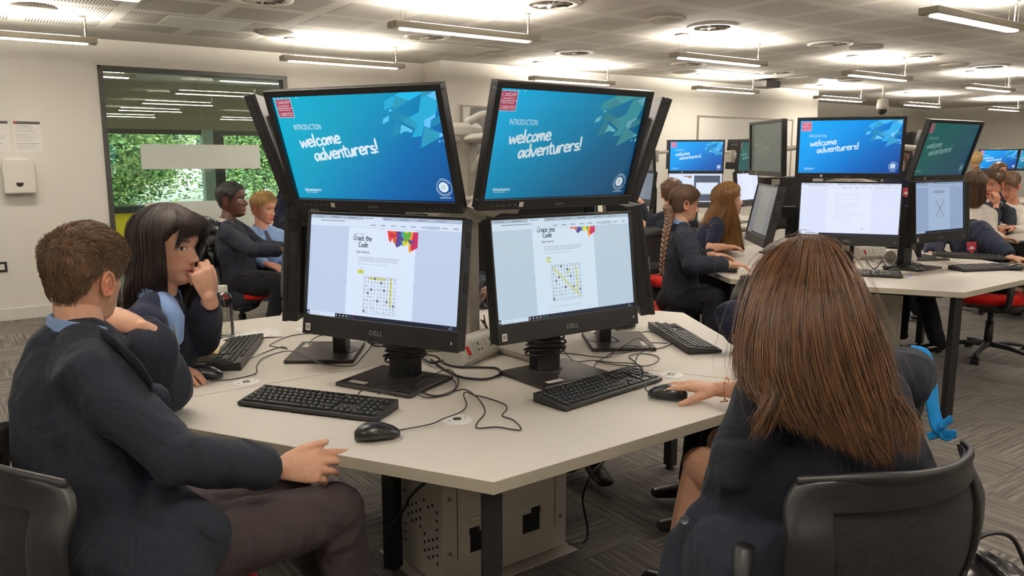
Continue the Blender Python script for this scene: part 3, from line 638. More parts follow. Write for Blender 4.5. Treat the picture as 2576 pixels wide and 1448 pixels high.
def doc(name, vs_, side, page, kind):
    p = Pic(LW, LH); E = lambda n, c: emat('doc_%s_%s' % (name, n), c)
    sc = lambda c, k: tuple(min(255, x*k) for x in c)
    p.rect(0, 0, 1, 1, E('side', side)); p.rect(0, 0, 1, .035, E('tabs', sc(side, .9))); p.rect(.0, .035, 1, .105, E('bar', sc(page, .985)))
    ink = E('ink', (58, 66, 84)); soft = E('soft', sc(side, .62)); black = E('black', (10, 22, 30)); yel = E('yel', (208, 212, 120)); yel2 = E('yel2', (206, 214, 70))
    p.rect(.37 if kind == 'A' else .25, .004, .5 if kind == 'A' else .36, .035, E('bar', page))
    for i in range(8): p.rect(.03+i*.115, .014, .03+i*.115+.06, .021, soft)
    p.rect(.07, .05, .24 if kind == 'A' else .27, .057, soft)
    for i in range(9): p.rect(.42+i*.065, .077, .42+i*.065+.032, .084, soft)
    p.rect(.78, .066, .86, .096, E('hl', sc(side, .93)))
    p.rect(.272, .11, .716, .96, E('page', page))
    dy = 0 if kind == 'A' else -.105; top = .112
    if kind in 'AB':
        cols = [(236, 60, 54), (228, 92, 30), (196, 40, 70), (88, 62, 140), (24, 160, 180), (238, 206, 40), (90, 170, 60), (244, 150, 40), (200, 30, 90)]
        cm = [E('art%d' % i, c) for i, c in enumerate(cols)]; rg = random.Random(5)
        x = .53; i = 0
        a_t = .128+dy if kind == 'A' else top
        while x < .7:
            wd = rg.uniform(.016, .034); d = .06+.11*(x-.5)/.2+rg.uniform(0, .045); y1 = .128+dy+d
            lean = rg.uniform(-.014, .02)
            if y1 > a_t+.01: p.poly([(x, a_t), (x+lean, y1-.02), (x+lean+wd*.45, y1), (x+wd+.004, y1-.03), (x+wd+.004, a_t)], cm[i % 9])
            x += wd*.86; i += 1
        for (a, b_, c_, k) in (((.545, .135), (.6, .17), (.56, .2), 2), ((.6, .14), (.65, .21), (.61, .215), 3), ((.63, .13), (.69, .15), (.65, .24), 6), ((.66, .2), (.71, .21), (.69, .25), 3)):
            if kind == 'A': p.poly([a, b_, c_], cm[k])
        p.poly([(.272, .11), (.53, .11), (.53, .112), (.272, .112)], E('page', page))
        if kind == 'A': p.text('CYBERFIRST ADVENTURERS', .31, .178, .012, soft, wid=.07)
        p.brush('Crack the', .309, .232+dy+(.0 if kind == 'A' else .012), .03, black, .24, -.02, wid=.124); p.brush('Code', .345, .298+dy+(.0 if kind == 'A' else .004), .03, black, .24, .02, wid=.064)
        if kind == 'B': p.rect(.28, .095, .51, .108, E('bar', sc(page, .985)))
        p.brush('Cyber Security', .33, .352+dy, .013, E('maroon', (96, 20, 50)), .24, 0, wid=.09)
        for i, t in enumerate(('The following will expose you to some of the terminology relating to cyber', 'security. We would suggest you research and familiarise yourself with the', 'terminology to better protect yourself against cyber threats and attacks.')):
            p.text(t, .346, .398+dy+i*.0165, .0095, ink, wid=.272-.006*i)
        p.text('Find the following words in the word search puzzle below:', .347, .462+dy, .008, soft, wid=.195)
        for i, t in enumerate(('Malware', 'Attachment', 'Hacker', 'Phishing')):
            hl = (i >= 2) if kind == 'A' else (i in (1, 3)); y = .497+dy+i*.0165
            if hl: p.rect(.345 if kind == 'A' else .358, y-.012, .388, y+.004, yel2)
            p.text(t, .36, y, .008, ink if hl else soft, wf=1.1)
        g0, g1, h0, h1 = .391, .605, .575+dy, .927+dy
        if kind == 'B': g0, g1, h0, h1 = .383, .597, .48, .837
        for a in ((g0, h0, g1, h0+.0025), (g0, h1, g1, h1+.0025), (g0, h0, g0+.0012, h1), (g1, h0, g1+.0012, h1)): p.rect(*a, soft)
        cw, ch = (g1-g0)/10, (h1-h0)/10
        if kind == 'A': p.rect(g0+cw*1.6, h0+ch*.15, g0+cw*6.9, h0+ch*.8, yel); p.rect(g0+cw*8.2, h0+ch*.1, g0+cw*8.8, h0+ch*8, yel)
        else:
            def line(c0, r0, c1, r1, w_=.0055):
                a, b_ = p.P(g0+cw*c0, h0+ch*r0), p.P(g0+cw*c1, h0+ch*r1); p.mat(yel); o = p.P(.5, .5); p.ribbon([(a[0], 0, a[2]), ((a[0]+b_[0])/2, 0, (a[2]+b_[2])/2), (b_[0], 0, b_[2])], w_, (0, o[1], 0))
            line(.5, .5, 9.5, 9.4); line(8.4, .6, 8.8, 4.5); line(8.8, 4.5, 8.6, 8); line(6.3, 1.6, 5.3, 2.8)
        boxes = [(3, 0), (5, 1), (2, 3), (1, 4), (4, 6), (7, 6), (9, 7), (0, 9), (6, 3)]
        for c_, r_ in boxes: p.rect(g0+cw*(c_+.2), h0+ch*(r_+.12), g0+cw*(c_+.75), h0+ch*(r_+.85), E('grey', (120, 128, 140)))
        lt = E('lett', (92, 98, 112))
        for ps in (0, 1):
            for r_, row in enumerate(GRID):
                for c_, t in enumerate(row):
                    if ((c_, r_) in boxes) == bool(ps): p.text(t, g0+cw*(c_+.28), h0+ch*(r_+.78), ch*.6, black if ps else lt)
        if kind == 'B': p.text('One row of words contains a highlighted letter. What is the letter?', .355, .9, .008, soft, wid=.23)
        for a in ((.268, .63), (.716, .62), (.5, .118)): p.disc(a[0], a[1]+(0 if kind == 'A' else -.04), .0012, ink, 10)
    elif kind == 'C':
        rg = random.Random(2)
        for i in range(22): p.rect(.345, .2+i*.026, .345+rg.choice((.28, .26, .1, .2)), .2035+i*.026, E('soft3', sc(side, .86)))
        p.disc(.64, .87, .004, E('dot', (120, 160, 220)), 14)
    elif kind == 'D':
        for i in range(3): p.rect(.37, .17+i*.018, .6, .178+i*.018, soft)
        for i in range(11):
            p.rect(.41, .34+i*.035, .61, .342+i*.035, soft); 
        for a, b_ in (((.42, .36), (.6, .7)), ((.6, .36), (.42, .7))):
            q, r_ = p.P(*a), p.P(*b_); p.mat(ink); o = p.P(.5, .5); p.ribbon([(q[0], 0, q[2]), (r_[0], 0, r_[2])], .003, (0, o[1], 0))
    elif kind == 'W':
        p.rect(.0, .0, 1, 1, E('page', page)); p.rect(.48, .1, .97, .97, E('win', (60, 72, 98))); p.rect(.52, .34, .93, .74, E('page', page)); p.rect(.52, .7, .93, .72, E('grn', (150, 200, 110)))
        p.poly([(.27, .12), (.42, .11), (.44, .17), (.38, .2), (.36, .15), (.27, .14)], E('fig', (150, 110, 80)))
        return p.mesh('screen')
    p.rect(0, .962, .205, 1, E('search', sc(page, .97))); p.rect(.205, .962, 1, 1, E('task', (14, 26, 48))); p.rect(0, .957, .022, 1, E('task', (14, 26, 48)))
    wt = E('wt', (210, 220, 235))
    for i in range(2):
        for j in range(2): p.rect(.006+i*.006, .97+j*.011, .011+i*.006, .979+j*.011, wt)
    if kind in 'AB':
        p.text('Type here to search', .035, .988, .011, soft, wf=.9)
        for i, c in enumerate(((200, 210, 220), (190, 200, 210), (230, 210, 150), (210, 215, 220), (40, 140, 220), (190, 60, 60) if kind == 'A' else (60, 170, 90))): p.disc(.215+i*.024, .981, .0022, E('ic%d' % i, c), 12)
        p.text('11:54', .955, .978, .008, wt, wf=.9); p.text('28/06/2022', .945, .993, .008, wt, wf=.9)
    return p.mesh('screen')
D_A = doc('left', 0, (190, 206, 232), (216, 229, 250), 'A'); D_B = doc('right', 0, (180, 200, 216), (204, 222, 238), 'B')
D_C = doc('white', 0, (218, 226, 250), (226, 233, 255), 'C'); D_D = doc('puzzle', 0, (140, 162, 194), (158, 180, 208), 'D')
D_W = doc('windows', 0, (200, 212, 232), (214, 226, 248), 'W'); D_S = doc('side', 0, (104, 118, 134), (112, 126, 142), 'C'); D_L = doc('glare', 0, (106, 110, 116), (124, 124, 120), 'C')  # side and glare pages carry dull viewing angle and glare in their greys
# ================================================================== MONITORS
def emptymesh(name, me, parent, loc=(0, 0, 0), rot=(0, 0, 0)):
    o = bpy.data.objects.new(name, me); COL.objects.link(o); o.parent = parent; o.location = loc; o.rotation_euler = rot; return o
def textobj(name, t, size, m, parent, loc, rot=(math.pi/2, 0, 0), wf=1.0, center=True):
    vs, fs = text_polys(t, size, wf); w_ = max(v[0] for v in vs) if center else 0
    o = link_mesh(name, [(x-w_/2, y, 0) for x, y in vs], fs, m, parent, False); o.location = loc; o.rotation_euler = rot; return o
M_logo = mat('bezel_print', (150, 148, 146), .4); M_logod = mat('faint_bezel_print', (84, 82, 80), .4)
def make_upper():
    r = empty('wide_monitor'); W_, t_, b_, s_ = UW, .018, .03, .0175
    z1, z0 = UHH/2+t_, -UHH/2-b_; x1 = UW/2+s_
    h = MB()
    for c, d in (((0, -.003, (z1+UHH/2)/2), (2*x1, .020, t_)), ((0, -.003, (z0-UHH/2)/2), (2*x1, .020, b_)), ((-x1+s_/2, -.003, 0), (s_, .020, UHH+.0005)), ((x1-s_/2, -.003, 0), (s_, .020, UHH+.0005))): h.box(c, d)
    h.box((0, .014, (z0+z1)/2), (2*x1-.004, .014, z1-z0-.004))
    h.build('housing', M_bezel, r, bevel=.0015)
    h = MB(); h.box((0, .033, -.005), (.38, .03, .22)); h.build('back_cover', M_black, r, bevel=.012)
    emptymesh('screen', S_A, r)
    textobj('brand_mark', 'iiyama', .011, M_logo, r, (0, -.0136, -UHH/2-.02), wf=1.2)
    textobj('model_mark', 'ProLite B2483HSU', .007, M_logod, r, (-x1+.045, -.0136, UHH/2+.006))
    k = MB()
    for i in range(6): k.box((.13+i*.018, -.0134, -UHH/2-.018), (.008, .0008, .002))
    for i in range(5): k.box((-.24+i*.02, -.0134, -UHH/2-.016), (.011, .0008, .004))
    k.build('control_print', M_logod, r)
    k = MB(); k.box((-.139, -.0134, -UHH/2-.015), (.014, .0008, .014)); k.build('sticker', M_label, r)
    return r
def make_aio():
    r = empty('desktop_computer')
    b = MB(); b.box((0, 0, .007), (.28, .235, .013)); b.build('base_plate', mat('stand_dark', (40, 36, 36), .38), r, bevel=.004)
    b = MB(); b.box((-.075, -.085, .0139), (.062, .022, .0006)); b.build('asset_label', M_label, r)
    c = MB(); y = .055
    c.box((0, y, .07), (.095, .045, .12)); c.box((-.035, y, .165), (.025, .045, .07)); c.box((.035, y, .165), (.025, .045, .07)); c.box((0, y, .28), (.095, .045, .165)); c.box((0, y-.02, .36), (.09, .07, .07))
    c.lathe([(.06, .0), (.06, .0155)], 24, (0, y, 0)); c.build('stand_column', M_black, r, bevel=.003)
    q = empty('display_unit'); q.parent = r
    bpy.data.objects.remove(q)
    h = MB(); s_, t_, b_ = .007, .009, .06; z1, z0 = LH/2+t_, -LH/2-b_; x1 = LW/2+s_
    for cc, d in (((0, -.001, (z1+LH/2)/2), (2*x1, .016, t_)), ((0, -.001, (z0-LH/2)/2), (2*x1, .016, b_)), ((-x1+s_/2, -.001, 0), (s_, .016, LH+.0005)), ((x1-s_/2, -.001, 0), (s_, .016, LH+.0005))): h.box(cc, d)
    h.box((0, .022, (z0+z1)/2), (2*x1-.004, .034, z1-z0-.004)); h.box((0, .044, (z0+z1)/2-.02), (2*x1-.08, .014, z1-z0-.09))
    hs = h.build('housing', M_bezel, r, bevel=.002)
    emptymesh('screen', D_A, hs)
    textobj('brand_mark', 'DELL', .02, M_logo, hs, (0, -.0095, -LH/2-.04), wf=1.1)
    k = MB(); k.box((-x1+.022, -.0094, -LH/2-.038), (.018, .0006, .022)); k.build('processor_sticker', M_label, hs)
    k = MB()
    for i in range(3): k.box((-x1+.022, -.0098, -LH/2-.034-.004*i), (.012, .0004, .002))
    k.build('sticker_print', M_textdark, hs)
    k = MB(); k.box((x1-.02, -.0094, -LH/2-.035), (.0016, .0006, .008)); k.build('power_light', emat('led_white', (225, 225, 230)), hs)
    k = Pic(1, 1); k.disc(.5, .5, .034, M_dark, 30, .0035); me = k.mesh('brand_ring'); emptymesh('brand_ring', me, hs, (0, .0525, .11), (0, 0, math.pi))
    textobj('brand_mark', 'DELL', .024, M_dark, hs, (0, .0525, .102), (math.pi/2, 0, math.pi), wf=1.1)
    k = MB(); k.box((.16, .0515, .13), (.085, .0008, .038)); k.box((.235, .04, .09), (.002, .001, .03)); k.build('service_label', M_label, hs)
    k = MB()
    for i in range(5): k.box((.16, .0522, .143-i*.006), (.07, .0006, .002))
    k.build('service_print', M_textdark, hs)
    for z_, l_ in ((.1, .045), (-.02, .06)): k = MB(); k.box((x1-.001, .02, z_), (.0012, .024, l_)); k.build('side_port', M_dark, hs)
    hs.location = (0, -.08, .37)
    return r, hs
UP0 = make_upper(); AIO0, _ = make_aio(); used = {'u': 0, 'a': 0}
def upper(pos, yaw, tilt, scr, lb, group):
    o = UP0 if not used['u'] else copy_tree(UP0); used['u'] = 1
    place(o, pos, (math.radians(-tilt), 0, math.radians(yaw)), lb, group, 'monitor')
    for c in o.children:
        if c.name.startswith('screen'): c.data = scr
    return o
def aio(base, yaw, spos, tilt, scr, lb, group, syaw=None):
    o = AIO0 if not used['a'] else copy_tree(AIO0); used['a'] = 1
    place(o, (base[0], base[1], TZ), (0, 0, math.radians(yaw)), lb, group, 'computer')
    for c in o.children:
        if c.name.startswith('housing'):
            d = Vector((spos[0]-base[0], spos[1]-base[1], 0)); d.rotate(Euler((0, 0, -math.radians(yaw)))); c.location = (d.x, d.y, spos[2]-TZ)
            c.rotation_euler = (math.radians(-tilt), 0, math.radians((syaw if syaw is not None else yaw)-yaw))
            for g in c.children:
                if g.name.startswith('screen'): g.data = scr
    return o
T1 = Vector((-.177, 2.789, 0)); T2 = Vector((2.22, 5.22, 0)); T3 = Vector((2.03, 8.95, 0)); T4 = Vector((5.35, 6.65, 0)); T5 = Vector((8.15, 13.6, 0)); T6 = Vector((-.62, 6.35, 0))
GU = 'wide monitors on the poles'; GA = 'desktop computers on the tables'
def k3(x, y, z, k=1.135): return Vector((x*k, y*k, HC+(z-HC)*k))
upper((-.407, 2.178, 1.447), -25.0, -18.9, S_A, 'large monitor with blue welcome slide, left of the white pole on the near table', GU)
upper((.157, 2.252, 1.455), 36.6, -16.2, S_B, 'large monitor with blue welcome slide, right of the white pole on the near table', GU)
def ring(Cn, yaw, r, z=1.45): a = math.radians(yaw); return Vector((Cn.x+r*math.sin(a), Cn.y-r*math.cos(a), z))
upper(ring(T1, -85, .60), -85, -18, S_K, 'monitor seen edge-on behind the left side of the near left-hand slide monitor', GU)
upper(ring(T1, 96, .60), 96, -18, S_G, 'monitor seen edge-on beyond the right side of the near right-hand slide monitor', GU)
upper(ring(T1, 156.6, .62, 1.47), 156.6, -14, S_A, 'monitor seen from behind, its dark back showing between the two near slide monitors', GU)
upper(ring(T1, 216.6, .62, 1.47), 216.6, -14, S_A, 'monitor facing away behind the near left slide monitor, mostly hidden', GU)
aio((-.364, 2.371), -28.5, k3(-.335, 1.991, 1.139), 7.4, D_A, 'black desktop computer with the puzzle page, below the near left slide monitor', GA, -27.6)
aio((.14, 2.455), 37, k3(.149, 2.127, 1.130), 7.4, D_B, 'black desktop computer with the puzzle page, below the near right slide monitor', GA, 34.8)
aio((-.664, 2.74), -88, (-.70, 2.75, 1.115), 4, D_S, 'black desktop computer turned to the left edge of the near table, seen edge-on', GA, -93)
aio((.40, 2.91), 93, (.43, 2.87, 1.11), 9, D_S, 'black desktop computer turned to the right edge of the near table, ports showing', GA, 92)
aio((.11, 3.38), 156, (.09, 3.30, 1.15), 4, D_A, 'desktop computer facing away behind the near right one, its round logo showing', GA, 158)
aio((-.44, 3.34), 214, (-.47, 3.30, 1.15), 4, D_A, 'desktop computer facing away behind the near left one, its round logo showing', GA, 212)
# right-hand table
upper((1.914, 4.537, 1.484), -22.3, -9.1, S_T2, 'bright blue slide monitor in the middle of the right-hand table', GU)
upper((2.472, 4.545, 1.469), 33.4, -15.9, S_G, 'dark green slide monitor on the right side of the right-hand table', GU)
upper((1.627, 5.111, 1.488), -86.9, -2.3, S_K, 'grey slide monitor turned far left on the right-hand table', GU)
upper(ring(T2, 97, .62), 97, -15, S_G, 'monitor turned away right at the back of the right-hand table', GU)
upper(ring(T2, 157, .62), 157, -10, S_A, 'monitor facing away behind the green slide of the right-hand table', GU)
aio((2.03, 4.76), -22, k3(1.755, 4.109, 1.157, 1.13), 4, D_C, 'desktop computer with a bright white page in the middle of the right-hand table', GA, -20)
aio((2.54, 4.95), 35, k3(2.358, 4.354, 1.154, 1.115), 5.4, D_D, 'desktop computer with crossed-out puzzle on the right side of the right-hand table', GA, 33)
aio((1.69, 4.89), -88, k3(1.372, 4.321, 1.139, 1.135), 11, D_L, 'desktop computer with a glaring grey screen turned left on the right-hand table', GA, -95)
aio((2.86, 5.46), 97, (2.94, 5.42, 1.11), 6, D_S, 'desktop computer seen edge-on at the back right of the right-hand table', GA)
aio((2.0, 5.75), 214, (1.94, 5.68, 1.13), 4, D_S, 'desktop computer facing away at the back of the right-hand table', GA)
# far middle table
GF = 'screens of the far middle table'
def ringf(Cn, yaw, r, z): return ring(Cn, yaw, r, z)
ft = [(-10, S_T2, D_W, 'bright blue slide monitor of the far middle table', 'far desktop computer with dark windows open, under the small bright slide'), (-70, S_K, D_S, 'grey slide monitor at the left of the far middle table', 'far desktop computer with a grey screen, leftmost of the far middle table'), (50, S_G, D_C, 'dark green slide monitor right of the small bright one', 'far desktop computer with striped page, right of the long-haired girl')]
for yw, s1, s2, l1, l2 in ft:
    p = ring(T3, yw, .68 if yw == -10 else .66, 1.44); upper(p, yw, -4, s1, l1, GU)
    q = ring(T3, yw, .66, 1.12); bs = ring(T3, yw, .55, 0); aio((bs.x, bs.y), yw, q, 6, s2, l2, GA)
for yw in (110, 170, 230):
    upper(ring(T3, yw, .66, 1.47), yw, -4, S_A, 'monitor of the far middle table facing the back wall, %s' % {110: 'right', 170: 'centre', 230: 'left'}[yw], GU)
for yw, s1, s2, l1, l2 in ((-26, S_G, D_D, 'green slide monitor cut by the right edge of the picture', 'desktop computer with pale page cut by the right edge of the picture'), (-86, S_K, D_S, 'monitor turned left on the table at the right edge', 'desktop computer turned left on the table at the right edge')):
    if yw == -26: upper((4.83, 6.85, 1.45), yw, -8, s1, l1, GU); aio((4.78, 6.72), yw, (4.66, 6.55, 1.12), 8, s2, l2, GA, -40)
for yw, s1, l1 in ((-20, S_T2, 'tiny bright blue screen far off behind the blond head'), (30, S_B, 'tiny teal slide screen far off near the right edge')):
    upper(ring(T5, yw, .6, 1.4), yw, -8, s1, l1, GU)
# ================================================================== TABLES
def hexpt(Cn, k, r=1.1885, rot=ROT, z=0): a = rot+math.pi-math.pi/3*k; return Vector((Cn.x+r*math.sin(a), Cn.y+r*math.cos(a), z))
def hex_table(Cn, lb, legs=(0, 1, 2, 3, 4, 5), rot=ROT):
    r = empty('hexagonal_table', (Cn.x, Cn.y, 0), lb, 'table')
    P = [hexpt(Cn, k, rot=rot) for k in range(6)]; pl = [(p.x, p.y) for p in P][::-1]
    # ensure counter-clockwise
    b = MB(); area = sum(pl[i][0]*pl[(i+1) % 6][1]-pl[(i+1) % 6][0]*pl[i][1] for i in range(6))
    if area < 0: pl = pl[::-1]
    b.prism(pl, TZ-.0305, TZ); tp = b.build('tabletop', [M_top, M_edge], r)
    for f_ in tp.data.polygons:
        if abs(f_.normal.z) < .5: f_.material_index = 1
    bv = tp.modifiers.new('bevel', 'BEVEL'); bv.width = .0015; bv.segments = 2
    for k in (1, 3, 5):
        a = Vector((Cn.x, Cn.y, 0)); e = P[k]; d = (e-a).normalized(); s = MB(); m_ = (a+e)/2; s.box((m_.x, m_.y, TZ+.0001), ((e-a).length-.01, .0016, .0006), math.atan2(d.y, d.x)); s.build('seam', mat('seam_joint', (120, 112, 100), .8), r)  # joint between desk sections, a thin strip in its own darker colour
    for k in legs:
        p = hexpt(Cn, k, 1.1885-.055, rot); s = MB(); s.box((p.x, p.y, (TZ-.031)/2+.01), (.045, .045, TZ-.031-.02), -(rot+math.pi-math.pi/3*k)+.0)
        lg = s.build('leg', M_blackm, r, bevel=.003); s = MB(); s.lathe([(.02, 0), (.022, .004), (.012, .022)], 12, (p.x, p.y, 0)); s.build('foot', M_black, lg, smooth=True)
    b = MB()
    for k in range(6):
        p, q = hexpt(Cn, k, .98, rot), hexpt(Cn, k+1, .98, rot); m_ = (p+q)/2; d = q-p; b.box((m_.x, m_.y, TZ-.047), (d.length, .03, .032), math.atan2(d.y, d.x))
    b.build('under_frame', M_blackm, r)
    return r
hex_table(T1, 'large white hexagonal table in the foreground with computers and keyboards')
b = MB(); b.box((-.413, 2.548, TZ/2-.01), (.05, .05, TZ-.05), -.4); 
il = b.build('leg', M_blackm, bpy.data.objects['hexagonal_table'], bevel=.003)
hex_table(T2, 'white hexagonal table on the right behind the long-haired girl in front')
hex_table(T3, 'far white hexagonal table in the middle, below the small bright slide', rot=ROT+math.radians(13))
hex_table(T6, 'white hexagonal table where the two boys in the background sit')
hex_table(T4, 'white hexagonal table at the right edge with the laughing pupils')
hex_table(T5, 'most distant white table, far right')
def pole(Cn, lb, rot=ROT, h=1.515, yaws=(-85, -25, 36, 96, 156, 216)):
    r = empty('monitor_pole', (Cn.x, Cn.y, TZ), lb, 'pole'); b = MB()
    b.lathe([(.085, 0), (.075, .02), (.062, .03), (.058, h-TZ-.02), (.056, h-TZ)], 6, (Cn.x, Cn.y, TZ)); b.build('column', M_whitemetal, r, bevel=.006)
    b = MB(); b.lathe([(.07, 0), (.075, .008), (.075, .03), (.06, .045)], 6, (Cn.x, Cn.y, h-.02)); b.build('cap', M_white, r, bevel=.003)
    b = MB(); b.lathe([(.062, -.035), (.085, -.02), (.09, .05), (.07, .06)], 12, (Cn.x, Cn.y, 1.23)); b.build('lower_collar', M_whitemetal, r)
    for yw in yaws:
        a = math.radians(yw); d = Vector((math.sin(a), -math.cos(a), 0)); c = Vector((Cn.x, Cn.y, 0)); s = Vector((-d.y, d.x, 0)); z = 1.44
        b = MB(); b.tube([c+d*.05+Vector((0, 0, h-.03)), c+d*.28+Vector((0, 0, h-.02)), c+d*.44+Vector((0, 0, z+.04))], [(.024, .016), (.022, .016), (.022, .016)], 10, side=s)
        b.box(c+d*.47+Vector((0, 0, z)), (.02, .11, .13), math.atan2(d.y, d.x)); arm = b.build('arm', M_white, r, smooth=False, bevel=.003)
        b = MB(); b.tube([c+d*.505+Vector((0, 0, z+.005)), c+d*.55+Vector((0, 0, z))], .035, 10, round_=False); b.build('tilt_head', M_white, arm)
        b = MB(); b.tube([c+d*.06+Vector((0, 0, 1.26)), c+d*.2+Vector((0, 0, 1.245))], [(.03, .035), (.045, .02)], 4, side=s, round_=False); b.build('lower_bracket', M_whitemetal, r)
    b = MB(); b.tube(smoothcurve([Vector((Cn.x+.03, Cn.y-.04, h+.03)), Vector((Cn.x+.09, Cn.y-.07, h+.05)), Vector((Cn.x+.14, Cn.y-.05, h+.01)), Vector((Cn.x+.1, Cn.y-.08, h-.05)), Vector((Cn.x+.05, Cn.y-.07, h-.13))]), .014, 10); b.tube(smoothcurve([Vector((Cn.x-.05, Cn.y-.03, h+.02)), Vector((Cn.x-.1, Cn.y-.04, h+.035)), Vector((Cn.x-.14, Cn.y-.02, h-.01))]), .012, 10)
    b.build('cable_sleeve', M_white, r, smooth=True)
    return r
pole(T1, 'white monitor pole rising from the middle of the near table')
pole(T2, 'white monitor pole in the middle of the right-hand table', yaws=(-85, -22, 35, 96, 156))
pole(T3, 'white monitor pole of the far middle table', yaws=(-70, -10, 50, 110, 170, 230))
pole(T4, 'white monitor pole of the table at the right edge', yaws=(-60,)); pole(T5, 'most distant white monitor pole, far right', yaws=(-20, 30))
def cabinet(Cn, lb):
    r = empty('equipment_cabinet', (Cn.x, Cn.y, 0), lb, 'cabinet')
    d = math.atan2(.596, .803)                       # long side direction
    c = Vector((-.122, 2.69, 0))-T1+Cn; X, Y = Vector((math.cos(d), math.sin(d), 0)), Vector((-math.sin(d), math.cos(d), 0))
    L, W_, H = .53, .36, .62; M = Matrix.Translation(c) @ Matrix.Rotation(d, 4, 'Z')
    def mk(): m_ = MB(); m_.T = M; return m_
    b = mk(); b.box((0, 0, H/2+.02), (L, W_, H)); b.build('casing', M_whitemetal, r, bevel=.004)
    b = mk(); b.prism([(-L/2-.03, -W_/2-.035), (L/2+.03, -W_/2-.035), (L/2+.03, W_/2+.035), (-L/2-.03, W_/2+.035)], 0, .004); b.build('floor_flange', M_whitemetal, r, bevel=.003)
    b = mk(); b.box((0, -W_/2-.0015, H/2+.06), (L-.11, .004, H-.1)); b.build('front_panel', M_whitemetal, r, bevel=.0015)
    s = mk()
    for x in (-L/2+.058, L/2-.058): s.box((x, -W_/2-.0022, H/2+.05), (.0025, .003, H-.12))
    s.build('panel_gap', M_dark, r)
    s = mk()
    for z in (.14, .33, .46, .56):
        for x in (-L/2+.03, L/2-.03): s.lathe([(.0075, 0), (.006, .004), (.002, .006)], 10, (x, z, 0))
    # screws lie on the front: rotate into place
    s.v = [M @ (Matrix.Translation((0, -W_/2-.0005, 0)) @ Matrix.Rotation(math.pi/2, 4, 'X') @ (M.inverted() @ v)) for v in s.v]; s.build('screw', M_steel, r, smooth=True)
    for z in (.235, .315, .4, .48): 
        for x in (-.12, .1): s = mk(); s.tube([(x-.035, -W_/2-.003, z), (x+.035, -W_/2-.003, z)], (.009, .006), 8); s.build('louvre', M_whitemetal, r, smooth=True)
    for x in (-.12, .1): s = mk(); s.box((x, -W_/2-.0035, .155), (.075, .003, .07)); s.box((x+.02*(1 if x > 0 else -1), -W_/2-.0035, .195), (.04, .003, .025)); s.build('cable_opening', M_dark, r, bevel=.001)
    s = mk()
    for i in range(12):
        for j in range(7):
            if (i//4+j//3) % 2 == 0 or i in (0, 11): s.cyl((-L/2-.0003, -W_/2+.03+i*.027, .1+j*.03+(i % 2)*.015), (-L/2-.0012, -W_/2+.03+i*.027, .1+j*.03+(i % 2)*.015), .0055, 8)
    s.build('vent_hole', M_dark, r)
    return r
cabinet(T1, 'white perforated steel cabinet on the floor under the near table'); cabinet(T2, 'white steel cabinet on the floor under the right-hand table')
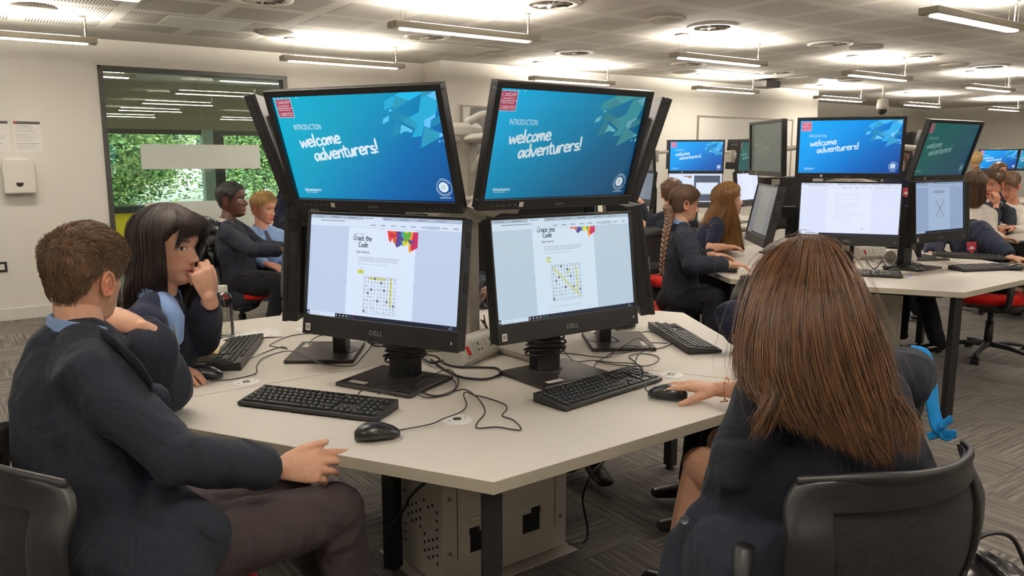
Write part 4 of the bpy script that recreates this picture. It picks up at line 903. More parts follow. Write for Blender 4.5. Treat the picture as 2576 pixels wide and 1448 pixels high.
# ================================================================== KEYBOARDS, MICE, SOCKETS
def make_keyboard():
    r = empty('keyboard'); L, W_ = .442, .127
    b = MB(); b.add([(-L/2, -W_/2, .004), (L/2, -W_/2, .004), (L/2, W_/2, .004), (-L/2, W_/2, .004), (-L/2, -W_/2, .014), (L/2, -W_/2, .014), (L/2, W_/2, .029), (-L/2, W_/2, .029)], [(3, 2, 1, 0), (4, 5, 6, 7), (0, 1, 5, 4), (1, 2, 6, 5), (2, 3, 7, 6), (3, 0, 4, 7)])
    b.add([(-L/2+.01, -W_/2+.008, 0), (L/2-.01, -W_/2+.008, 0), (L/2-.01, W_/2-.006, 0), (-L/2+.01, W_/2-.006, 0), (-L/2, -W_/2, .004), (L/2, -W_/2, .004), (L/2, W_/2, .004), (-L/2, W_/2, .004)], [(3, 2, 1, 0), (0, 1, 5, 4), (1, 2, 6, 5), (2, 3, 7, 6), (3, 0, 4, 7)])
    b.build('case', M_black, r, bevel=.0012)
    k = MB(); lg = MB(); sl = .015/W_
    def key(x0, row, w_, h_=.0155, lit=True, yy=None):
        y = (-W_/2+.018+row*.0187) if yy is None else yy; z = .014+(y+W_/2)*sl
        w2, h2 = w_-.0028, h_
        cx = x0+w_/2; t = .0035
        vs = [(cx-w2/2, y-h2/2, z), (cx+w2/2, y-h2/2, z), (cx+w2/2, y+h2/2, z+h2*sl), (cx-w2/2, y+h2/2, z+h2*sl), (cx-w2/2+.0012, y-h2/2+.001, z+t), (cx+w2/2-.0012, y-h2/2+.001, z+t), (cx+w2/2-.0012, y+h2/2-.0012, z+t+h2*sl), (cx-w2/2+.0012, y+h2/2-.0012, z+t+h2*sl)]
        k.add(vs, [(4, 5, 6, 7), (0, 1, 5, 4), (1, 2, 6, 5), (2, 3, 7, 6), (3, 0, 4, 7)])
        if lit:
            lx, ly = cx-w2/2+.0028, y+.0015; zz = z+t+.0004+(ly-y+h2/2)*sl
            lg.add([(lx, ly, zz), (lx+.0036, ly, zz), (lx+.0036, ly+.0038, zz+.0006), (lx, ly+.0038, zz+.0006)], [(0, 1, 2, 3)])
    x0 = -L/2+.012; u = .0188
    def rowk(row, widths, start=0, **kw):
        x = x0+start*u
        for w_ in widths: key(x, row, w_*u, lit=(w_ < 4), **kw); x += w_*u
    rowk(0, [1.25, 1.25, 1.25, 6.25, 1.25, 1.25, 1.25, 1.25]); rowk(1, [1.25]+[1]*11+[2.75]); rowk(2, [1.75]+[1]*12+[1.25]); rowk(3, [1.5]+[1]*12+[1.5]); rowk(4, [1]*13+[2])
    for row, ws in ((0, [1, 1, 1]), (3, [1, 1, 1]), (4, [1, 1, 1])): rowk(row, ws, 15.25)
    rowk(1, [1], 16.25)
    for row in range(5): rowk(row, [2, 1] if row == 0 else [1, 1, 1], 18.5); 
    rowk(0, [1], 21.5); rowk(2, [1], 21.5); rowk(4, [1], 21.5)
    yf = W_/2-.013
    for s_, n in ((0, 1), (1.6, 4), (5.9, 4), (10.3, 4), (15.25, 3)):
        for i in range(n): key(x0+(s_+i)*u, 0, u*.96, .0095, True, yf)
    k.build('keycaps', M_key, r); lg.build('key_legends', M_legend, r)
    return r
KB0 = make_keyboard()
def make_mouse():
    r = empty('computer_mouse'); n = 14; vs = []; seg = 18; prof = []
    for i in range(n):
        t = i/(n-1); x = -.056+.112*t; hw = .033*(math.sin(math.pi*min(1, max(.0, t*.96+.02)))**.42)*(1-.14*math.exp(-((t-.62)/.16)**2)); h = .040*(math.sin(math.pi*(t*.93+.035))**.55)*(1.05-.45*t)
        prof.append((x, hw, h))
    b = MB()
    for (x, hw, h) in prof:
        for k in range(seg):
            a = math.pi*2*k/seg; y = hw*math.cos(a); z = (h*max(0, math.sin(a))**.8 if math.sin(a) > 0 else 0)+.012*(.6+.4*math.cos(0)) if math.sin(a) > 0 else .003+.009*(1+math.sin(a))
            vs.append((x, y*(1 if math.sin(a) > -.5 else .9), z))
    fs = [(i*seg+k, i*seg+(k+1) % seg, (i+1)*seg+(k+1) % seg, (i+1)*seg+k) for i in range(n-1) for k in range(seg)]+[tuple(range(seg-1, -1, -1)), tuple(range((n-1)*seg, n*seg))]
    b.add(vs, fs); b.build('shell', mat('mouse_plastic', (27, 26, 27), .3), r, smooth=True)
    w_ = MB(); w_.T = Matrix.Translation((.034, 0, .0225)) @ Matrix.Rotation(math.pi/2, 4, 'X'); w_.lathe([(.008, -.0035), (.0105, -.002), (.0105, .002), (.008, .0035)], 16); w_.build('scroll_wheel', M_black, r, smooth=True)
    return r
MS0 = make_mouse(); uk = {'k': 0, 'm': 0}
def keyboard(x, y, yaw, lb, z=TZ):
    o = KB0 if not uk['k'] else copy_tree(KB0); uk['k'] = 1; return place(o, (x, y, z), (0, 0, math.radians(yaw)), lb, 'keyboards on the tables', 'keyboard')
def mouse(x, y, yaw, lb, z=TZ):
    o = MS0 if not uk['m'] else copy_tree(MS0); uk['m'] = 1; return place(o, (x, y, z), (0, 0, math.radians(yaw)), lb, 'mice on the tables', 'mouse')
keyboard(-.545, 2.122, -19.4, 'black keyboard in front of the near left computer, nearest the camera'); keyboard(.265, 2.275, 43, 'black keyboard in front of the near right computer, beside the hand on a mouse')
keyboard(.655, 2.95, 99, 'black keyboard at the right edge of the near table, gleaming keys'); keyboard(-.985, 2.72, -82, 'black keyboard at the left of the near table, next to the bottle')
mouse(-.335, 1.872, 16, 'black mouse lying free at the front of the near table'); mouse(.452, 2.205, 158, 'black mouse under the hand with the bracelet')
mouse(.455, 3.16, 200, 'black mouse at the back right of the near table'); mouse(-.975, 2.415, 8, 'black mouse under the hand at the left of the near table')
mouse(-.125, 3.62, -110, 'black mouse under a dark hand behind the near table pole')
def pz(px, py): return atz(px, py, TZ)
p = pz(2478, 678); keyboard(p.x, p.y, 14, 'black keyboard at the front right of the right-hand table'); p = pz(2440, 650); keyboard(p.x, p.y+.03, -30, 'black keyboard lying slanted at the back of the right-hand table')
p = pz(2165, 692); keyboard(p.x, p.y, -20, 'black keyboard half hidden behind the long-haired head, right-hand table'); p = pz(1800, 650); keyboard(1.32, 4.98, -92, 'black keyboard under the hands of the braided girl')
p = pz(2242, 686); mouse(p.x, p.y, 15, 'black mouse left of the light disc on the right-hand table'); p = pz(2548, 679); mouse(p.x, p.y, 160, 'black mouse at the right edge on the right-hand table')
p = pz(1802, 634); mouse(p.x, p.y, 10, 'black mouse between the braided girl and the long-haired girl'); p = atz(1628, 553, TZ); mouse(p.x, p.y, 90, 'black mouse under a hand at the far middle table')
def grommet(px, py, lb, glow=False):
    c = pz(px, py); r = empty('cable_grommet', c, lb, 'grommet', 'round table inserts'); b = MB(); b.lathe([(.041, 0), (.041, .002), (.038, .003), (.012, .003)], 36, c); b.build('disc', M_bright, r, smooth=False)
    b = MB(); b.lathe([(.012, .0032), (.011, .0045), (.001, .005)], 20, c); b.build('centre_socket', emat('led_blue', (110, 100, 240)) if glow else M_steel, r, smooth=True)
    b = MB()
    for a in (.6, 3.9): b.lathe([(.0022, .0031), (.0018, .0038)], 8, c+Vector((.026*math.cos(a), .026*math.sin(a), 0)))
    b.build('screw', M_dark, r)
grommet(1150, 1056, 'white round insert near the front mouse cable'); grommet(620, 962, 'white round insert left, beside the mouse cable'); grommet(768, 829, 'white round insert at the back left near the tissue'); grommet(1688, 943, 'white round insert behind the hand with the bracelet'); grommet(2288, 697, 'white round insert glowing blue on the right-hand table', True)
def make_power():
    r = empty('power_unit'); L = .235; P_ = [(-.03, .0), (.032, .0), (.046, .022), (.012, .078), (-.012, .088), (-.04, .082), (-.056, .06), (-.058, .03)]
    b = MB(); n = len(P_)
    vs = [(-L/2, y, z) for y, z in P_]+[(L/2, y, z) for y, z in P_]; b.add(vs, [tuple(range(n-1, -1, -1)), tuple(range(n, 2*n))]+[(i, (i+1) % n, n+(i+1) % n, n+i) for i in range(n)])
    b.build('casing', M_white, r, bevel=.004, seg=3)
    a, c = Vector((0, .046, .022)), Vector((0, .012, .078)); d = (c-a).normalized(); nr = Vector((0, d.z, -d.y)); mid = (a+c)/2; R = Matrix(((1, 0, 0), (0, d.y, nr.y), (0, d.z, nr.z))); 
    def on(x, t, h=0): return mid+Vector((x, 0, 0))+d*t+nr*h
    for x in (-.07, .008):
        s = MB(); s.box(on(x, 0, .001), (.062, .05, .003), R=R); fp = s.build('socket_plate', M_white, r, bevel=.0012)
        s = MB(); s.box(on(x, .013, .0028), (.0045, .011, .001), R=R)
        for q in (-.011, .011): s.box(on(x+q, -.009, .0028), (.0075, .005, .001), R=R)
        s.build('pin_hole', M_dark, fp)
    s = MB(); s.box(on(.078, 0, .001), (.034, .045, .003), R=R); sp_ = s.build('switch_plate', M_white, r, bevel=.001)
    s = MB(); s.box(on(.078, 0, .0035), (.014, .032, .004), R=R); s.build('red_rocker', mat('red_switch', (170, 20, 20), .3, emit=(150, 12, 12), estr=.4), sp_, bevel=.001)
    return r
PW0 = make_power(); upw = [0]
def power(x, y, yaw, lb):
    o = PW0 if not upw[0] else copy_tree(PW0); upw[0] = 1; place(o, (x, y, TZ), (0, 0, math.radians(yaw)), lb, 'power units round the poles', 'socket')
power(-.135, 2.655, 61-180+180, 'white socket unit with red switch in front of the near pole')
PW_fix = bpy.data.objects['power_unit']; PW_fix.rotation_euler.z = math.radians(240.5)
power(.035, 2.70, 310, 'white socket unit beside the stand of the near right computer'); power(-.30, 2.80, 180, 'white socket unit behind the stand of the near left computer')
p = pz(2205, 655); power(p.x, p.y+.1, 200, 'white socket unit among cables on the right-hand table'); p = pz(2268, 660); power(p.x, p.y, 215, 'white socket unit with lit red switch on the right-hand table')
# ------------------------------------------------------------------ cables
def tcable(pts, r, lb, up=None, zz=.0025):
    P = [atz(x, y, TZ+r+zz+((up or {}).get(i, 0))) for i, (x, y) in enumerate(pts)]
    return cable('cable', P, r, label=lb, group='cables on the tables')
tcable([(1003.7, 1081.4), (1082.5, 1066.4), (1116.6, 1052), (1158.6, 1036), (1174, 1018), (1166.5, 994), (1172, 985.8), (1192.7, 993), (1221.6, 999.5), (1266, 1015), (1275.4, 1028), (1263.6, 1045), (1292.4, 1057), (1309.5, 1080.8), (1250, 1073.5), (1202, 1076), (1200.6, 1062.5), (1220.3, 1035), (1203.2, 1002), (1171.7, 979.8), (1145.5, 982.4), (1116.6, 994), (1077, 999.5), (1043, 990), (1003.7, 980), (951, 990)], .0018, 'thin looping cable of the free mouse on the near table', {1: .006, 2: .012, 3: .006, 6: .01, 24: .016, 25: .016, 23: .016})
tcable([(900, 1000), (903, 988), (920, 978), (960, 972), (1010, 974), (1051, 985), (1090, 996), (1130, 990), (1152, 970), (1150, 947), (1132, 930), (1110, 932), (1082, 949), (1051, 968), (1060, 985), (1100, 994), (1140, 981), (1146, 962), (1120, 945), (1060, 948)], .0018, 'thin cable of the front keyboard coiled on the computer base', {0: .02, 1: .03, 2: .02, 3: .018, 4: .018, 5: .018, 12: .016, 13: .016, 18: .018, 19: .02})
tcable([(1068, 890), (1098, 897), (1116.6, 913), (1148, 922), (1213.7, 923.4), (1250, 926), (1258, 939), (1229, 952), (1187, 952), (1148, 944), (1108, 923), (1085, 905)], .0038, 'thick black power cable looping in front of the socket unit', {1: .02, 2: .01})
tcable([(1060, 900), (1085, 912), (1105, 908), (1125, 905)], .0045, 'short thick cable plugged in beside the near pole', {1: .01})
tcable([(1403, 853), (1420.5, 884.7), (1446.6, 908), (1490, 906.5), (1542, 911), (1594.5, 913.8), (1614.9, 922.5), (1617.8, 937)], .0018, 'thin cable running to the near right keyboard', {0: .06, 7: .028})
tcable([(1406, 887.6), (1446.6, 890.5), (1490, 896), (1533.6, 897.8), (1548, 882), (1583, 868.8), (1640, 876), (1665, 874), (1700, 860)], .0018, 'thin cable crossing to the keyboard at the right edge', {5: .016, 4: .01})
tcable([(1554, 942.8), (1513, 931), (1496, 917), (1542.3, 884.7), (1574, 867), (1606, 850), (1626.5, 864), (1635, 874.6), (1600, 882), (1540, 890)], .0018, 'thin cable arching high over the right computer base', {0: .01, 4: .03, 5: .045, 6: .03, 7: .018})
tcable([(1586, 936), (1597, 912), (1609, 887.6), (1640, 880)], .0018, 'short thin cable standing up by the near right keyboard', {0: .028, 2: .02})
tcable([(1499, 909), (1577, 919.6), (1635, 918), (1658, 902), (1641, 892), (1606, 889), (1583, 896), (1600, 912), (1618, 935)], .0018, 'thin cable with an oval loop behind the near right keyboard', {8: .028})
tcable([(1678.7, 863), (1629, 861.5), (1574, 864), (1545, 850), (1509, 828), (1490, 845)], .0018, 'thin cable from the gleaming keyboard', {0: .01, 3: .018, 4: .03})
tcable([(1664, 838), (1623.6, 834), (1588.7, 842.7), (1559.7, 835), (1527.8, 817), (1500, 830)], .0018, 'thin cable behind the back right mouse', {4: .02})
tcable([(1637, 994), (1622, 973), (1629, 958), (1643.9, 949), (1617.8, 943), (1580, 938)], .0018, 'thin cable of the mouse under the braceleted hand', {0: .012, 1: .032, 2: .034, 3: .034, 4: .034, 5: .034})
tcable([(529.6, 956.7), (588, 953), (642, 939), (645.5, 920), (661, 901), (706, 885), (737.7, 883.6), (769, 894.7), (810.7, 913.8), (883.8, 920), (909, 901), (941, 862)], .0018, 'thin mouse cable crossing the left computer base', {6: .016, 7: .016, 8: .016, 9: .01, 10: .02, 11: .05})
tcable([(632.8, 901), (667.8, 885), (706, 872.5), (721.8, 876), (686.8, 871), (680.5, 866), (721.8, 847), (769, 839), (845.7, 836), (880, 838)], .0018, 'thin keyboard cable at the back left of the near table', {0: .012})
tcable([(776, 866), (790, 850), (815, 842), (850, 840), (880, 845)], .0018, 'thin cable behind the left computer base', {0: .014})
for i in range(7):
    rg = random.Random(i); a = (905+rg.uniform(0, 12), 838+rg.uniform(0, 14)); c_ = (960+rg.uniform(-8, 12), 856+rg.uniform(-6, 16)); m_ = ((a[0]+c_[0])/2, (a[1]+c_[1])/2+rg.uniform(2, 12))
    tcable([a, m_, c_, (c_[0]+30, c_[1]+rg.uniform(-6, 8))], .003 if i % 2 else .0018, 'black cable in the tangle behind the near left computer', {0: .09, 1: .05, 2: .03, 3: .02})
for i in range(5):
    rg = random.Random(i+20); tcable([(1208+rg.uniform(0, 10), 790+rg.uniform(0, 20)), (1222, 815+rg.uniform(0, 12)), (1228+rg.uniform(-12, 6), 850+rg.uniform(-8, 8)), (1212+rg.uniform(-4, 8), 872)], .0022, 'black cable hanging beside the near pole', {0: .12, 1: .08, 2: .04})
for cpt, lb in (((-.338, 2.415), 'black cable coil strapped round the near left stand'), ((.107, 2.495), 'black cable coil strapped round the near right stand')):
    b = MB(); x, y = cpt
    for i in range(6):
        ang = i*.9; P = [(x+(.064+.004*math.sin(i*2))*math.cos(a*math.pi/8), y-.0+(.052)*math.sin(a*math.pi/8), TZ+.07+.010*i+.008*math.cos(a*math.pi/8+ang)) for a in range(16)]
        b.tube(P, .0036, 6, closed=True, round_=False)
    tag(b.build('cable_coil', M_cable, smooth=True, origin=(x, y, TZ+.12)), lb, 'cable', 'cable coils')
for i in range(9):
    rg = random.Random(i+40); x0_ = 2180+i*12; P = [(x0_, 655+rg.uniform(-8, 8)), (x0_+20, 668+rg.uniform(-10, 10)), (x0_+45, 662+rg.uniform(-14, 14)), (x0_+70, 676+rg.uniform(-8, 8))]
    tcable(P, .004 if i % 3 == 0 else .0022, 'black cable in the tangle on the right-hand table', {1: rg.uniform(.01, .05), 2: rg.uniform(.0, .06)})
# under-table cable on the right of the cabinet
cable('cable', [atz(1520, 1160, .3), at(1490, 1190, 2.75), at(1466, 1250, 2.78), at(1478, 1330, 2.85), atz(1470, 1362, .005), atz(1430, 1368, .005)], .004, label='black cable hanging down to the floor right of the cabinet')
cable('cable', [at(1075, 1208, 2.35), at(1035, 1245, 2.4), at(1010, 1290, 2.42), at(980, 1330, 2.45)], .005, label='thick cable drooping from the table underside by the cabinet')
# ================================================================== BOTTLE, NOTEBOOK, TISSUE, STATIONERY
c = pz(567, 848); r = empty('water_bottle', c, 'clear empty plastic bottle with white cap on the near table', 'bottle')
gm = bpy.data.materials.new('clear_plastic'); gm.use_nodes = True; nt = gm.node_tree; nt.nodes.clear()
out = nt.nodes.new('ShaderNodeOutputMaterial'); tr = nt.nodes.new('ShaderNodeBsdfTransparent'); gl = nt.nodes.new('ShaderNodeBsdfGlossy'); lw = nt.nodes.new('ShaderNodeFresnel'); mx = nt.nodes.new('ShaderNodeMixShader')
tr.inputs[0].default_value = (.9, .9, .87, 1); gl.inputs['Roughness'].default_value = .08; lw.inputs[0].default_value = 1.5; nt.links.new(mathn(nt, 'MULTIPLY_ADD', lw.outputs[0], 1.6, .04), mx.inputs[0]); nt.links.new(tr.outputs[0], mx.inputs[1]); nt.links.new(gl.outputs[0], mx.inputs[2]); nt.links.new(mx.outputs[0], out.inputs[0])
b = MB(); b.lathe([(.012, .006), (.026, .001), (.033, .006), (.035, .02), (.035, .05), (.0345, .07), (.035, .15), (.033, .163), (.02, .178), (.0165, .182)], 32, c, cap=False); b.build('body', gm, r, smooth=True)
b = MB(); b.lathe([(.0165, .178), (.0185, .18), (.019, .2), (.0175, .205), (.001, .205)], 28, c); b.build('cap', M_white, r, smooth=False, bevel=.0008)
b = MB(); rg = random.Random(4); n = 14; vs = []
q = [pz(560, 858), pz(713, 848), pz(700, 826), pz(560, 842)]
for i in range(n):
    for j in range(6):
        s, t = i/(n-1), j/5; a_ = q[0].lerp(q[1], s); d_ = q[3].lerp(q[2], s); P_ = a_.lerp(d_, t); P_.z += .004+.006*noise.noise(P_*60)+.004*math.sin(s*19+t*5); vs.append(P_)
b.add(vs, [(i*6+j, (i+1)*6+j, (i+1)*6+j+1, i*6+j+1) for i in range(n-1) for j in range(5)])
ts = b.build('paper_tissue', M_paper, smooth=False, origin=q[0]); so = ts.modifiers.new('s', 'SOLIDIFY'); so.thickness = .0012; tag(ts, 'crumpled white tissue lying behind the bottle', 'tissue')
c = pz(488, 900); r = empty('notebook', c, 'open notebook with cream pages left of the keyboard', 'notebook'); yw = math.radians(8)
for s in (0, 1, 2):
    b = MB(); b.T = Matrix.Translation(c) @ Matrix.Rotation(yw+s*.06, 4, 'Z')
    pr = [(-.09, 0), (.0, 0), (.085, 0), (.085, .006), (.04, .012+.004*s), (-.09, .012)]
    b.add([(x, y0, z+s*.009) for y0 in (-.06, .065) for x, z in pr], [(5, 4, 3, 2, 1, 0), (6, 7, 8, 9, 10, 11)]+[(i, (i+1) % 6, 6+(i+1) % 6, 6+i) for i in range(6)])
    b.build('page_block' if s < 2 else 'top_page', mat('cream_paper', (206, 184, 130), .8) if s == 2 else mat('page_edge', (222, 206, 168), .8), r)
b = MB(); b.T = Matrix.Translation(c) @ Matrix.Rotation(yw, 4, 'Z'); b.box((0, .0, .0), (.2, .135, .003)); b.build('cover', mat('dark_cover', (60, 50, 44), .6), r)
# ================================================================== PEOPLE
SK = {'fair': (222, 170, 140), 'pink': (214, 154, 128), 'tan': (196, 142, 112), 'dark': (84, 52, 40), 'deep': (110, 74, 58)}
def ramp(x, tab):
    for i in range(len(tab)-1):
        if x <= tab[i+1][0]:
            t = (x-tab[i][0])/(tab[i+1][0]-tab[i][0]); t = t*t*(3-2*t)*.5+t*.5; return tab[i][1]+(tab[i+1][1]-tab[i][1])*t
    return tab[-1][1]
T_YF = [(-.118, .045), (-.112, .066), (-.1, .079), (-.088, .082), (-.07, .083), (-.05, .083), (-.03, .083), (-.01, .081), (0, .08), (.015, .085), (.03, .089), (.05, .088), (.07, .079), (.088, .062), (.102, .04), (.112, .018), (.116, .0)]
T_W = [(-.118, .02), (-.108, .033), (-.095, .044), (-.08, .05), (-.06, .056), (-.04, .062), (-.02, .067), (0, .07), (.02, .073), (.04, .0745), (.06, .072), (.08, .062), (.097, .044), (.109, .024), (.116, .0)]
T_YB = [(-.118, .0), (-.1, .02), (-.085, .045), (-.06, .068), (-.03, .082), (0, .092), (.025, .098), (.05, .096), (.075, .082), (.095, .058), (.108, .032), (.116, .0)]
def g(x, s): return math.exp(-(x/s)**2)
def head_pt(th, z, face=True):           # th: 0 = front, + towards the person's left; returns local point
    yf, w_, yb = ramp(z, T_YF), ramp(z, T_W), ramp(z, T_YB)
    s, c = math.sin(th), math.cos(th)
    x = w_*math.copysign(abs(s)**.92, s)*-1; y = (yf if c > 0 else yb)*math.copysign(abs(c)**.92, c)
    if c <= 0 and z < -.05: w2 = 1
    if face and c > 0:
        ax = abs(x); d = 0
        hN = ramp(z, [(-.052, 0), (-.044, .010), (-.036, .025), (-.03, .0265), (-.02, .0215), (-.008, .013), (.004, .0055), (.014, .001), (.02, 0)]) if -.052 < z < .02 else 0
        wn = ramp(z, [(-.05, .013), (-.036, .013), (-.025, .0095), (-.005, .0065), (.02, .007)])
        d += hN*g(x, wn)
        d += .005*g(ax-.0125, .0055)*g(z+.038, .008)
        d -= .0115*g(ax-.03, .0145)*g(z-.001, .0115)
        d += .0065*g(ax-.031, .0115)*g(z-.0, .0085)
        d += .0035*g(ax-.03, .02)*g(z-.021, .007)
        d += .0035*g(ax-.043, .014)*g(z+.022, .014)
        d += .0065*g(x, .02)*g(z+.0625, .0055)+.0068*g(x, .018)*g(z+.0735, .0055)-.0035*g(x, .024)*g(z+.068, .0022)
        d += .003*g(x, .022)*g(z+.064, .016)
        d -= .005*g(x, .02)*g(z+.084, .006); d += .005*g(x, .018)*g(z+.1, .01)
        y += d*min(1, c*1.6)
    return Vector((x, y, z))
def head_grid(nth, nz, skin, brow=(60, 42, 32), lips=None):
    zs = []
    for i in range(nz):
        t = i/(nz-1); zs.append(-.118+.234*(t+.06*math.sin(2*math.pi*t)*.5))
    zs[-1] = .116
    ths = [2*math.pi*k/nth for k in range(nth)]
    ths = [a-.42*math.sin(a) for a in ths]          # denser at the front
    vs = []; cols = []; sk = np.array(lin(skin)); lp = np.array(lin(lips or (min(255, skin[0]*.86), skin[1]*.62, skin[2]*.62))); br = np.array(lin(brow))
    for z in zs:
        for th in ths:
            p = head_pt(th, z); vs.append(p); c = sk.copy(); ax = abs(p.x)
            if math.cos(th) > 0:
                c = c*(1-.0*1)+0
                f = g(p.x, .024)*g(z+.0675, .0088); f = min(1, f*1.5); c = c*(1-f)+lp*f
                f = g(p.x, .022)*g(z+.068, .0016); c = c*(1-.75*f)
                ch = g(ax-.04, .016)*g(z+.03, .016)*.35; c = c*(1-ch)+c*np.array([1.12, .8, .78])*ch
                arch = .0215+.004*g(ax-.034, .012)-.002*(ax > .04)
                if .012 < ax < .05: f = g(z-arch, .0036)*min(1, (ax-.012)/.005)*min(1, (.05-ax)/.006); c = c*(1-.85*f)+br*.85*f
                ex = (ax-.031)/.0145; ez = (z+.0002)/(.0049)
                r = ex*ex+ez*ez
                if r < 1:
                    c = np.array(lin((222, 214, 208))); ir = ((ax-.0305)/.0062)**2+((z-.001)/.0062)**2
                    if ir < 1: c = np.array(lin((58, 38, 28)))
                    if ir < .25: c = np.array(lin((12, 10, 10)))
                if 1 <= r < 1.75 and z > .0: c = c*.25
                elif 1 <= r < 1.5: c = c*.7
                if g(ax-.0085, .004)*g(z+.0465, .0035) > .5: c = c*.4
            cols.append(tuple(c)+(1,))
    n = len(ths); fs = []
    for i in range(nz-1):
        for k in range(n): fs.append((i*n+k, i*n+(k+1) % n, (i+1)*n+(k+1) % n, (i+1)*n+k))
    fs.append(tuple(range(n-1, -1, -1)))
    return vs, fs, cols
def ear(mb, sgn):
    c = Vector((sgn*.073, -.008, -.008)); out = Vector((sgn, -.35, 0)).normalized()
    P = []
    for k in range(11):
        a = math.radians(-70+k*31); P.append(c+Vector((0, .0, 0))+Vector((sgn*.006, -.017*math.cos(a)-.004, .03*math.sin(a)+.003*math.cos(a)))+out*(.007 if 2 < k < 9 else .002))
    mb.tube(P, [.0042]*11, 6)
    mb.ell(c+out*.001+Vector((0, -.004, .002)), (.006, .015, .027), nu=10, nv=8)
    mb.ell(c+Vector((0, .004, -.028)), (.005, .008, .009), nu=8, nv=6)
    mb.tube([c+out*.006+Vector((0, .006, .012)), c+out*.008+Vector((0, -.006, .004)), c+out*.006+Vector((0, -.002, -.014))], .0035, 6)
def hand_build(mb, M, side, curls, spread=1.0, thumb=(.6, .7, -.25), tcurl=(25, 25), s=.92, nails=None):
    # local frame: x towards the fingertips, z back of the hand, y towards the thumb (mirrored by side)
    m = side
    def T(p): return M @ Vector((p[0]*s, p[1]*s*m, p[2]*s))
    sd = (M.to_3x3() @ Vector((0, 1, 0))).normalized()
    mb.tube([T((-.03, 0, 0)), T((0, 0, 0)), T((.03, .001, .001)), T((.06, 0, .001)), T((.086, -.001, 0))], [(.026*s, .018*s), (.027*s, .017*s), (.036*s, .0155*s), (.041*s, .0145*s), (.04*s, .0115*s)], 14, side=sd)
    base = [(.086, .029, 0), (.09, .0095, .001), (.086, -.0105, 0), (.078, -.029, -.002)]; ln = [(.04, .024, .02), (.044, .027, .021), (.04, .025, .02), (.031, .019, .018)]
    for f in range(4):
        p = Vector(base[f]); ang = 0; fan = (1.5-f)*.055*spread; pts = [T(p-Vector((.022, 0, 0))), T(p)]; q = p.copy()
        for j in range(3):
            ang += math.radians(curls[f][j]); d = Vector((math.cos(ang)*math.cos(fan), math.sin(fan), -math.sin(ang))); q = q+d*ln[f][j]; pts.append(T(q))
        r = [.0098, .0095, .0088, .0081, .0073]; k = .9 if f == 3 else 1.0
        mb.tube(pts, [x*s*k for x in r], 9)
        if nails is not None: nails.append((pts[-1], (pts[-1]-pts[-2]).normalized(), (M.to_3x3() @ Vector((math.sin(ang), 0, math.cos(ang)))).normalized(), .0062*s*k))
    b_ = Vector((.018, .022, -.006)); d = Vector(thumb).normalized(); side_ax = d.cross(Vector((0, 0, 1))).normalized()
    pts = [T((.008, .01, -.004)), T(b_)]; q = b_.copy(); up_ = d.cross(Vector((0, -1, 0))) 
    for j, l in enumerate((.04, .031, .024)):
        if j:
            ax = Vector((0, 0, 1)); d = Matrix.Rotation(-math.radians(tcurl[j-1]), 3, ax) @ d
        q = q+d*l; pts.append(T(q))
    mb.tube(pts, [x*s for x in (.014, .0155, .0125, .0105, .0085)], 10)
    if nails is not None: nails.append((pts[-1], (pts[-1]-pts[-2]).normalized(), (M.to_3x3() @ Vector((0, .3, 1))).normalized(), .0075*s))
def basis(o, x, z):
    x = Vector(x).normalized(); z = Vector(z); z = (z-x*z.dot(x)).normalized(); y = z.cross(x)
    return Matrix(((x.x, y.x, z.x, o[0]), (x.y, y.y, z.y, o[1]), (x.z, y.z, z.z, o[2]), (0, 0, 0, 1)))
def head_matrix(c, az, pitch=0, roll=0, s=1.0):     # az: heading of the face, clockwise from +y; pitch > 0 looks up
    return Matrix.Translation(Vector(c)) @ Matrix.Rotation(-math.radians(az), 4, 'Z') @ Matrix.Rotation(math.radians(pitch), 4, 'X') @ Matrix.Rotation(math.radians(roll), 4, 'Y') @ Matrix.Scale(s, 4)
def fold(vs, nr, amp, freq, seed=0, stretch=(1, 1, 1)):
    out = vs.copy(); off = Vector((seed*3.7, seed*1.3, seed*5.1)); st = stretch
    for i in range(len(vs)):
        p = Vector((vs[i][0]*freq*st[0], vs[i][1]*freq*st[1], vs[i][2]*freq*st[2]))+off
        q = p+noise.noise_vector(p*.7)*.6
        d = 1-abs(noise.noise(q))*2.6
        out[i] += nr[i]*amp*(d*.8+.35*noise.noise(p*2.3))
    return out
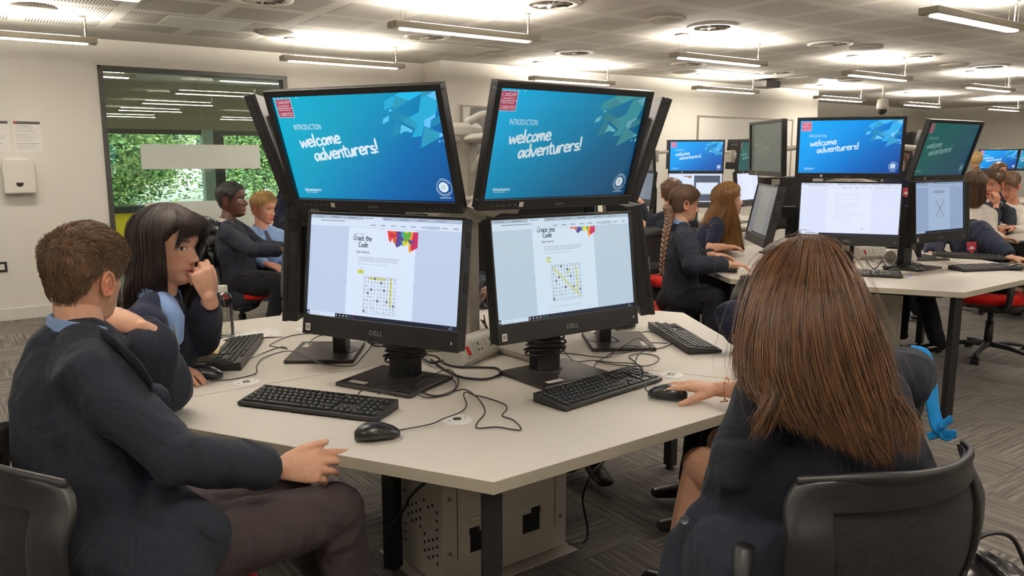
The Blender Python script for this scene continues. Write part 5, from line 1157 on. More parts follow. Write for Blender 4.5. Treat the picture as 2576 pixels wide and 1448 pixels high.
def hair_strands(name, S, width, m, parent, rng=RNG, taper=True):
    S = np.asarray(S, dtype=float); n, P, _ = S.shape; t = np.gradient(S, axis=1); t /= (np.linalg.norm(t, axis=2, keepdims=True)+1e-9)
    ref = rng.normal(size=(n, 1, 3)); a = np.cross(t, np.broadcast_to(ref, t.shape)); a /= (np.linalg.norm(a, axis=2, keepdims=True)+1e-9); b = np.cross(t, a)
    pr = np.linspace(0, 1, P); wv = (np.minimum(1, .35+pr*4)*np.minimum(1, (1-pr)*3+.12) if taper else np.ones(P))[None, :, None]*width*rng.uniform(.7, 1.3, size=(n, 1, 1))
    rings = [S+wv*(math.cos(q)*a+math.sin(q)*b) for q in (0, 2.094, 4.189)]
    Vv = np.stack(rings, axis=2).reshape(-1, 3)
    idx = np.arange(n*P).reshape(n, P)*3; f = []
    for k in range(3):
        k2 = (k+1) % 3; f.append(np.stack([idx[:, :-1]+k, idx[:, :-1]+k2, idx[:, 1:]+k2, idx[:, 1:]+k], axis=-1).reshape(-1, 4))
    F = np.concatenate(f); me = bpy.data.meshes.new(name); me.vertices.add(len(Vv)); Vv = Vv-np.array(wloc(parent)); me.vertices.foreach_set('co', Vv.ravel().astype(np.float32))
    me.loops.add(F.size); me.loops.foreach_set('vertex_index', F.ravel().astype(np.int32)); me.polygons.add(len(F))
    me.polygons.foreach_set('loop_start', np.arange(0, F.size, 4, dtype=np.int32)); me.polygons.foreach_set('loop_total', np.full(len(F), 4, dtype=np.int32)) if bpy.app.version < (4, 1) else None
    me.update(calc_edges=True); me.polygons.foreach_set('use_smooth', np.ones(len(F), dtype=bool)); me.materials.append(m)
    o = bpy.data.objects.new(name, me); COL.objects.link(o); o.parent = parent; return o
def scalp_normal(th, z):
    e = .004; a = head_pt(th+.03, z, False)-head_pt(th-.03, z, False); b = head_pt(th, min(.1155, z+e), False)-head_pt(th, z-e, False); n = a.cross(b)
    p = head_pt(th, z, False)-Vector((0, 0, -.0)); n = n.normalized() if n.length > 1e-9 else Vector((0, 0, 1))
    return n if n.dot(p) > 0 else -n
def hairline(deg, kind):
    t = [(0, .066), (25, .064), (45, .05), (58, .03), (68, .012), (80, -.005), (90, .028), (100, .03), (112, -.002), (125, -.03), (145, -.055), (180, -.062)] if kind == 'short' else [(0, .07), (30, .066), (50, .045), (65, .02), (80, .0), (90, -.02), (110, -.06), (180, -.075)]
    return ramp(abs(deg), t)
def cap_mesh(name, M, thick, m, parent, kind='short', nth=64, nz=34, rough=.002, seed=0, topboost=.0):
    # closed shell lying on the scalp, its rim following the hairline
    vs = []; fs = []
    for k in range(nth):
        th = 2*math.pi*k/nth; dg = math.degrees(th); dg = dg-360 if dg > 180 else dg; z0 = hairline(dg, kind)
        for i in range(nz+1):
            t = i/nz; z = z0+(.1158-z0)*(t**.8); e = min(1, t*5)**.5
            p = head_pt(th, z, False); n = scalp_normal(th, min(z, .112)); h = thick*(.25+.75*e)+topboost*max(0, z)/.11*e+rough*noise.noise(p*90+Vector((seed, 0, 0)))*e
            vs.append(M @ (p*1.0+n*h))
    ctr = M @ Vector((0, 0, .1158+thick+topboost*.9))
    N1 = nz+1
    for k in range(nth):
        k2 = (k+1) % nth
        for i in range(nz): fs.append((k*N1+i, k2*N1+i, k2*N1+i+1, k*N1+i+1))
    base = len(vs)
    for k in range(nth):
        th = 2*math.pi*k/nth; dg = math.degrees(th); dg = dg-360 if dg > 180 else dg; z0 = hairline(dg, kind); vs.append(M @ (head_pt(th, z0, False)*.97))
    for k in range(nth): k2 = (k+1) % nth; fs.append((base+k, base+k2, k2*N1, k*N1))
    fs.append(tuple(base+k for k in range(nth)))
    o = link_mesh(name, vs, fs, m, parent, True); return o
def cap_strands(M, m, cp, n, kind='long', off=.0165, w=.0009, seed=0, part=0.0, topboost=.006):
    rg = random.Random(seed+50); S = []
    for i in range(n):
        th = rg.uniform(-math.pi, math.pi); dg = math.degrees(th); z0 = hairline(dg, kind)+.001; st = []; dt = rg.gauss(0, .12); l0 = rg.uniform(0, .35)
        for k in range(9):
            t = l0+(1-l0)*k/8; z = .1152+(z0-.1152)*(1-math.cos(t*math.pi/2))**.9 if t < 1 else z0; t2 = th+dt*(1-t); p = head_pt(t2, z, False); nn = scalp_normal(t2, min(z, .112))
            e = min(1, (1-t)*5+.25); st.append(M @ (p+nn*((off+rg.uniform(0, .0012))*e+topboost*max(0, z)/.11*.9)+Vector((part*max(0, 1-t*2), 0, 0))))
        S.append(st)
    return hair_strands('hair_strands', S, w, m, cp)
def short_hair(M, m, parent, n=2500, L=.022, w=.0006, seed=0, sweep=(0, .6, .1), top=.012):
    cp = cap_mesh('hair', M, .006, m, parent, 'short', seed=seed, topboost=top)
    rg = random.Random(seed); S = []
    while len(S) < n:
        th = rg.uniform(0, 2*math.pi); u_ = rg.random(); dg = math.degrees(th); dg = dg-360 if dg > 180 else dg
        z0 = hairline(dg, 'short')+.002; z = z0+(.1155-z0)*u_**.7
        w_ = ramp(z, T_W)/.0745
        if rg.random() > max(.15, w_): continue
        p = head_pt(th, z, False); nn = scalp_normal(th, min(z, .112)); tb = max(0, min(1, (z-.045)/.05)); base = p+nn*(.004+top*max(0, z)/.11*.8)
        down = Vector((0, -.15, -1)); down = (down-nn*down.dot(nn)).normalized() if abs(nn.z) < .95 else Vector((0, 1, 0)); sw = Vector(sweep); sw = sw-nn*sw.dot(nn)
        d = (down*(1-tb)+sw.normalized()*tb*1.2+nn*(.22+.4*tb)+Vector((rg.gauss(0, .16), rg.gauss(0, .16), rg.gauss(0, .12)))).normalized(); l = L*(.55+.75*tb)*rg.uniform(.7, 1.25); st = []
        for k in range(5):
            t = k/4; st.append(M @ (base+d*l*t+nn*(.0025*math.sin(t*3.1))-Vector((0, 0, 1))*l*.18*t*t))
        S.append(st)
    hair_strands('hair_strands', S, w, m, cp, taper=True)
    return cp
def skull_guide(M, phi, out, drop, tipin=0, wav=0, crown=(0, -.015), lift=.012, fwd=0, n=16, headlen=.5):
    # phi: 0 = back, +-90 sides, local frame; path from the parting over the skull and then down
    pts = []; s, c = math.sin(phi), -math.cos(phi); th = math.atan2(-s, c)
    for i in range(n):
        t = i/(n-1)
        if t < headlen:
            q = t/headlen; z = .117-.117*(1-math.cos(q*math.pi/2))**1.0-.02*q; z = max(-.02, z); p = head_pt(th, min(z, .1155), False); nn = scalp_normal(th, min(z, .11)); p = p+nn*(lift+out*q*.5); p.x += crown[0]*(1-q); p.y += crown[1]*(1-q); last = p
        else:
            q = (t-headlen)/(1-headlen); p = last+Vector((s*out*q*(1-q)*1.2, c*out*q*(1-q)*1.2, 0))+Vector((0, fwd*q, -drop*q)); p.x *= (1-tipin*q); p.x += wav*math.sin(q*9+phi*3)*q; p.y += wav*math.cos(q*8+phi*5)*q*.6
        pts.append(M @ p)
    return pts
def guide_hair(name, G, m, parent, n=2500, w=.0007, thick=.02, jitter=.004, seed=0, clump=.5, sheet=True, inward=None, flow=.012):
    # G: neighbouring guide curves (same number of points); a thick sheet below plus loose strands on it
    rng = np.random.default_rng(seed+11); G = np.array([[list(p) for p in gd] for gd in G]); K, P, _ = G.shape
    inward = np.array(inward) if inward is not None else G.mean(axis=(0, 1)); root = parent
    if sheet:
        gu = np.linspace(0, K-1, (K-1)*6+1); Gi = np.array([G[int(min(a, K-2))]*(1-(a-int(min(a, K-2))))+G[int(min(a, K-2))+1]*(a-int(min(a, K-2))) for a in gu]); k2 = len(Gi)
        tt = np.linspace(0, 1, P)[None, :, None]; dirn = inward[None, None, :]-Gi; dirn[..., 2] *= .25; dirn /= np.linalg.norm(dirn, axis=2, keepdims=True)+1e-9
        ridge = np.array([noise.noise(Vector((a*2.7, seed, 0))) for a in gu])[:, None, None]*flow*np.minimum(1, tt*2)
        A = Gi-dirn*ridge+dirn*jitter; B = Gi+dirn*thick
        B[:, -1] = A[:, -1]; vs = np.concatenate([A.reshape(-1, 3), B.reshape(-1, 3)]); off = k2*P; fs = []
        for i in range(k2-1):
            for j in range(P-1):
                a = i*P+j; fs.append((a, a+P, a+P+1, a+1)); b = a+off; fs.append((b, b+1, b+P+1, b+P))
        for j in range(P-1): a = j; fs.append((a, a+1, a+1+off, a+off)); a = (k2-1)*P+j; fs.append((a, a+off, a+off+1, a+1))
        for i in range(k2-1): a = i*P; fs.append((a, a+off, a+off+P, a+P))
        root = link_mesh(name, vs, fs, m, parent, True)
    a = rng.uniform(0, K-1.001, size=n); i0 = a.astype(int); f = (a-i0)[:, None, None]; S = G[i0]*(1-f)+G[i0+1]*f
    cl = (np.round(a*9)/9); c0 = np.minimum(cl.astype(int), K-2); cf = (cl-c0)[:, None, None]; Cc = G[c0]*(1-cf)+G[c0+1]*cf
    tt = np.linspace(0, 1, P)[None, :, None]; S = S*(1-clump*tt**1.5)+Cc*clump*tt**1.5
    ph = rng.uniform(0, 6.28, size=(n, 1, 1)); axis = rng.normal(size=(n, 1, 3)); S = S+rng.normal(size=(n, 1, 3))*jitter*(.4+.9*tt)+axis*jitter*.7*np.sin(tt*rng.uniform(3, 9, size=(n, 1, 1))+ph)*tt
    if sheet:
        dirn = inward[None, None, :]-S; dirn[..., 2] *= .25; dirn /= np.linalg.norm(dirn, axis=2, keepdims=True)+1e-9
        ridge = np.array([noise.noise(Vector((x*2.7, seed, 0))) for x in a])[:, None, None]*flow*np.minimum(1, tt*2); S = S-dirn*ridge
    Lr = 1.06-.38*rng.uniform(0, 1, size=(n, 1))**2.2; src = np.linspace(0, 1, P); out = np.empty_like(S)
    for k in range(n):
        q = np.minimum(1, src*Lr[k, 0]*.97)
        for d in range(3): out[k, :, d] = np.interp(q, src, S[k, :, d])
    h = hair_strands('hair_strands' if sheet else name, out, w, m, root, rng)
    return root
def make_person(label, spec):
    """spec: joints in room coordinates; H head centre, az/pitch/roll of the face, N neck base, SL SR EL ER WL WR, P pelvis, KL KR AL AR ..."""
    S = spec; skin = SK[S.get('skin', 'fair')]; vx = S.get('vx', .005); k = S.get('s', 1.0); R_ = {}
    J = {a: Vector(b) for a, b in S['J'].items()}; M = head_matrix(J['H'], S['az'], S.get('pitch', 0), S.get('roll', 0), S.get('hs', .95))
    sd = (J['SR']-J['SL']).normalized(); P = J['P']; N = J['N']; org = Vector((P.x, P.y, 0 if not S.get('z0') else S['z0']))
    mb = MB()
    nk = M @ Vector((0, -.02, -.07)); mb.tube([N-Vector((0, 0, .05)), N, nk, M @ Vector((0, -.015, -.02))], [(.062*k, .055*k), (.05*k, .05*k), (.047*k, .049*k), (.042*k, .046*k)], 16, side=sd)
    mb.tube([P, P.lerp(N, .5), P.lerp(N, .88), N-Vector((0, 0, .03))], [(.12*k, .08*k), (.1*k, .07*k), (.13*k, .07*k), (.07*k, .05*k)], 16, side=sd)
    for s in 'LR':
        if 'E'+s not in J: continue
        mb.tube([N.lerp(J['S'+s], .5)-Vector((0, 0, .02)), J['S'+s], J['E'+s]], [.04*k, .038*k, .03*k], 12)
        if 'W'+s in J: mb.tube([J['E'+s], J['E'+s].lerp(J['W'+s], .35), J['W'+s]], [.031*k, (.032*k), .0225*k], 12)
        if 'K'+s in J:
            lr = S.get('leg', 1.0); pp = P+(J['K'+s]-P).normalized()*.02+sd*(.07*k if s == 'R' else -.07*k)
            mb.tube([pp, pp.lerp(J['K'+s], .5), J['K'+s]], [.075*k*lr, .066*k*lr, .053*k*lr], 14)
            if 'A'+s in J: mb.tube([J['K'+s], J['K'+s].lerp(J['A'+s], .3), J['A'+s]], [.05*k*lr, .05*k*lr, .032*k*lr], 12)
    nails = []
    for h in S.get('hands', []): hand_build(mb, basis(h['o'], h['x'], h['z']), h['side'], h['curl'], h.get('spread', 1), h.get('thumb', (.6, .7, -.25)), h.get('tc', (25, 25)), h.get('s', .9)*k, nails if S.get('nails') else None)
    eb = len(mb.v)
    bv, bf, _ = remesh(mb, vx, S.get('sm', 3), .5)
    hd = MB(); ear(hd, 1); ear(hd, -1); ev, ef, _ = remesh(hd, .0022 if vx < .005 else .004, 2)
    hv, hf, hc = head_grid(*( (120, 132) if S.get('hi') else (72, 78)), skin, S.get('brow', (60, 42, 32)), S.get('lips'))
    sk = tuple(lin(skin))+(1,); vs = [Vector(v) for v in bv]; fs = list(bf); cols = [sk]*len(vs)
    b0 = len(vs); vs += [M @ Vector(v) for v in ev]; fs += [tuple(i+b0 for i in f) for f in ef]; rc = tuple(c*x for c, x in zip(lin(skin), (1.05, .82, .78)))+(1,); cols += [rc]*len(ev)
    b0 = len(vs); vs += [M @ v for v in hv]; fs += [tuple(i+b0 for i in f) for f in hf]; cols += hc
    body = link_mesh('person', vs, fs, M_skin, None, True, None, org, cols); tag(body, label, 'person')
    if nails:
        for p, d, u_, r in nails:
            nb = MB(); sd_ = d.cross(u_).normalized(); Mx = Matrix((d, sd_, u_)).transposed(); nb.ell(p+d*.001+u_*r*.75, (r*.95, r*.78, r*.32), Mx, 10, 6); nb.build('fingernail', mat('nail', (226, 176, 158), .25), body, smooth=True)
    # clothing
    top = S.get('top'); g_ = S.get('girth', 1.0)*k
    if top:
        kind, m, short = top['kind'], top['m'], top.get('short', False); tb = MB()
        hip = P+Vector((0, 0, top.get('hem', -.02))); W0, W1, W2, W3 = .165*g_, .15*g_, .17*g_, .15*g_; D0, D1, D2, D3 = .125*g_, .108*g_, .115*g_, .085*g_
        up_ = (N-P).normalized()
        tb.tube([hip, P.lerp(N, .3), P.lerp(N, .6), P.lerp(N, .85), N-up_*.03], [(W0, D0), (W1, D1), (W2, D2), (W3, D3), (.075*g_, .065*g_)], 24, side=sd)
        a, b_ = J['SL'], J['SR']; tb.tube([a, a.lerp(N, .45)+Vector((0, 0, .004)), N+Vector((0, 0, -.03)), b_.lerp(N, .45)+Vector((0, 0, .004)), b_], [(.052*k, .055*k), (.056*k, .048*k), (.062*k, .05*k), (.056*k, .048*k), (.052*k, .055*k)], 16)
        for s in 'LR':
            if 'E'+s not in J: continue
            sh, el = J['S'+s], J['E'+s]; aw = top.get('arm', 1.0)
            if short: tb.tube([sh, sh.lerp(el, .62)], [.056*k*aw, .05*k*aw], 14); continue
            tb.tube([sh, sh.lerp(el, .5), el], [.062*k*aw, .056*k*aw, .05*k*aw], 16)
            if 'W'+s in J:
                wr = J['W'+s]; cf = top.get('cuff'+s, top.get('cuff', .93)); q = (wr-el).normalized(); tb.tube([el-q*.02, el.lerp(wr, .5*cf), el.lerp(wr, cf)], [.05*k*aw, .047*k*aw, (.042 if kind == 'blazer' else .034)*k*aw], 18, round_=False)
        for a_, r_ in top.get('extra', []): tb.tube(a_, r_, 16)
        vv, ff, nn = remesh(tb, top.get('vx', max(.006, vx*1.3)), 14, .5)
        vv = fold(vv, nn, top.get('fold', .0045), top.get('freq', 11), seed=S.get('seed', 1), stretch=top.get('stretch', (1, 1, .55)))
        o = link_mesh(kind, vv, [tuple(f) for f in ff], m, body, True); R_['top'] = o
        if top.get('collar', True):
            # collar: a leaning ring round the neck, open at the front
            fwd = M.to_3x3() @ Vector((0, 1, 0)); fwd.z = 0; bf = sd.cross(Vector((0, 0, 1))); bf = -bf if bf.dot(fwd) < 0 else bf; bf.normalize()
            for nm, mm, r0, z0, hgt, tk in (('shirt_collar', top.get('shirt', M_shirt), .056, .028, .034, .004), ('jacket_collar', m, .067, .002, .036, .006)):
                if nm == 'jacket_collar' and kind != 'blazer': continue
                if nm == 'shirt_collar' and top.get('noshirt'): continue
                cb = MB(); ring = []; n_ = 20
                for i in range(n_+1):
                    a_ = math.radians(-140+280*i/n_); d = (-bf*math.cos(a_)+sd*math.sin(a_)); drop = .03*(abs(a_)/2.44)**2
                    ring.append((N+d*(r0*k)*(1+.12*(abs(a_) > 1.6))+Vector((0, 0, z0-drop)), d))
                v_ = []
                for p, d in ring: v_ += [p-Vector((0, 0, hgt*.5)), p-Vector((0, 0, hgt*.5))+d*tk*2.6, p+Vector((0, 0, hgt*.5))+d*tk, p+Vector((0, 0, hgt*.5))-d*.001]
                f_ = []
                for i in range(n_):
                    for q in range(4): f_.append((4*i+q, 4*i+(q+1) % 4, 4*i+4+(q+1) % 4, 4*i+4+q))
                f_ += [(3, 2, 1, 0), (4*n_, 4*n_+1, 4*n_+2, 4*n_+3)]
                cb.add(v_, f_); cb.build(nm, mm, body, smooth=True, bevel=.002)
            if top.get('tie'):
                tb_ = MB(); a_ = N+bf*.062*k+Vector((0, 0, -.005)); b2 = N.lerp(P, .42)+bf*(D2+.012); tb_.tube([a_, a_.lerp(b2, .5)+bf*.012, b2], [(.012, .006), (.02, .006), (.028, .006)], 8, side=sd); tb_.build('tie', mat('navy_tie', (30, 36, 58), .6), body, smooth=True)
    bt = S.get('bottom')
    if bt and 'KL' in J:
        tb = MB(); lr = bt.get('r', 1.0)
        tb.ell(P+Vector((0, 0, -.01)), (.155*k*lr, .13*k*lr, .11*k*lr))
        for s in 'LR':
            if 'K'+s not in J or bt['kind'] == 'skirt': continue
            pp = P+sd*(.075*k if s == 'R' else -.075*k); kn = J['K'+s]; tb.tube([pp, pp.lerp(kn, .5), kn], [.098*k*lr, .088*k*lr, .07*k*lr], 16)
            if bt['kind'] == 'trousers' and 'A'+s in J: an = J['A'+s]; tb.tube([kn, kn.lerp(an, .4), an+Vector((0, 0, .02))], [.069*k*lr, .066*k*lr, .056*k*lr], 14)
        if bt['kind'] == 'skirt' and 'KR' in J: tb.tube([P+sd*-.05, J['KL'].lerp(P, .62)], .11*k, 14); tb.tube([P+sd*.05, J['KR'].lerp(P, .62)], .11*k, 14)
        vv, ff, nn = remesh(tb, max(.007, vx*1.4), 5, .5); vv = fold(vv, nn, .004, 12, seed=5)
        link_mesh(bt['kind'], vv, [tuple(f) for f in ff], bt['m'], body, True)
    for s in 'LR':
        if S.get('shoes', True) and 'A'+s in J:
            an = J['A'+s]; d = Vector(S.get('toe', (0, 1, 0))); d.z = 0; d.normalize(); zf = an.z-.055
            tb = MB(); tb.tube([an+Vector((0, 0, -.02))-d*.03, an+d*.06+Vector((0, 0, -.035)), an+d*.15+Vector((0, 0, -.045))], [(.036, .036), (.042, .03), (.038, .02)], 12, side=d.cross(Vector((0, 0, 1))))
            tb.build('shoe', M_shoe, body, smooth=True)
    R_['body'] = body; R_['M'] = M; R_['org'] = org
    return R_
REL = [[18, 22, 15]]*4; FLAT = [[10, 14, 8]]*4; FIST = [[70, 80, 50]]*4
H_brown = hair_mat('hair_brown', (34, 23, 16), (112, 78, 52)); H_boy = hair_mat('hair_light_brown', (48, 34, 25), (142, 108, 76), .5)
H_auburn = hair_mat('hair_auburn', (40, 27, 19), (150, 106, 70), .36); H_dark = hair_mat('hair_dark', (16, 11, 10), (66, 50, 42), .52)
H_blond = hair_mat('hair_blond', (132, 98, 54), (222, 186, 124), .5); H_black = hair_mat('hair_black', (10, 9, 9), (34, 28, 26), .6); H_long = hair_mat('hair_golden_brown', (66, 42, 24), (196, 142, 82), .36)
# ================================================================== CHAIRS
def make_chair():
    r = empty('office_chair'); sz = .47
    # seat: rounded cushion
    n = 28; vs = []; fs = []
    def outl(k, w_=.235, d=.225):
        a = 2*math.pi*k/n; c, s = math.cos(a), math.sin(a); e = .55; return Vector((w_*math.copysign(abs(c)**e, c)*(1-.1*(s < 0)*abs(s)), d*math.copysign(abs(s)**e, s), 0))
    lv = [(.9, -.035), (1.0, -.018), (1.0, .01), (.95, .028), (.8, .036), (.4, .03), (.0, .026)]
    for sc, z in lv:
        for k in range(n): p = outl(k)*sc; vs.append((p.x, p.y+.02, sz+z-.025+(-.02 if p.y > .2*sc and z > 0 else 0)))
    for i in range(len(lv)-1):
        for k in range(n): fs.append((i*n+k, i*n+(k+1) % n, (i+1)*n+(k+1) % n, (i+1)*n+k))
    fs.append(tuple(range(n-1, -1, -1))); link_mesh('seat', vs, fs, M_red, r, True)
    b = MB(); b.box((0, .0, sz-.075), (.36, .34, .03)); b.box((0, -.02, sz-.11), (.16, .2, .05)); b.build('seat_pan', M_chair, r, bevel=.008)
    # backrest: curved shell with a flared top rim and a mesh panel
    def bp(u, z, off=0):          # u -1..1 across, z height; behind is -y
        w_ = .27*(1-.1*max(0, (.6-z))/.16)*(1-.16*max(0, (z-.66)/.18)**3); x = w_*u; t = (z-.49)/.35; z_ = z; z = .92-(.84-z)*1.2
        y = -.235+.085*u*u-.03*math.sin(t*math.pi)+.0*t-.035*max(0, (z-.82)/.1)**2+.03*abs(u)**3*max(0, (z-.78)/.14)
        nrm = Vector((-.17*u/.225*.5*2*.225/ .225*.5, 1, 0)).normalized(); return Vector((x, y, z_-.022*abs(u)**5*max(0, (z_-.7)/.14)))+nrm*off
    NU, NZ = 22, 20; zs = [.49+.35*j/NZ for j in range(NZ+1)]; us = [-1+2*i/NU for i in range(NU+1)]
    def shell(name, m, ur, zr, th, off, sub=None, invert=None):
        vs = []; fs = []; U_ = [u for u in us if ur[0]-1e-6 <= u <= ur[1]+1e-6]; Z_ = [z for z in zs if zr[0]-1e-6 <= z <= zr[1]+1e-6]; a, c = len(U_), len(Z_)
        for s in (off, off-th):
            for u in U_:
                for z in Z_: vs.append(bp(u, z, s))
        N_ = a*c; hole = invert
        def inside(i, j): return hole and hole[0] < (U_[i]+U_[i+1])/2 < hole[1] and hole[2] < (Z_[j]+Z_[j+1])/2 < hole[3]
        for i in range(a-1):
            for j in range(c-1):
                if inside(i, j): continue
                p = i*c+j; fs.append((p, p+1, p+c+1, p+c)); fs.append((p+N_, p+N_+c, p+N_+c+1, p+N_+1))
                for (di, dj, e0, e1) in ((-1, 0, p, p+1), (1, 0, p+c+1, p+c), (0, -1, p+c, p), (0, 1, p+1, p+c+1)):
                    ii, jj = i+di, j+dj
                    if ii < 0 or jj < 0 or ii >= a-1 or jj >= c-1 or inside(ii, jj): fs.append((e1, e0, e0+N_, e1+N_))
        return link_mesh(name, vs, fs, m, r, True)
    fr = shell('back_frame', M_chair, (-1, 1), (.49, .84), .022, .0, invert=(-.72, .72, .56, .765)); bv = fr.modifiers.new('b', 'BEVEL'); bv.width = .006; bv.segments = 2; bv.limit_method = 'ANGLE'
    shell('back_mesh', M_mesh, (-.82, .82), (.525, .8), .006, -.004)
    b = MB(); b.tube(smoothcurve([bp(u, .84, -.01)+Vector((0, -.006, .0)) for u in (-1, -.6, -.2, .2, .6, 1)], 6), (.013, .008), 8, side=(0, 0, 1)); b.build('top_rim', M_chair, r, smooth=True)
    b = MB(); b.tube([(0, -.1, sz-.09), (0, -.25, sz-.08), (0, -.29, .52), (0, -.27, .6)], (.035, .014), 10, side=(1, 0, 0)); b.build('back_support', M_chair, r, smooth=True)
    for s in (-1, 1):
        b = MB(); b.tube([(s*.17, -.03, sz-.085), (s*.25, -.05, sz-.08), (s*.272, -.07, sz-.02), (s*.275, -.08, .655)], [.018, .02, .021, .02], 12, round_=False); a = b.build('arm_post', M_chair, r, smooth=True)
    b = MB(); b.cyl((0, 0, .12), (0, 0, sz-.1), .018, 14); b.cyl((0, 0, .08), (0, 0, .27), .028, 14); b.build('gas_column', M_black, r, smooth=True)
    b = MB(); b.tube([(.12, .02, sz-.1), (.2, .05, sz-.12), (.22, .05, sz-.125)], [.006, .006, .014], 8); b.build('height_lever', M_black, r, smooth=True)
    bs = MB()
    for k in range(5):
        a = 2*math.pi*k/5+.3; d = Vector((math.cos(a), math.sin(a), 0)); bs.tube([d*.02+Vector((0, 0, .1)), d*.16+Vector((0, 0, .095)), d*.31+Vector((0, 0, .07))], [(.026, .022), (.022, .018), (.016, .013)], 8, side=d.cross(Vector((0, 0, 1))))
    bs.build('star_base', M_chair, r, smooth=True)
    for k in range(5):
        a = 2*math.pi*k/5+.3; d = Vector((math.cos(a), math.sin(a), 0)); c = d*.31; sdv = d.cross(Vector((0, 0, 1))); b = MB()
        for s in (-1, 1): b.cyl(c+sdv*s*.006+Vector((0, 0, .028)), c+sdv*s*.024+Vector((0, 0, .028)), .027, 14)
        b.cyl(c+Vector((0, 0, .03)), c+Vector((0, 0, .07)), .008); b.build('castor', M_black, r, smooth=False)
    return r
CH0 = make_chair(); uc = [0]
def chair(x, y, az, lb, z=0):
    o = CH0 if not uc[0] else copy_tree(CH0); uc[0] = 1; return place(o, (x, y, z), (0, 0, -math.radians(az)), lb, 'red-seated office chairs', 'chair')
ch1 = chair(-.865, 1.675, 48, 'black office chair with red seat under the boy in the left foreground')
ch1k = [c for c in ch1.children if c.name.startswith('arm_post')]
ch2 = chair(.68, 1.655, -25, 'black office chair with curved back behind the long-haired girl in the right foreground')
chair(-1.25, 2.74, 84, 'office chair of the dark-haired girl at the left of the near table'); chair(1.04, 2.92, -88, 'office chair at the right of the near table with the blue-strapped backpack')
chair(-2.02, 5.78, 88, 'red-seated office chair with a black coat over its back, by the glazing'); chair(-.95, 4.2, 168, 'office chair behind the left computers of the near table'); chair(.0, 4.62, 188, 'office chair behind the pole of the near table')
chair(1.46, 3.98, 36, 'empty office chair behind the head of the long-haired girl in front'); chair(.80, 5.0, 84, 'office chair with red seat under the braided girl'); chair(1.45, 6.95, 22, 'office chair of the boy seated behind the braided girl')
chair(3.44, 5.55, -65, 'office chair with bright red seat under the right-hand table'); chair(1.3, 6.3, 130, 'office chair of the long-haired girl in the sleeveless top')
for c in ch1k: bpy.data.objects.remove(c)
# ================================================================== THE PUPILS
def Lw(o, *a): return Vector(o)+Vector(a)
# --- boy in the left foreground
P = at(330, 1380, 1.74); N = at(202, 835, 1.75)
WR = at(704, 1176, 1.80); WL = at(358, 826, 1.98)
b1 = make_person('person in a navy blazer in the left foreground, chin on fist, gripping the table edge', dict(
    J=dict(H=at(214, 694, 1.78), N=N, P=P, SL=N+V(-.07, .13, -.055), SR=N+V(.085, -.125, -.06), EL=at(425, 985, 2.14), ER=at(432, 1150, 1.60), WL=WL, WR=WR,
           KR=at(846, 1284, 1.90), KL=at(735, 1262, 2.08), AR=V(-.40, 1.90, .09), AL=V(-.55, 2.25, .09)),
    az=17, pitch=-4, roll=5, hs=.93, skin='fair', vx=.0035, hi=True, seed=2, nails=True, girth=.98,
    hands=[dict(o=WR, x=(.93, .34, -.08), z=(.12, -.84, .5), side=1, curl=[[10, 16, 10], [16, 26, 16], [26, 34, 20], [34, 38, 24]], thumb=(.88, .46, .1), tc=(10, 6), s=.98),
           dict(o=WL, x=(-.86, -.2, .42), z=(.3, -.55, .75), side=-1, curl=[[72, 85, 55]]*4, thumb=(.7, .5, -.5), tc=(20, 20), s=.9)],
    top=dict(kind='blazer', m=M_navy, hem=-.09, cuff=.9, cuffL=.98, fold=.012, freq=7.5, arm=1.06, vx=.006, extra=[([at(160, 888, 1.74), at(148, 1000, 1.72), at(175, 1180, 1.72), at(270, 1350, 1.74)], [.07, .092, .1, .1]), ([at(418, 975, 2.1), at(366, 872, 2.0)], [.062, .066]), ([P+V(-.0, 0, .02), at(430, 1330, 1.66), at(520, 1370, 1.66)], [(.13, .1), (.11, .07), (.07, .04)]), ([at(330, 1400, 1.66), at(420, 1440, 1.62)], [.12, .09])]),
    bottom=dict(kind='trousers', m=M_trous, r=.96), toe=(.6, .8, 0), brow=(90, 66, 46)))
short_hair(b1['M'], H_boy, b1['body'], 13000, .018, .0005, 3, sweep=(.5, .8, .1), top=.010)
b = MB(); b.tube(smoothcurve([at(262, 846, 1.66), at(312, 884, 1.63), at(362, 938, 1.63), at(398, 1004, 1.65), at(410, 1078, 1.68)], 6), (.024, .0045), 10, side=(.3, .3, -1)); b.build('lapel', M_navy, b1['body'], smooth=True)
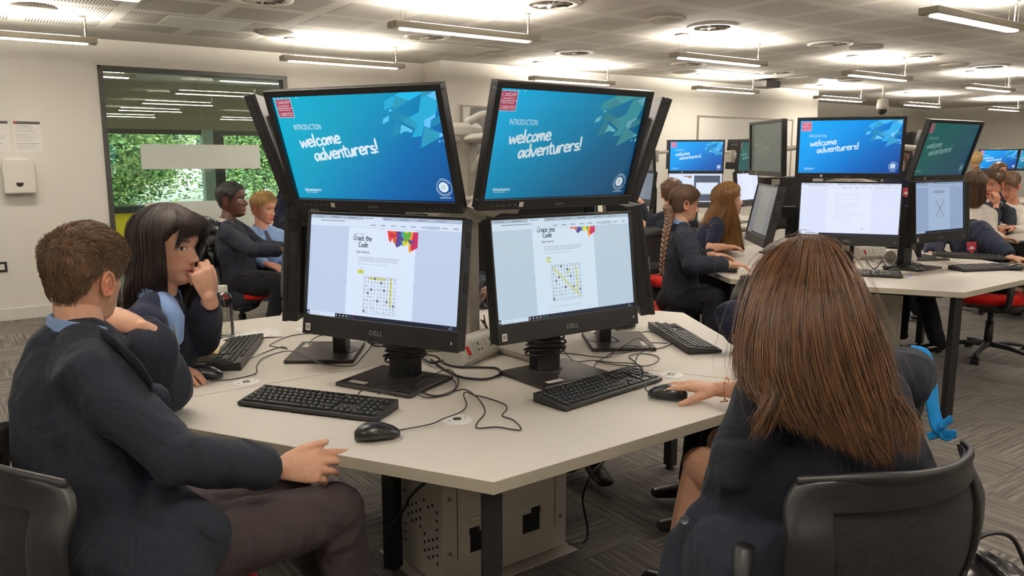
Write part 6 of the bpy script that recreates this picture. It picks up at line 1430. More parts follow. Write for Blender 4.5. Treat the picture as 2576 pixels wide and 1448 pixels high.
# --- dark-haired girl
N = at(402, 748, 2.45); WR = at(390, 934, 2.43); WL = at(526, 746, 2.43)
b2 = make_person('person with shoulder-length dark hair in a navy jumper, fingers at the mouth, left', dict(
    J=dict(H=at(424, 620, 2.46), N=N, P=V(-1.26, 2.72, .53), SL=N+V(-.02, .15, -.06), SR=N+V(.02, -.15, -.06), EL=at(508, 852, 2.66), ER=at(300, 960, 2.3), WL=WL, WR=WR, KL=V(-1.0, 2.85, .55), KR=V(-1.0, 2.6, .55), AL=V(-1.0, 2.85, .09), AR=V(-1.0, 2.6, .09)),
    az=104, pitch=-3, roll=-4, hs=1.0, skin='fair', vx=.004, hi=True, seed=4, nails=True, brow=(40, 26, 22), lips=(176, 96, 88),
    hands=[dict(o=WR+V(0, 0, .012), x=(.97, -.12, -.05), z=(0, 0, 1), side=1, curl=[[16, 24, 14]]*4, thumb=(.8, .45, -.3), s=.93),
           dict(o=WL, x=(-.22, -.02, .97), z=(.55, -.8, .15), side=-1, curl=[[34, 62, 34], [52, 76, 44], [62, 80, 48], [68, 82, 50]], thumb=(.75, .4, -.5), tc=(10, 10), s=.9)],
    top=dict(kind='jumper', m=M_navyj, hem=-.06, cuff=.88, fold=.006, freq=9, arm=1.12), bottom=dict(kind='trousers', m=M_dtrous), toe=(1, 0, 0)))
cp = cap_mesh('hair', b2['M'], .012, H_dark, b2['body'], 'long', seed=2, topboost=.006); cap_strands(b2['M'], H_dark, cp, 3500, seed=2)
M = b2['M']; G = [skull_guide(M, math.radians(a), .014, .215+.03*math.cos(math.radians(a)), tipin=.2, wav=.016, lift=.014, fwd=-.004, n=18) for a in (-118, -96, -72, -48, -24, 0, 24, 48, 72, 96, 116)]
guide_hair('hair_lengths', G, H_dark, b2['body'], 5200, .0008, .022, .006, 5, .7)
fr = []
for x0, x1, z1 in ((-.05, -.066, -.012), (-.035, -.056, .022), (-.015, -.036, .034), (.0, .0, .038), (.02, .03, .034), (.035, .052, .02), (.05, .066, -.01)):
    p0 = Vector((x0*.4, .02, .126)); th = math.atan2(-x1, .08); p2 = Vector((x1, head_pt(th, z1, False).y+.006, z1)); p1 = Vector(((x0+x1)/2, .082, .092)); fr.append([M @ q for q in smoothcurve([p0, p1, (p1+p2)/2+Vector((0, .008, .002)), p2], 5)])
guide_hair('fringe', fr, H_dark, b2['body'], 900, .0008, .004, .003, 6, .6, sheet=False)
b = MB(); b.tube([at(418, 762, 2.41), at(436, 800, 2.37), at(440, 850, 2.37)], [(.05, .03), (.045, .032), (.03, .025)], 14, side=(.3, -.9, 0)); b.build('shirt_front', M_shirt, b2['body'], smooth=True)
b = MB(); za, zb = at(438, 818, 2.30), at(450, 880, 2.30); b.cyl(za, zb, .003, 6); b.build('zip', M_steel, b2['body'])
# --- long-haired girl in the right foreground
N = at(2090, 922, 1.70); WR = at(1806, 978, 2.245)
b3 = make_person('person with long auburn hair seen from behind in the right foreground, hand on a mouse', dict(
    J=dict(H=at(2038, 752, 1.68), N=N, P=V(.80, 1.74, .52), SL=at(1925, 1018, 1.62), SR=at(2278, 950, 1.79), EL=at(1852, 1178, 1.68), ER=V(.90, 2.0, .80), WL=at(1800, 1330, 1.86), WR=WR, KL=V(.53, 2.08, .575), KR=V(.64, 2.25, .575), AL=V(.44, 2.06, .09), AR=V(.55, 2.32, .09)),
    az=-48, pitch=-14, hs=.98, skin='fair', vx=.0035, seed=6, nails=True, leg=1.05,
    hands=[dict(o=WR, x=(-.93, .36, .03), z=(.02, -.05, 1), side=1, curl=[[8, 18, 16], [6, 16, 16], [8, 20, 18], [12, 24, 18]], thumb=(.82, .46, -.34), tc=(-4, 6), s=.98)],
    top=dict(kind='blazer', m=M_navy, hem=-.12, cuff=.8, fold=.013, freq=7, arm=1.12, noshirt=True, vx=.006,
        extra=[([at(1990, 1150, 1.66), at(1900, 1290, 1.7), at(1752, 1400, 1.76), at(1740, 1490, 1.74)], [(.10, .08), (.10, .06), (.075, .04), (.08, .05)]), ([V(.80, 1.70, .6), at(1850, 1420, 1.68)], [.16, .11]), ([N+V(0, 0, -.08), V(.78, 1.66, .7)], [(.16, .11), (.165, .12)])]),
    bottom=dict(kind='skirt', m=M_dtrous), toe=(-.6, .8, 0)))
K = at(2038, 604, 1.69)
def GP(*pts): return smoothcurve([K+V(0, 0, .0)]+[at(*p) for p in pts], 4)
G = [GP((1990, 617, 1.67), (1915, 672, 1.645), (1880, 770, 1.63), (1869, 865, 1.62), (1872, 930, 1.60), (1892, 975, 1.56)),
     GP((2000, 614, 1.65), (1942, 680, 1.60), (1908, 785, 1.565), (1893, 885, 1.55), (1900, 965, 1.53), (1945, 1025, 1.50)),
     GP((2012, 616, 1.635), (1975, 700, 1.57), (1950, 810, 1.53), (1945, 910, 1.51), (1965, 990, 1.50), (2000, 1065, 1.49)),
     GP((2028, 618, 1.625), (2012, 710, 1.55), (2000, 820, 1.515), (2005, 925, 1.50), (2030, 1010, 1.495), (2072, 1095, 1.49)),
     GP((2045, 618, 1.62), (2052, 712, 1.545), (2058, 825, 1.51), (2078, 930, 1.50), (2110, 1030, 1.495), (2150, 1130, 1.49)),
     GP((2063, 618, 1.625), (2095, 712, 1.55), (2118, 825, 1.515), (2148, 930, 1.51), (2185, 1040, 1.505), (2215, 1160, 1.50)),
     GP((2080, 620, 1.64), (2130, 705, 1.575), (2160, 805, 1.54), (2188, 905, 1.53), (2216, 1015, 1.52), (2240, 1120, 1.505)),
     GP((2090, 624, 1.665), (2146, 690, 1.615), (2180, 772, 1.59), (2208, 850, 1.575), (2226, 905, 1.565), (2236, 965, 1.55))]
guide_hair('hair', G, H_auburn, b3['body'], 15000, .00075, .06, .007, 7, .7, inward=at(2040, 800, 1.72), flow=.016)
guide_hair('flyaway_hair', G, H_auburn, b3['body'], 450, .0004, .01, .016, 17, .1, sheet=False)
for gi, pts in enumerate((((1935, 960, 1.50), (1925, 1010, 1.49), (1900, 1060, 1.49), (1885, 1100, 1.50)), ((2130, 1060, 1.49), (2160, 1110, 1.48), (2185, 1160, 1.48)), ((2225, 1000, 1.51), (2262, 1070, 1.50), (2262, 1150, 1.49)))):
    gg = smoothcurve([at(*p) for p in pts], 5); guide_hair('loose_lock', [gg, [q+V(.035, 0, .004) for q in gg]], H_auburn, b3['body'], 130, .0006, .004, .006, gi, .5, sheet=False)
b = MB(); c = WR.lerp(at(1860, 1010, 2.24), .3); ax = (WR-V(.9, 2.0, .8)).normalized(); cc = WR.lerp(V(.9, 2.0, .8), .07); R = []
for i in range(24):
    a = 2*math.pi*i/24; s1 = ax.orthogonal().normalized(); s2 = ax.cross(s1); R.append(cc+(s1*math.cos(a)*.0335+s2*math.sin(a)*.0335))
b.tube(R, .0011, 6, closed=True, round_=False)
for i in range(0, 24, 3): b.ell(R[i], (.0034, .0034, .0034), nu=8, nv=6)
low = min(R, key=lambda p: p.z)
b.ell(low+V(-.012, -.01, .002), (.005, .003, .002), nu=8, nv=6); b.ell(low+V(-.02, -.012, .002), (.003, .003, .002), nu=8, nv=6)
b.build('bracelet', mat('rose_gold', (206, 150, 112), .25, 1), b3['body'], smooth=True)
c = at(1722, 1308, 1.655); b = MB(); d = (Vector((0, 0, HC))-c).normalized(); q = d.to_track_quat('Z', 'Y').to_matrix().to_4x4(); b.T = Matrix.Translation(c) @ q
b.lathe([(.0105, -.002), (.0105, .001), (.0085, .002), (.007, .0008), (.001, .0008)], 20); b.build('button', mat('navy_button', (44, 48, 58), .35), b3['body'], smooth=True)
# --- pupil behind her at the right of the near table
N = at(1990, 755, 2.95); WL = at(1862, 862, 2.76)
b4 = make_person('person in a navy jumper leaning on the right edge of the near table, mostly hidden', dict(
    J=dict(H=at(1975, 680, 2.95), N=N, P=V(1.04, 2.95, .52), SL=at(1935, 800, 2.88), SR=at(2040, 790, 3.05), EL=at(1836, 792, 2.86), ER=V(1.15, 3.2, .8), WL=WL, WR=V(.95, 3.15, .76), KL=V(.8, 2.8, .55), KR=V(.8, 3.05, .55), AL=V(.72, 2.8, .09), AR=V(.75, 3.1, .09)),
    az=-95, hs=.95, skin='tan', vx=.005, seed=8, hands=[dict(o=WL, x=(.2, -.35, -.9), z=(-.6, -.7, .1), side=-1, curl=REL*1, s=.9)] if False else [dict(o=WL, x=(.25, -.2, -.95), z=(-.7, -.7, 0), side=-1, curl=[[30, 40, 20]]*4, s=.9)],
    top=dict(kind='jumper', m=M_navyj, hem=-.05, cuff=.85, arm=1.05), bottom=dict(kind='trousers', m=M_dtrous), toe=(-1, 0, 0)))
cap_mesh('hair', b4['M'], .014, H_dark, b4['body'], 'short')
# --- the two boys by the glazing
N = at(572, 560, 5.72)
b5 = make_person('person in a dark blazer with short black hair, seated in profile by the glazing', dict(
    J=dict(H=at(583, 502, 5.72), N=N, P=at(612, 706, 5.78), SL=N+V(.02, .15, -.06), SR=N+V(.04, -.13, -.07), EL=at(655, 620, 5.95), ER=at(632, 628, 5.5), WL=at(722, 622, 5.85), WR=at(712, 630, 5.55), KL=at(715, 705, 5.9), KR=at(712, 712, 5.6), AL=at(715, 800, 5.95), AR=at(690, 806, 5.65)),
    az=92, pitch=2, hs=1.08, skin='dark', vx=.006, hi=True, s=1.05, seed=3, brow=(20, 14, 12), lips=(92, 48, 44),
    hands=[dict(o=at(712, 630, 5.55), x=(1, 0, -.1), z=(0, 0, 1), side=1, curl=REL)], top=dict(kind='blazer', m=M_navy, hem=-.1, shirt=M_wshirt, fold=.008), bottom=dict(kind='trousers', m=M_dtrous), toe=(1, 0, 0)))
short_hair(b5['M'], H_black, b5['body'], 1500, .008, .0009, 5, top=.004)
N = at(658, 578, 6.0)
b6 = make_person('person with short blond hair in a light blue shirt and dark tie, by the glazing', dict(
    J=dict(H=at(663, 524, 6.0), N=N, P=at(676, 704, 6.1), SL=N+V(.1, .11, -.06), SR=N+V(-.1, -.12, -.06), EL=at(705, 660, 6.1), ER=at(640, 655, 5.9), WL=at(720, 668, 6.0), WR=at(672, 664, 5.8), KL=at(740, 705, 6.0), KR=at(715, 712, 5.9), AL=at(740, 790, 6.0), AR=at(720, 795, 5.9)),
    az=112, pitch=-6, hs=1.0, skin='pink', vx=.006, hi=True, seed=9, brow=(170, 130, 90), hands=[dict(o=at(672, 664, 5.8), x=(.9, -.2, -.2), z=(0, -.3, .9), side=1, curl=REL)],
    top=dict(kind='shirt', m=M_shirt, hem=-.04, tie=True, fold=.006), bottom=dict(kind='trousers', m=M_dtrous), toe=(1, -.3, 0)))
short_hair(b6['M'], H_blond, b6['body'], 2200, .02, .0009, 6, top=.014)
# coat on the back of the chair
cb = MB(); o = V(-2.02, 5.78, 0)
for s in (-1, 1): cb.tube([o+V(-.28, s*.19, .93), o+V(-.24, s*.2, .7), o+V(-.2, s*.18, .48)], [(.05, .04), (.07, .045), (.06, .03)], 12)
cb.tube([o+V(-.3, -.2, .93), o+V(-.32, 0, .95), o+V(-.3, .2, .93)], [.05, .06, .05], 12); cb.tube([o+V(-.3, -.1, .9), o+V(-.28, -.12, .55)], [(.1, .04), (.12, .05)], 12, side=(0, 1, 0)); cb.tube([o+V(-.3, .1, .9), o+V(-.28, .12, .6)], [(.1, .04), (.12, .05)], 12, side=(0, 1, 0))
vv, ff, nn = remesh(cb, .008, 4); vv = fold(vv, nn, .012, 14, 7); tag(link_mesh('padded_coat', vv, ff, mat('black_nylon', (26, 25, 27), .45, bump=.3, bscale=30), None, True, None, (-2.3, 5.78, .7)), 'black padded coat hung over the chair back by the glazing', 'coat')
# --- standing adult behind them
N = at(768, 452, 7.0)
b7 = make_person('person in a navy jumper standing and bending behind the blond pupil', dict(
    J=dict(H=at(800, 402, 6.9), N=N, P=at(742, 572, 7.25), SL=N+V(.1, .1, -.06), SR=N+V(-.1, -.12, -.06), EL=at(830, 560, 6.85), ER=at(702, 540, 6.9), WL=at(850, 610, 6.7), WR=at(760, 622, 6.7), KL=V(-1.85, 7.1, .5), KR=V(-2.05, 7.0, .5), AL=V(-1.88, 7.15, .09), AR=V(-2.08, 7.05, .09)),
    az=120, pitch=-25, skin='pink', vx=.008, s=1.25, seed=5, top=dict(kind='jumper', m=M_navyj, hem=-.08, arm=1.1, fold=.01), bottom=dict(kind='trousers', m=M_dtrous), toe=(1, 0, 0)))
cap_mesh('hair', b7['M'], .014, H_dark, b7['body'], 'short')
# --- pupils on the far side of the near table
N = at(812, 590, 4.15)
b8 = make_person('person in a grey-navy blazer behind the left computers, only a sleeve visible', dict(
    J=dict(H=at(812, 500, 4.1), N=N, P=V(-.97, 4.15, .52), SL=at(860, 620, 4.2), SR=at(748, 632, 4.12), EL=at(880, 730, 3.9), ER=at(736, 735, 4.0), WL=at(880, 740, 3.7), WR=at(800, 770, 3.75), KL=V(-.9, 3.9, .55), KR=V(-1.05, 3.8, .55), AL=V(-.85, 3.8, .09), AR=V(-1.1, 3.95, .09)),
    az=150, vx=.006, skin='fair', seed=2, top=dict(kind='blazer', m=cloth('grey_blazer_cloth', (52, 57, 66)), hem=-.15, arm=1.2), bottom=dict(kind='trousers', m=M_dtrous), toe=(.5, -1, 0)))
cap_mesh('hair', b8['M'], .014, H_brown, b8['body'], 'short')
N = at(1252, 590, 4.4); WR = at(1236, 722, 3.78)
b9 = make_person('person in dark clothes beyond the near table pole, hand on a mouse', dict(
    J=dict(H=at(1262, 500, 4.35), N=N, P=V(-.0, 4.5, .52), SL=at(1320, 625, 4.4), SR=at(1196, 625, 4.35), EL=at(1330, 700, 4.1), ER=at(1205, 715, 4.2), WL=at(1300, 735, 3.8), WR=WR, KL=V(.1, 4.0, .55), KR=V(-.12, 4.0, .55), AL=V(.36, 3.35, .09), AR=V(.22, 3.5, .09)),
    az=185, vx=.005, skin='deep', seed=3, hands=[dict(o=WR, x=(-.15, -1, -.05), z=(0, 0, 1), side=1, curl=[[14, 24, 14]]*4, s=.95)], top=dict(kind='jumper', m=M_navy, hem=-.05), bottom=dict(kind='trousers', m=M_dtrous), toe=(.3, -1, 0)))
cap_mesh('hair', b9['M'], .012, H_black, b9['body'], 'short')
# --- braided girl
N = at(1712, 566, 4.9)
c1 = make_person('person with a long brown braid in a navy blazer, in profile, hands on a keyboard', dict(
    J=dict(H=at(1722, 512, 4.88), N=N, P=at(1712, 752, 4.95), SL=N+V(.02, .14, -.06), SR=N+V(.0, -.15, -.07), EL=at(1760, 655, 5.05), ER=at(1742, 668, 4.68), WL=at(1792, 640, 4.95), WR=at(1832, 664, 4.72), KL=at(1800, 745, 4.95), KR=at(1795, 752, 4.75), AL=at(1810, 850, 4.9), AR=at(1790, 870, 4.75)),
    az=84, pitch=-8, hs=.93, skin='fair', vx=.005, hi=True, seed=7, brow=(70, 46, 34), s=1.0,
    hands=[dict(o=at(1832, 664, 4.72), x=(1, .05, -.05), z=(0, 0, 1), side=1, curl=REL, s=.88), dict(o=at(1792, 640, 4.95), x=(1, -.05, -.05), z=(0, 0, 1), side=-1, curl=REL, s=.88)],
    top=dict(kind='blazer', m=M_navy, hem=-.12, fold=.007, arm=1.1), bottom=dict(kind='trousers', m=M_dtrous), toe=(1, 0, 0)))
cp = cap_mesh('hair', c1['M'], .007, H_brown, c1['body'], 'long', seed=4, topboost=.004)
M = c1['M']; S = []
rg = random.Random(3)
for i in range(2600):
    th = rg.uniform(-2.3, 2.3); z = hairline(math.degrees(th), 'long')+rg.random()*.08
    p = head_pt(th, min(.112, z), False); n1 = scalp_normal(th, min(z, .11)); tgt = Vector((0, -.105, -.045)); st = []
    for k in range(9):
        t = k/8; q = p.lerp(tgt, t); q2 = q.normalized()*1.0; ang = math.atan2(-q.x, q.y); zz = max(-.07, min(.112, q.z+.05*math.sin(t*math.pi)*(1 if z > .02 else .2))); hp = head_pt(ang, zz, False); st.append(M @ (hp+scalp_normal(ang, min(zz, .11))*(.0125+.004*max(0, zz)/.11+rg.uniform(0, .002))))
    S.append(st)
hair_strands('hair_strands', S, .0009, H_brown, cp)
path = smoothcurve([M @ Vector((0, -.108, -.04)), at(1684, 548, 4.86), at(1675, 590, 4.80), at(1668, 640, 4.78), at(1664, 690, 4.78)], 14); bd = MB(); L_ = len(path)
for k in range(3):
    pts = []; rr = []
    for i, p in enumerate(path):
        t = i/(L_-1); a = t*34+k*2.0944; w_ = .019*(1-.55*t); pts.append(p+V(w_*math.sin(a), .6*w_*math.sin(2*a), 0)); rr.append(.0165*(1-.6*t))
    bd.tube(pts, rr, 9)
bd.build('braid', H_brown, c1['body'], smooth=True)
b = MB(); b.tube([path[-3], path[-1]], .009, 8); b.build('hair_tie', M_black, c1['body'], smooth=True)
# --- girl with loose golden hair
N = at(1800, 552, 5.72)
c2 = make_person('person with long loose golden-brown hair in a sleeveless navy top, leaning on one elbow', dict(
    J=dict(H=at(1832, 503, 5.72), N=N, P=at(1738, 700, 5.95), SL=N+V(.06, .14, -.05), SR=N+V(-.02, -.13, -.06), EL=at(1825, 618, 5.95), ER=at(1786, 622, 5.55), WL=at(1850, 622, 5.8), WR=at(1822, 620, 5.52), KL=at(1820, 700, 5.95), KR=at(1810, 705, 5.75), AL=at(1820, 800, 5.9), AR=at(1810, 806, 5.75)),
    az=86, pitch=6, hs=1.0, skin='fair', vx=.005, hi=True, seed=7, brow=(80, 56, 40), lips=(176, 92, 88),
    hands=[dict(o=at(1822, 620, 5.52), x=(1, .1, 0), z=(0, 0, 1), side=1, curl=REL, s=.88)], top=dict(kind='sleeveless_top', m=M_navyj, short=True, hem=-.05, noshirt=True, fold=.004), bottom=dict(kind='trousers', m=M_dtrous), toe=(1, 0, 0)))
M = c2['M']; cp = cap_mesh('hair', M, .012, H_long, c2['body'], 'long', seed=5, topboost=.006); cap_strands(M, H_long, cp, 2500, seed=3, w=.0012)
G = [skull_guide(M, math.radians(a), .014, .36-.0*abs(a), tipin=.1, wav=.006, lift=.013, n=18, fwd=(.03 if abs(a) > 85 else -.05), headlen=.32) for a in (-98, -80, -58, -36, -14, 8, 30, 52, 74, 98)]
G = [[p+V(-.13*max(0, (i-6)/11)*(1 if k not in (0, 9) else -.3), 0, 0) for i, p in enumerate(gd)] for k, gd in enumerate(G)]
guide_hair('hair_lengths', G, H_long, c2['body'], 3600, .0011, .022, .006, 9, .5)
# --- boy seen from behind between them
N = at(1692, 540, 6.75)
c3 = make_person('person with short brown hair in a dark blazer, seen from behind beyond the braided one', dict(
    J=dict(H=at(1690, 487, 6.72), N=N, P=at(1668, 700, 6.8), SL=N+V(-.15, .03, -.06), SR=N+V(.15, -.02, -.06), EL=at(1632, 640, 6.9), ER=at(1752, 630, 6.9), WL=at(1650, 640, 7.2), WR=at(1740, 625, 7.2), KL=V(1.3, 7.2, .55), KR=V(1.5, 7.2, .55), AL=V(1.3, 7.3, .09), AR=V(1.5, 7.3, .09)),
    az=28, hs=1.02, vx=.006, skin='fair', seed=4, s=1.08, top=dict(kind='blazer', m=M_navy, hem=-.15, girth=1.1), bottom=dict(kind='trousers', m=M_dtrous)))
short_hair(c3['M'], H_brown, c3['body'], 1800, .02, .001, 8, top=.014)
# --- pupils left of the far middle table
N = at(1548, 545, 7.3)
c4 = make_person('person with dark hair bent over a pale book behind the near right monitors', dict(
    J=dict(H=at(1518, 518, 7.2), N=N, P=V(.95, 7.5, .52), SL=at(1582, 548, 7.4), SR=at(1540, 560, 7.15), EL=at(1590, 590, 7.4), ER=at(1545, 600, 7.1), WL=at(1598, 548, 7.2), WR=at(1555, 545, 7.0), KL=V(1.1, 7.9, .5), KR=V(.9, 7.9, .5), AL=V(1.1, 8.0, .09), AR=V(.9, 8.0, .09)),
    az=-60, pitch=-35, vx=.008, skin='fair', seed=2, hands=[dict(o=at(1592, 546, 7.2), x=(.8, -.3, -.3), z=(0, -.4, .9), side=-1, curl=REL)], top=dict(kind='blazer', m=M_navy, hem=-.1), bottom=dict(kind='trousers', m=M_dtrous)))
short_hair(c4['M'], H_black, c4['body'], 900, .03, .0016, 8, top=.02)
c = at(1528, 527, 6.9); b = MB(); b.box(c, (.3, .2, .012), -.2, R=Euler((.25, .18, -.2)).to_matrix()); nb_ = b.build('open_book', mat('book_page', (206, 200, 182), .7), bevel=.003, origin=c); tag(nb_, 'pale open book held up just above the near right computer', 'book')
b = MB(); b.box(c-V(0, 0, .009), (.31, .21, .005), -.2, R=Euler((.25, .18, -.2)).to_matrix()); b.build('cover', M_frame, nb_)
N = at(1572, 505, 7.9); WR = at(1612, 506, 7.6)
c5 = make_person('person in a black blazer with one hand raised, left of the far middle table', dict(
    J=dict(H=at(1562, 462, 7.9), N=N, P=at(1590, 640, 8.0), SL=at(1545, 525, 8.0), SR=at(1598, 520, 7.8), EL=at(1560, 580, 7.7), ER=at(1624, 556, 7.6), WL=at(1600, 560, 7.4), WR=WR, KL=V(1.1, 8.3, .5), KR=V(1.3, 8.3, .5), AL=V(1.1, 8.3, .09), AR=V(1.3, 8.3, .09)),
    az=60, vx=.007, skin='fair', seed=3, hands=[dict(o=WR, x=(-.7, 0, .55), z=(.5, -.3, .8), side=1, curl=[[25, 30, 20]]*4), dict(o=at(1600, 556, 7.4), x=(1, 0, -.1), z=(0, 0, 1), side=-1, curl=REL)], top=dict(kind='blazer', m=M_navy, hem=-.1, cuff=.86), bottom=dict(kind='trousers', m=M_dtrous)))
cap_mesh('hair', c5['M'], .014, H_dark, c5['body'], 'short')
# --- adult standing behind the right-hand table
N = at(2290, 440, 6.75)
d1 = make_person('person with dark hair standing behind the right-hand table, face behind the white monitor arm', dict(
    J=dict(H=at(2292, 378, 6.65), N=N, P=at(2285, 590, 6.9), SL=N+V(.16, -.04, -.06), SR=N+V(-.16, 0, -.06), EL=at(2340, 540, 6.6), ER=at(2244, 540, 6.6), WL=at(2345, 600, 6.4), WR=at(2268, 618, 6.35), KL=V(3.6, 6.85, .48), KR=V(3.4, 6.85, .48), AL=V(3.6, 6.9, .09), AR=V(3.4, 6.9, .09)),
    az=-145, pitch=-22, vx=.007, skin='dark', s=1.08, hs=1.04, seed=5, brow=(20, 14, 12), hands=[dict(o=at(2268, 612, 6.35), x=(.3, -.6, -.6), z=(0, -.5, .8), side=1, curl=REL)], top=dict(kind='jumper', m=M_navyj, hem=-.06), bottom=dict(kind='trousers', m=M_dtrous), toe=(-.5, -1, 0)))
short_hair(d1['M'], H_black, d1['body'], 1500, .03, .0013, 4, top=.03)
M_badge = mat('crimson_badge', (176, 44, 62), .6)
def badge(px, py, D, par):
    c = at(px, py, D); d = (Vector((0, 0, HC))-c).normalized(); b = MB(); b.T = Matrix.Translation(c) @ d.to_track_quat('Z', 'Y').to_matrix().to_4x4() @ Matrix.Rotation(.1, 4, 'Z')
    b.prism([(-.03, .04), (.03, .04), (.03, -.015), (0, -.042), (-.03, -.015)][::-1], -.002, .002); bo = b.build('chest_badge', M_badge, par)
    b = MB(); b.T = Matrix.Translation(c) @ d.to_track_quat('Z', 'Y').to_matrix().to_4x4(); b.prism([(-.018, -.008), (.002, .012), (.02, -.006), (.0, -.014)][::-1], .002, .003); b.build('badge_emblem', M_paper, bo)
badge(2279, 484, 6.52, d1['body'])
# --- jumper pupil stretching an arm over the right-hand table
N = at(2408, 560, 5.95); WL = at(2545, 648, 5.42)
d2 = make_person('person in a navy jumper stretching one arm along the right-hand table', dict(
    J=dict(H=at(2392, 500, 5.9), N=N, P=V(3.48, 5.62, .55), SL=at(2462, 582, 5.75), SR=at(2372, 570, 6.1), EL=at(2508, 622, 5.55), ER=at(2350, 620, 6.0), WL=WL, WR=at(2340, 640, 5.8), KL=V(3.0, 5.7, .52), KR=V(3.0, 5.95, .52), AL=V(3.1, 5.6, .09), AR=V(3.0, 5.95, .09)),
    az=-110, pitch=-12, vx=.006, skin='fair', seed=6, hands=[dict(o=WL, x=(.9, -.25, -.12), z=(0, -.2, 1), side=-1, curl=[[18, 24, 16]]*4, s=.95)], top=dict(kind='jumper', m=M_navyj, hem=-.05, arm=1.35, cuff=.93), bottom=dict(kind='trousers', m=M_dtrous), toe=(-1, 0, 0)))
cap_mesh('hair', d2['M'], .014, H_brown, d2['body'], 'short'); badge(2444, 622, 5.66, d2['body'])
# --- group at the right edge
N = at(2462, 520, 7.1); WR = at(2520, 598, 6.55)
d3 = make_person('person with long straight brown hair and white shirt seen from behind, near the right edge', dict(
    J=dict(H=at(2452, 470, 7.1), N=N, P=V(3.98, 6.98, .52), SL=at(2425, 535, 7.1), SR=at(2490, 540, 7.0), EL=at(2440, 600, 6.9), ER=at(2492, 592, 6.8), WR=WR, WL=at(2470, 600, 6.7), KL=V(4.5, 6.9, .5), KR=V(4.7, 7.0, .5), AL=V(4.5, 6.9, .09), AR=V(4.7, 7.0, .09)),
    az=70, vx=.007, skin='fair', hs=1.05, seed=2, hands=[dict(o=WR, x=(1, .0, -.05), z=(0, 0, 1), side=1, curl=REL)], top=dict(kind='shirt', m=M_wshirt, noshirt=True), bottom=dict(kind='skirt', m=M_dtrous)))
cp = cap_mesh('hair', d3['M'], .014, H_brown, d3['body'], 'long', topboost=.008); cap_strands(d3['M'], H_brown, cp, 900, w=.0016)
guide_hair('hair_lengths', [skull_guide(d3['M'], math.radians(a), .016, .17, lift=.014, n=14) for a in (-100, -66, -33, 0, 33, 66, 100)], H_brown, d3['body'], 900, .0016, .022, .006, 3)
N = at(2500, 512, 7.5); WR = at(2506, 515, 7.3)
d4 = make_person('person laughing behind a raised hand in a dark blazer, near the right edge', dict(
    J=dict(H=at(2496, 462, 7.45), N=N, P=V(4.48, 7.66, .52), SL=at(2538, 535, 7.55), SR=at(2468, 535, 7.4), EL=at(2540, 580, 7.4), ER=at(2498, 578, 7.2), WR=WR, WL=at(2520, 585, 7.1), KL=V(4.5, 7.2, .5), KR=V(4.3, 7.3, .5), AL=V(4.5, 7.2, .09), AR=V(4.3, 7.3, .09)),
    az=-215+90, pitch=-10, vx=.006, skin='pink', hs=1.08, seed=2, brow=(60, 40, 30), hands=[dict(o=WR, x=(0, -.1, 1), z=(.2, -1, .0), side=1, curl=[[40, 50, 30]]*4)], top=dict(kind='blazer', m=M_navy, cuff=.8, shirt=M_wshirt), bottom=dict(kind='trousers', m=M_dtrous)))
short_hair(d4['M'], H_brown, d4['body'], 900, .03, .0018, 2, top=.016)
N = at(2548, 515, 7.9)
d5 = make_person('person with sandy hair and a white shirt, head bowed at the right edge', dict(
    J=dict(H=at(2538, 468, 7.8), N=N, P=V(4.9, 8.05, .52), SL=at(2580, 540, 7.9), SR=at(2515, 535, 7.9), EL=at(2570, 580, 7.4), ER=at(2516, 575, 7.5), WR=at(2545, 572, 7.1), WL=at(2500, 572, 7.1), KL=V(5.0, 7.6, .5), KR=V(4.8, 7.6, .5), AL=V(5, 7.6, .09), AR=V(4.8, 7.6, .09)),
    az=-120, pitch=-30, vx=.007, skin='pink', hs=1.08, seed=2, hands=[dict(o=at(2500, 570, 7.1), x=(-1, 0, -.05), z=(0, 0, 1), side=-1, curl=REL), dict(o=at(2545, 572, 7.1), x=(-1, -.2, 0), z=(0, 0, 1), side=1, curl=REL)], top=dict(kind='shirt', m=M_wshirt, noshirt=True, cuff=.4), bottom=dict(kind='trousers', m=M_dtrous)))
short_hair(d5['M'], H_boy, d5['body'], 900, .03, .0018, 2, top=.02)
N = at(2512, 468, 9.4)
d6 = make_person('person with brown hair further back, between the laughing pupil and the sandy-haired one', dict(
    J=dict(H=at(2512, 432, 9.4), N=N, P=V(5.8, 9.6, .52), SL=N+V(.15, 0, -.06), SR=N+V(-.15, 0, -.06), EL=N+V(.18, -.1, -.3), ER=N+V(-.18, -.1, -.3)), az=160, vx=.01, seed=2, top=dict(kind='blazer', m=M_navy)))
cap_mesh('hair', d6['M'], .016, H_brown, d6['body'], 'short')
N = at(2456, 432, 11.6)
d7 = make_person('person with fair hair and a grey cardigan standing far back under the tiny blue screen', dict(
    J=dict(H=at(2455, 402, 11.5), N=N, P=V(6.7, 11.8, .8), SL=N+V(.16, 0, -.06), SR=N+V(-.16, 0, -.06), EL=N+V(.2, -.1, -.3), ER=N+V(-.2, -.1, -.3), KL=V(6.8, 11.8, .45), KR=V(6.6, 11.8, .45), AL=V(6.8, 11.8, .09), AR=V(6.6, 11.8, .09)), az=20, pitch=-8, vx=.01, seed=2, top=dict(kind='cardigan', m=cloth('grey_marl', (120, 112, 104))), bottom=dict(kind='trousers', m=M_dtrous)))
cap_mesh('hair', d7['M'], .02, H_blond, d7['body'], 'long')
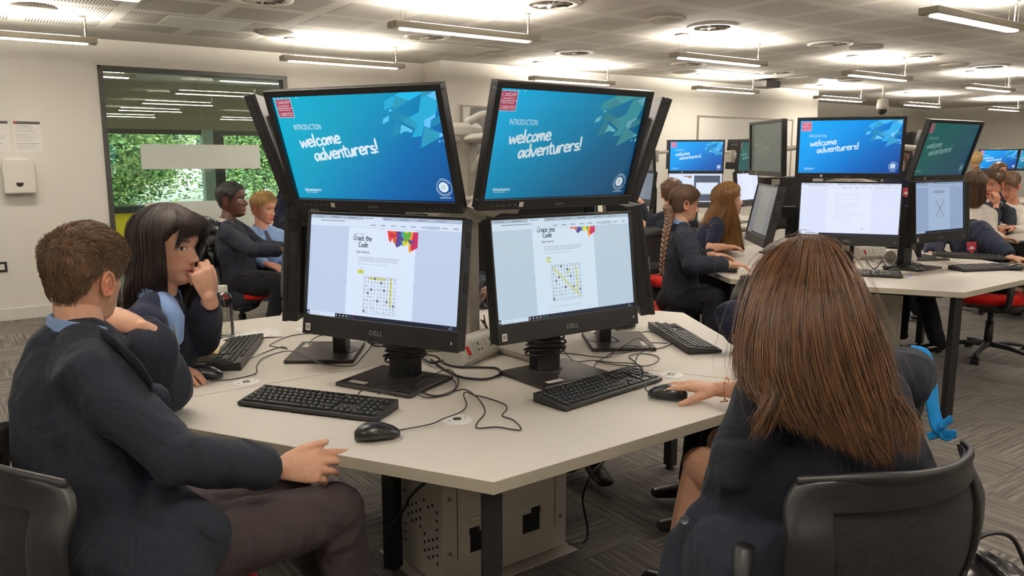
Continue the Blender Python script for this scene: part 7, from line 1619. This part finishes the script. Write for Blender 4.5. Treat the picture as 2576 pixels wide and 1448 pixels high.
# ================================================================== BAGS
M_bag = mat('black_bag_nylon', (22, 22, 24), .6, bump=.3, bscale=80); M_strap = cloth('blue_webbing', (28, 140, 214), .7, .1, .05, .1)
c = V(1.44, 2.88, .54); r = empty('backpack', V(c.x, c.y, .40), 'black backpack with bright blue straps hanging on the chair behind the long-haired girl', 'backpack')
b = MB(); b.tube([c+V(0, 0, -.15), c+V(.01, 0, 0), c+V(0, 0, .1)], [(.13, .08), (.14, .09), (.10, .055)], 20, side=(0, 1, 0)); vv, ff, nn = remesh(b, .008, 4); vv = fold(vv, nn, .006, 12, 2); link_mesh('main_compartment', vv, ff, M_bag, r)
for k, pts in enumerate(([(2292, 880), (2330, 893), (2345, 960), (2352, 1030), (2372, 1090), (2392, 1094)], [(2318, 892), (2334, 960), (2342, 1020), (2356, 1075), (2380, 1062), (2394, 1052)])):
    P_ = smoothcurve([at(px, py, 2.62-.02*k) for px, py in pts], 6); b = MB(); b.tube(P_, (.018, .003), 8, side=(1, .2, .3)); b.build('shoulder_strap', M_strap, r, smooth=True)
P_ = smoothcurve([at(2292, 882, 2.7), at(2305, 900, 2.66), at(2322, 905, 2.64), at(2335, 893, 2.66)], 5); b = MB(); b.tube(P_, (.009, .003), 8, side=(0, 1, 0)); b.build('grab_loop', M_strap, r, smooth=True)
P_ = smoothcurve([at(2335, 1098, 2.63), at(2365, 1090, 2.62), at(2405, 1092, 2.60)], 5); b = MB(); b.tube(P_, (.014, .002), 8, side=(0, 0, 1)); b.build('strap_end', M_strap, r, smooth=True)
# patterned bag on the floor in the bottom right corner
c = V(1.37, 2.12, .185); r = empty('patterned_bag', V(c.x, c.y, 0), 'black glossy bag with pale scribble print on the floor in the bottom right corner', 'bag')
b = MB(); b.tube([c+V(-.12, -.05, -.08), c+V(0, 0, -.02), c+V(.14, .02, -.09)], [(.12, .09), (.17, .145), (.12, .09)], 20, side=(0, 1, 0)); vv, ff, nn = remesh(b, .008, 4); vv = fold(vv, nn, .014, 9, 4); vv[:, 2] = np.maximum(vv[:, 2], .001)
bag_m = mat('printed_nylon', (20, 19, 21), .25, bump=.5, bscale=18); nt = bag_m.node_tree; bs_ = nt.nodes['Principled BSDF']; t = nt.nodes.new('ShaderNodeTexCoord'); vo = nt.nodes.new('ShaderNodeTexVoronoi'); vo.inputs['Scale'].default_value = 9; nz = nt.nodes.new('ShaderNodeTexNoise'); nz.inputs['Scale'].default_value = 70; nz.inputs['Detail'].default_value = 4
nt.links.new(t.outputs['Object'], vo.inputs['Vector']); nt.links.new(t.outputs['Object'], nz.inputs['Vector'])
q = mathn(nt, 'MULTIPLY', mathn(nt, 'LESS_THAN', vo.outputs['Distance'], .28), mathn(nt, 'LESS_THAN', mathn(nt, 'ABSOLUTE', mathn(nt, 'SUBTRACT', nz.outputs[0], .5)), .035)); mxx = nt.nodes.new('ShaderNodeMix'); mxx.data_type = 'RGBA'; mxx.inputs[6].default_value = lin((20, 19, 21))+(1,); mxx.inputs[7].default_value = lin((190, 188, 190))+(1,); nt.links.new(q, mxx.inputs[0]); nt.links.new(mxx.outputs[2], bs_.inputs['Base Color'])
link_mesh('bag_body', vv, ff, bag_m, r)
b = MB(); b.tube(smoothcurve([c+V(-.08, -.02, .08), c+V(-.02, 0, .16), c+V(.08, .02, .15), c+V(.14, .02, .05)], 6), .007, 8); b.build('handle', M_black, r, smooth=True)
c = V(-1.06, 4.02, .0); b = MB(); b.tube([c+V(0, 0, .12), c+V(0, 0, .3), c+V(.01, 0, .42)], [(.1, .06), (.11, .07), (.05, .03)], 12); vv, ff, nn = remesh(b, .01, 3); 
p = at(722, 812, 4.0); o = V(p.x, p.y, p.z); b = MB(); b.tube([o+V(0, 0, -.2), o, o+V(0, 0, .06)], [(.07, .05), (.06, .04), (.02, .02)], 12); bb = b.build('cloth_bag', mat('beige_canvas', (206, 176, 140), .9), smooth=True, origin=o+V(0, 0, -.25)); tag(bb, 'beige cloth bag peeping over the back left edge of the near table', 'bag')
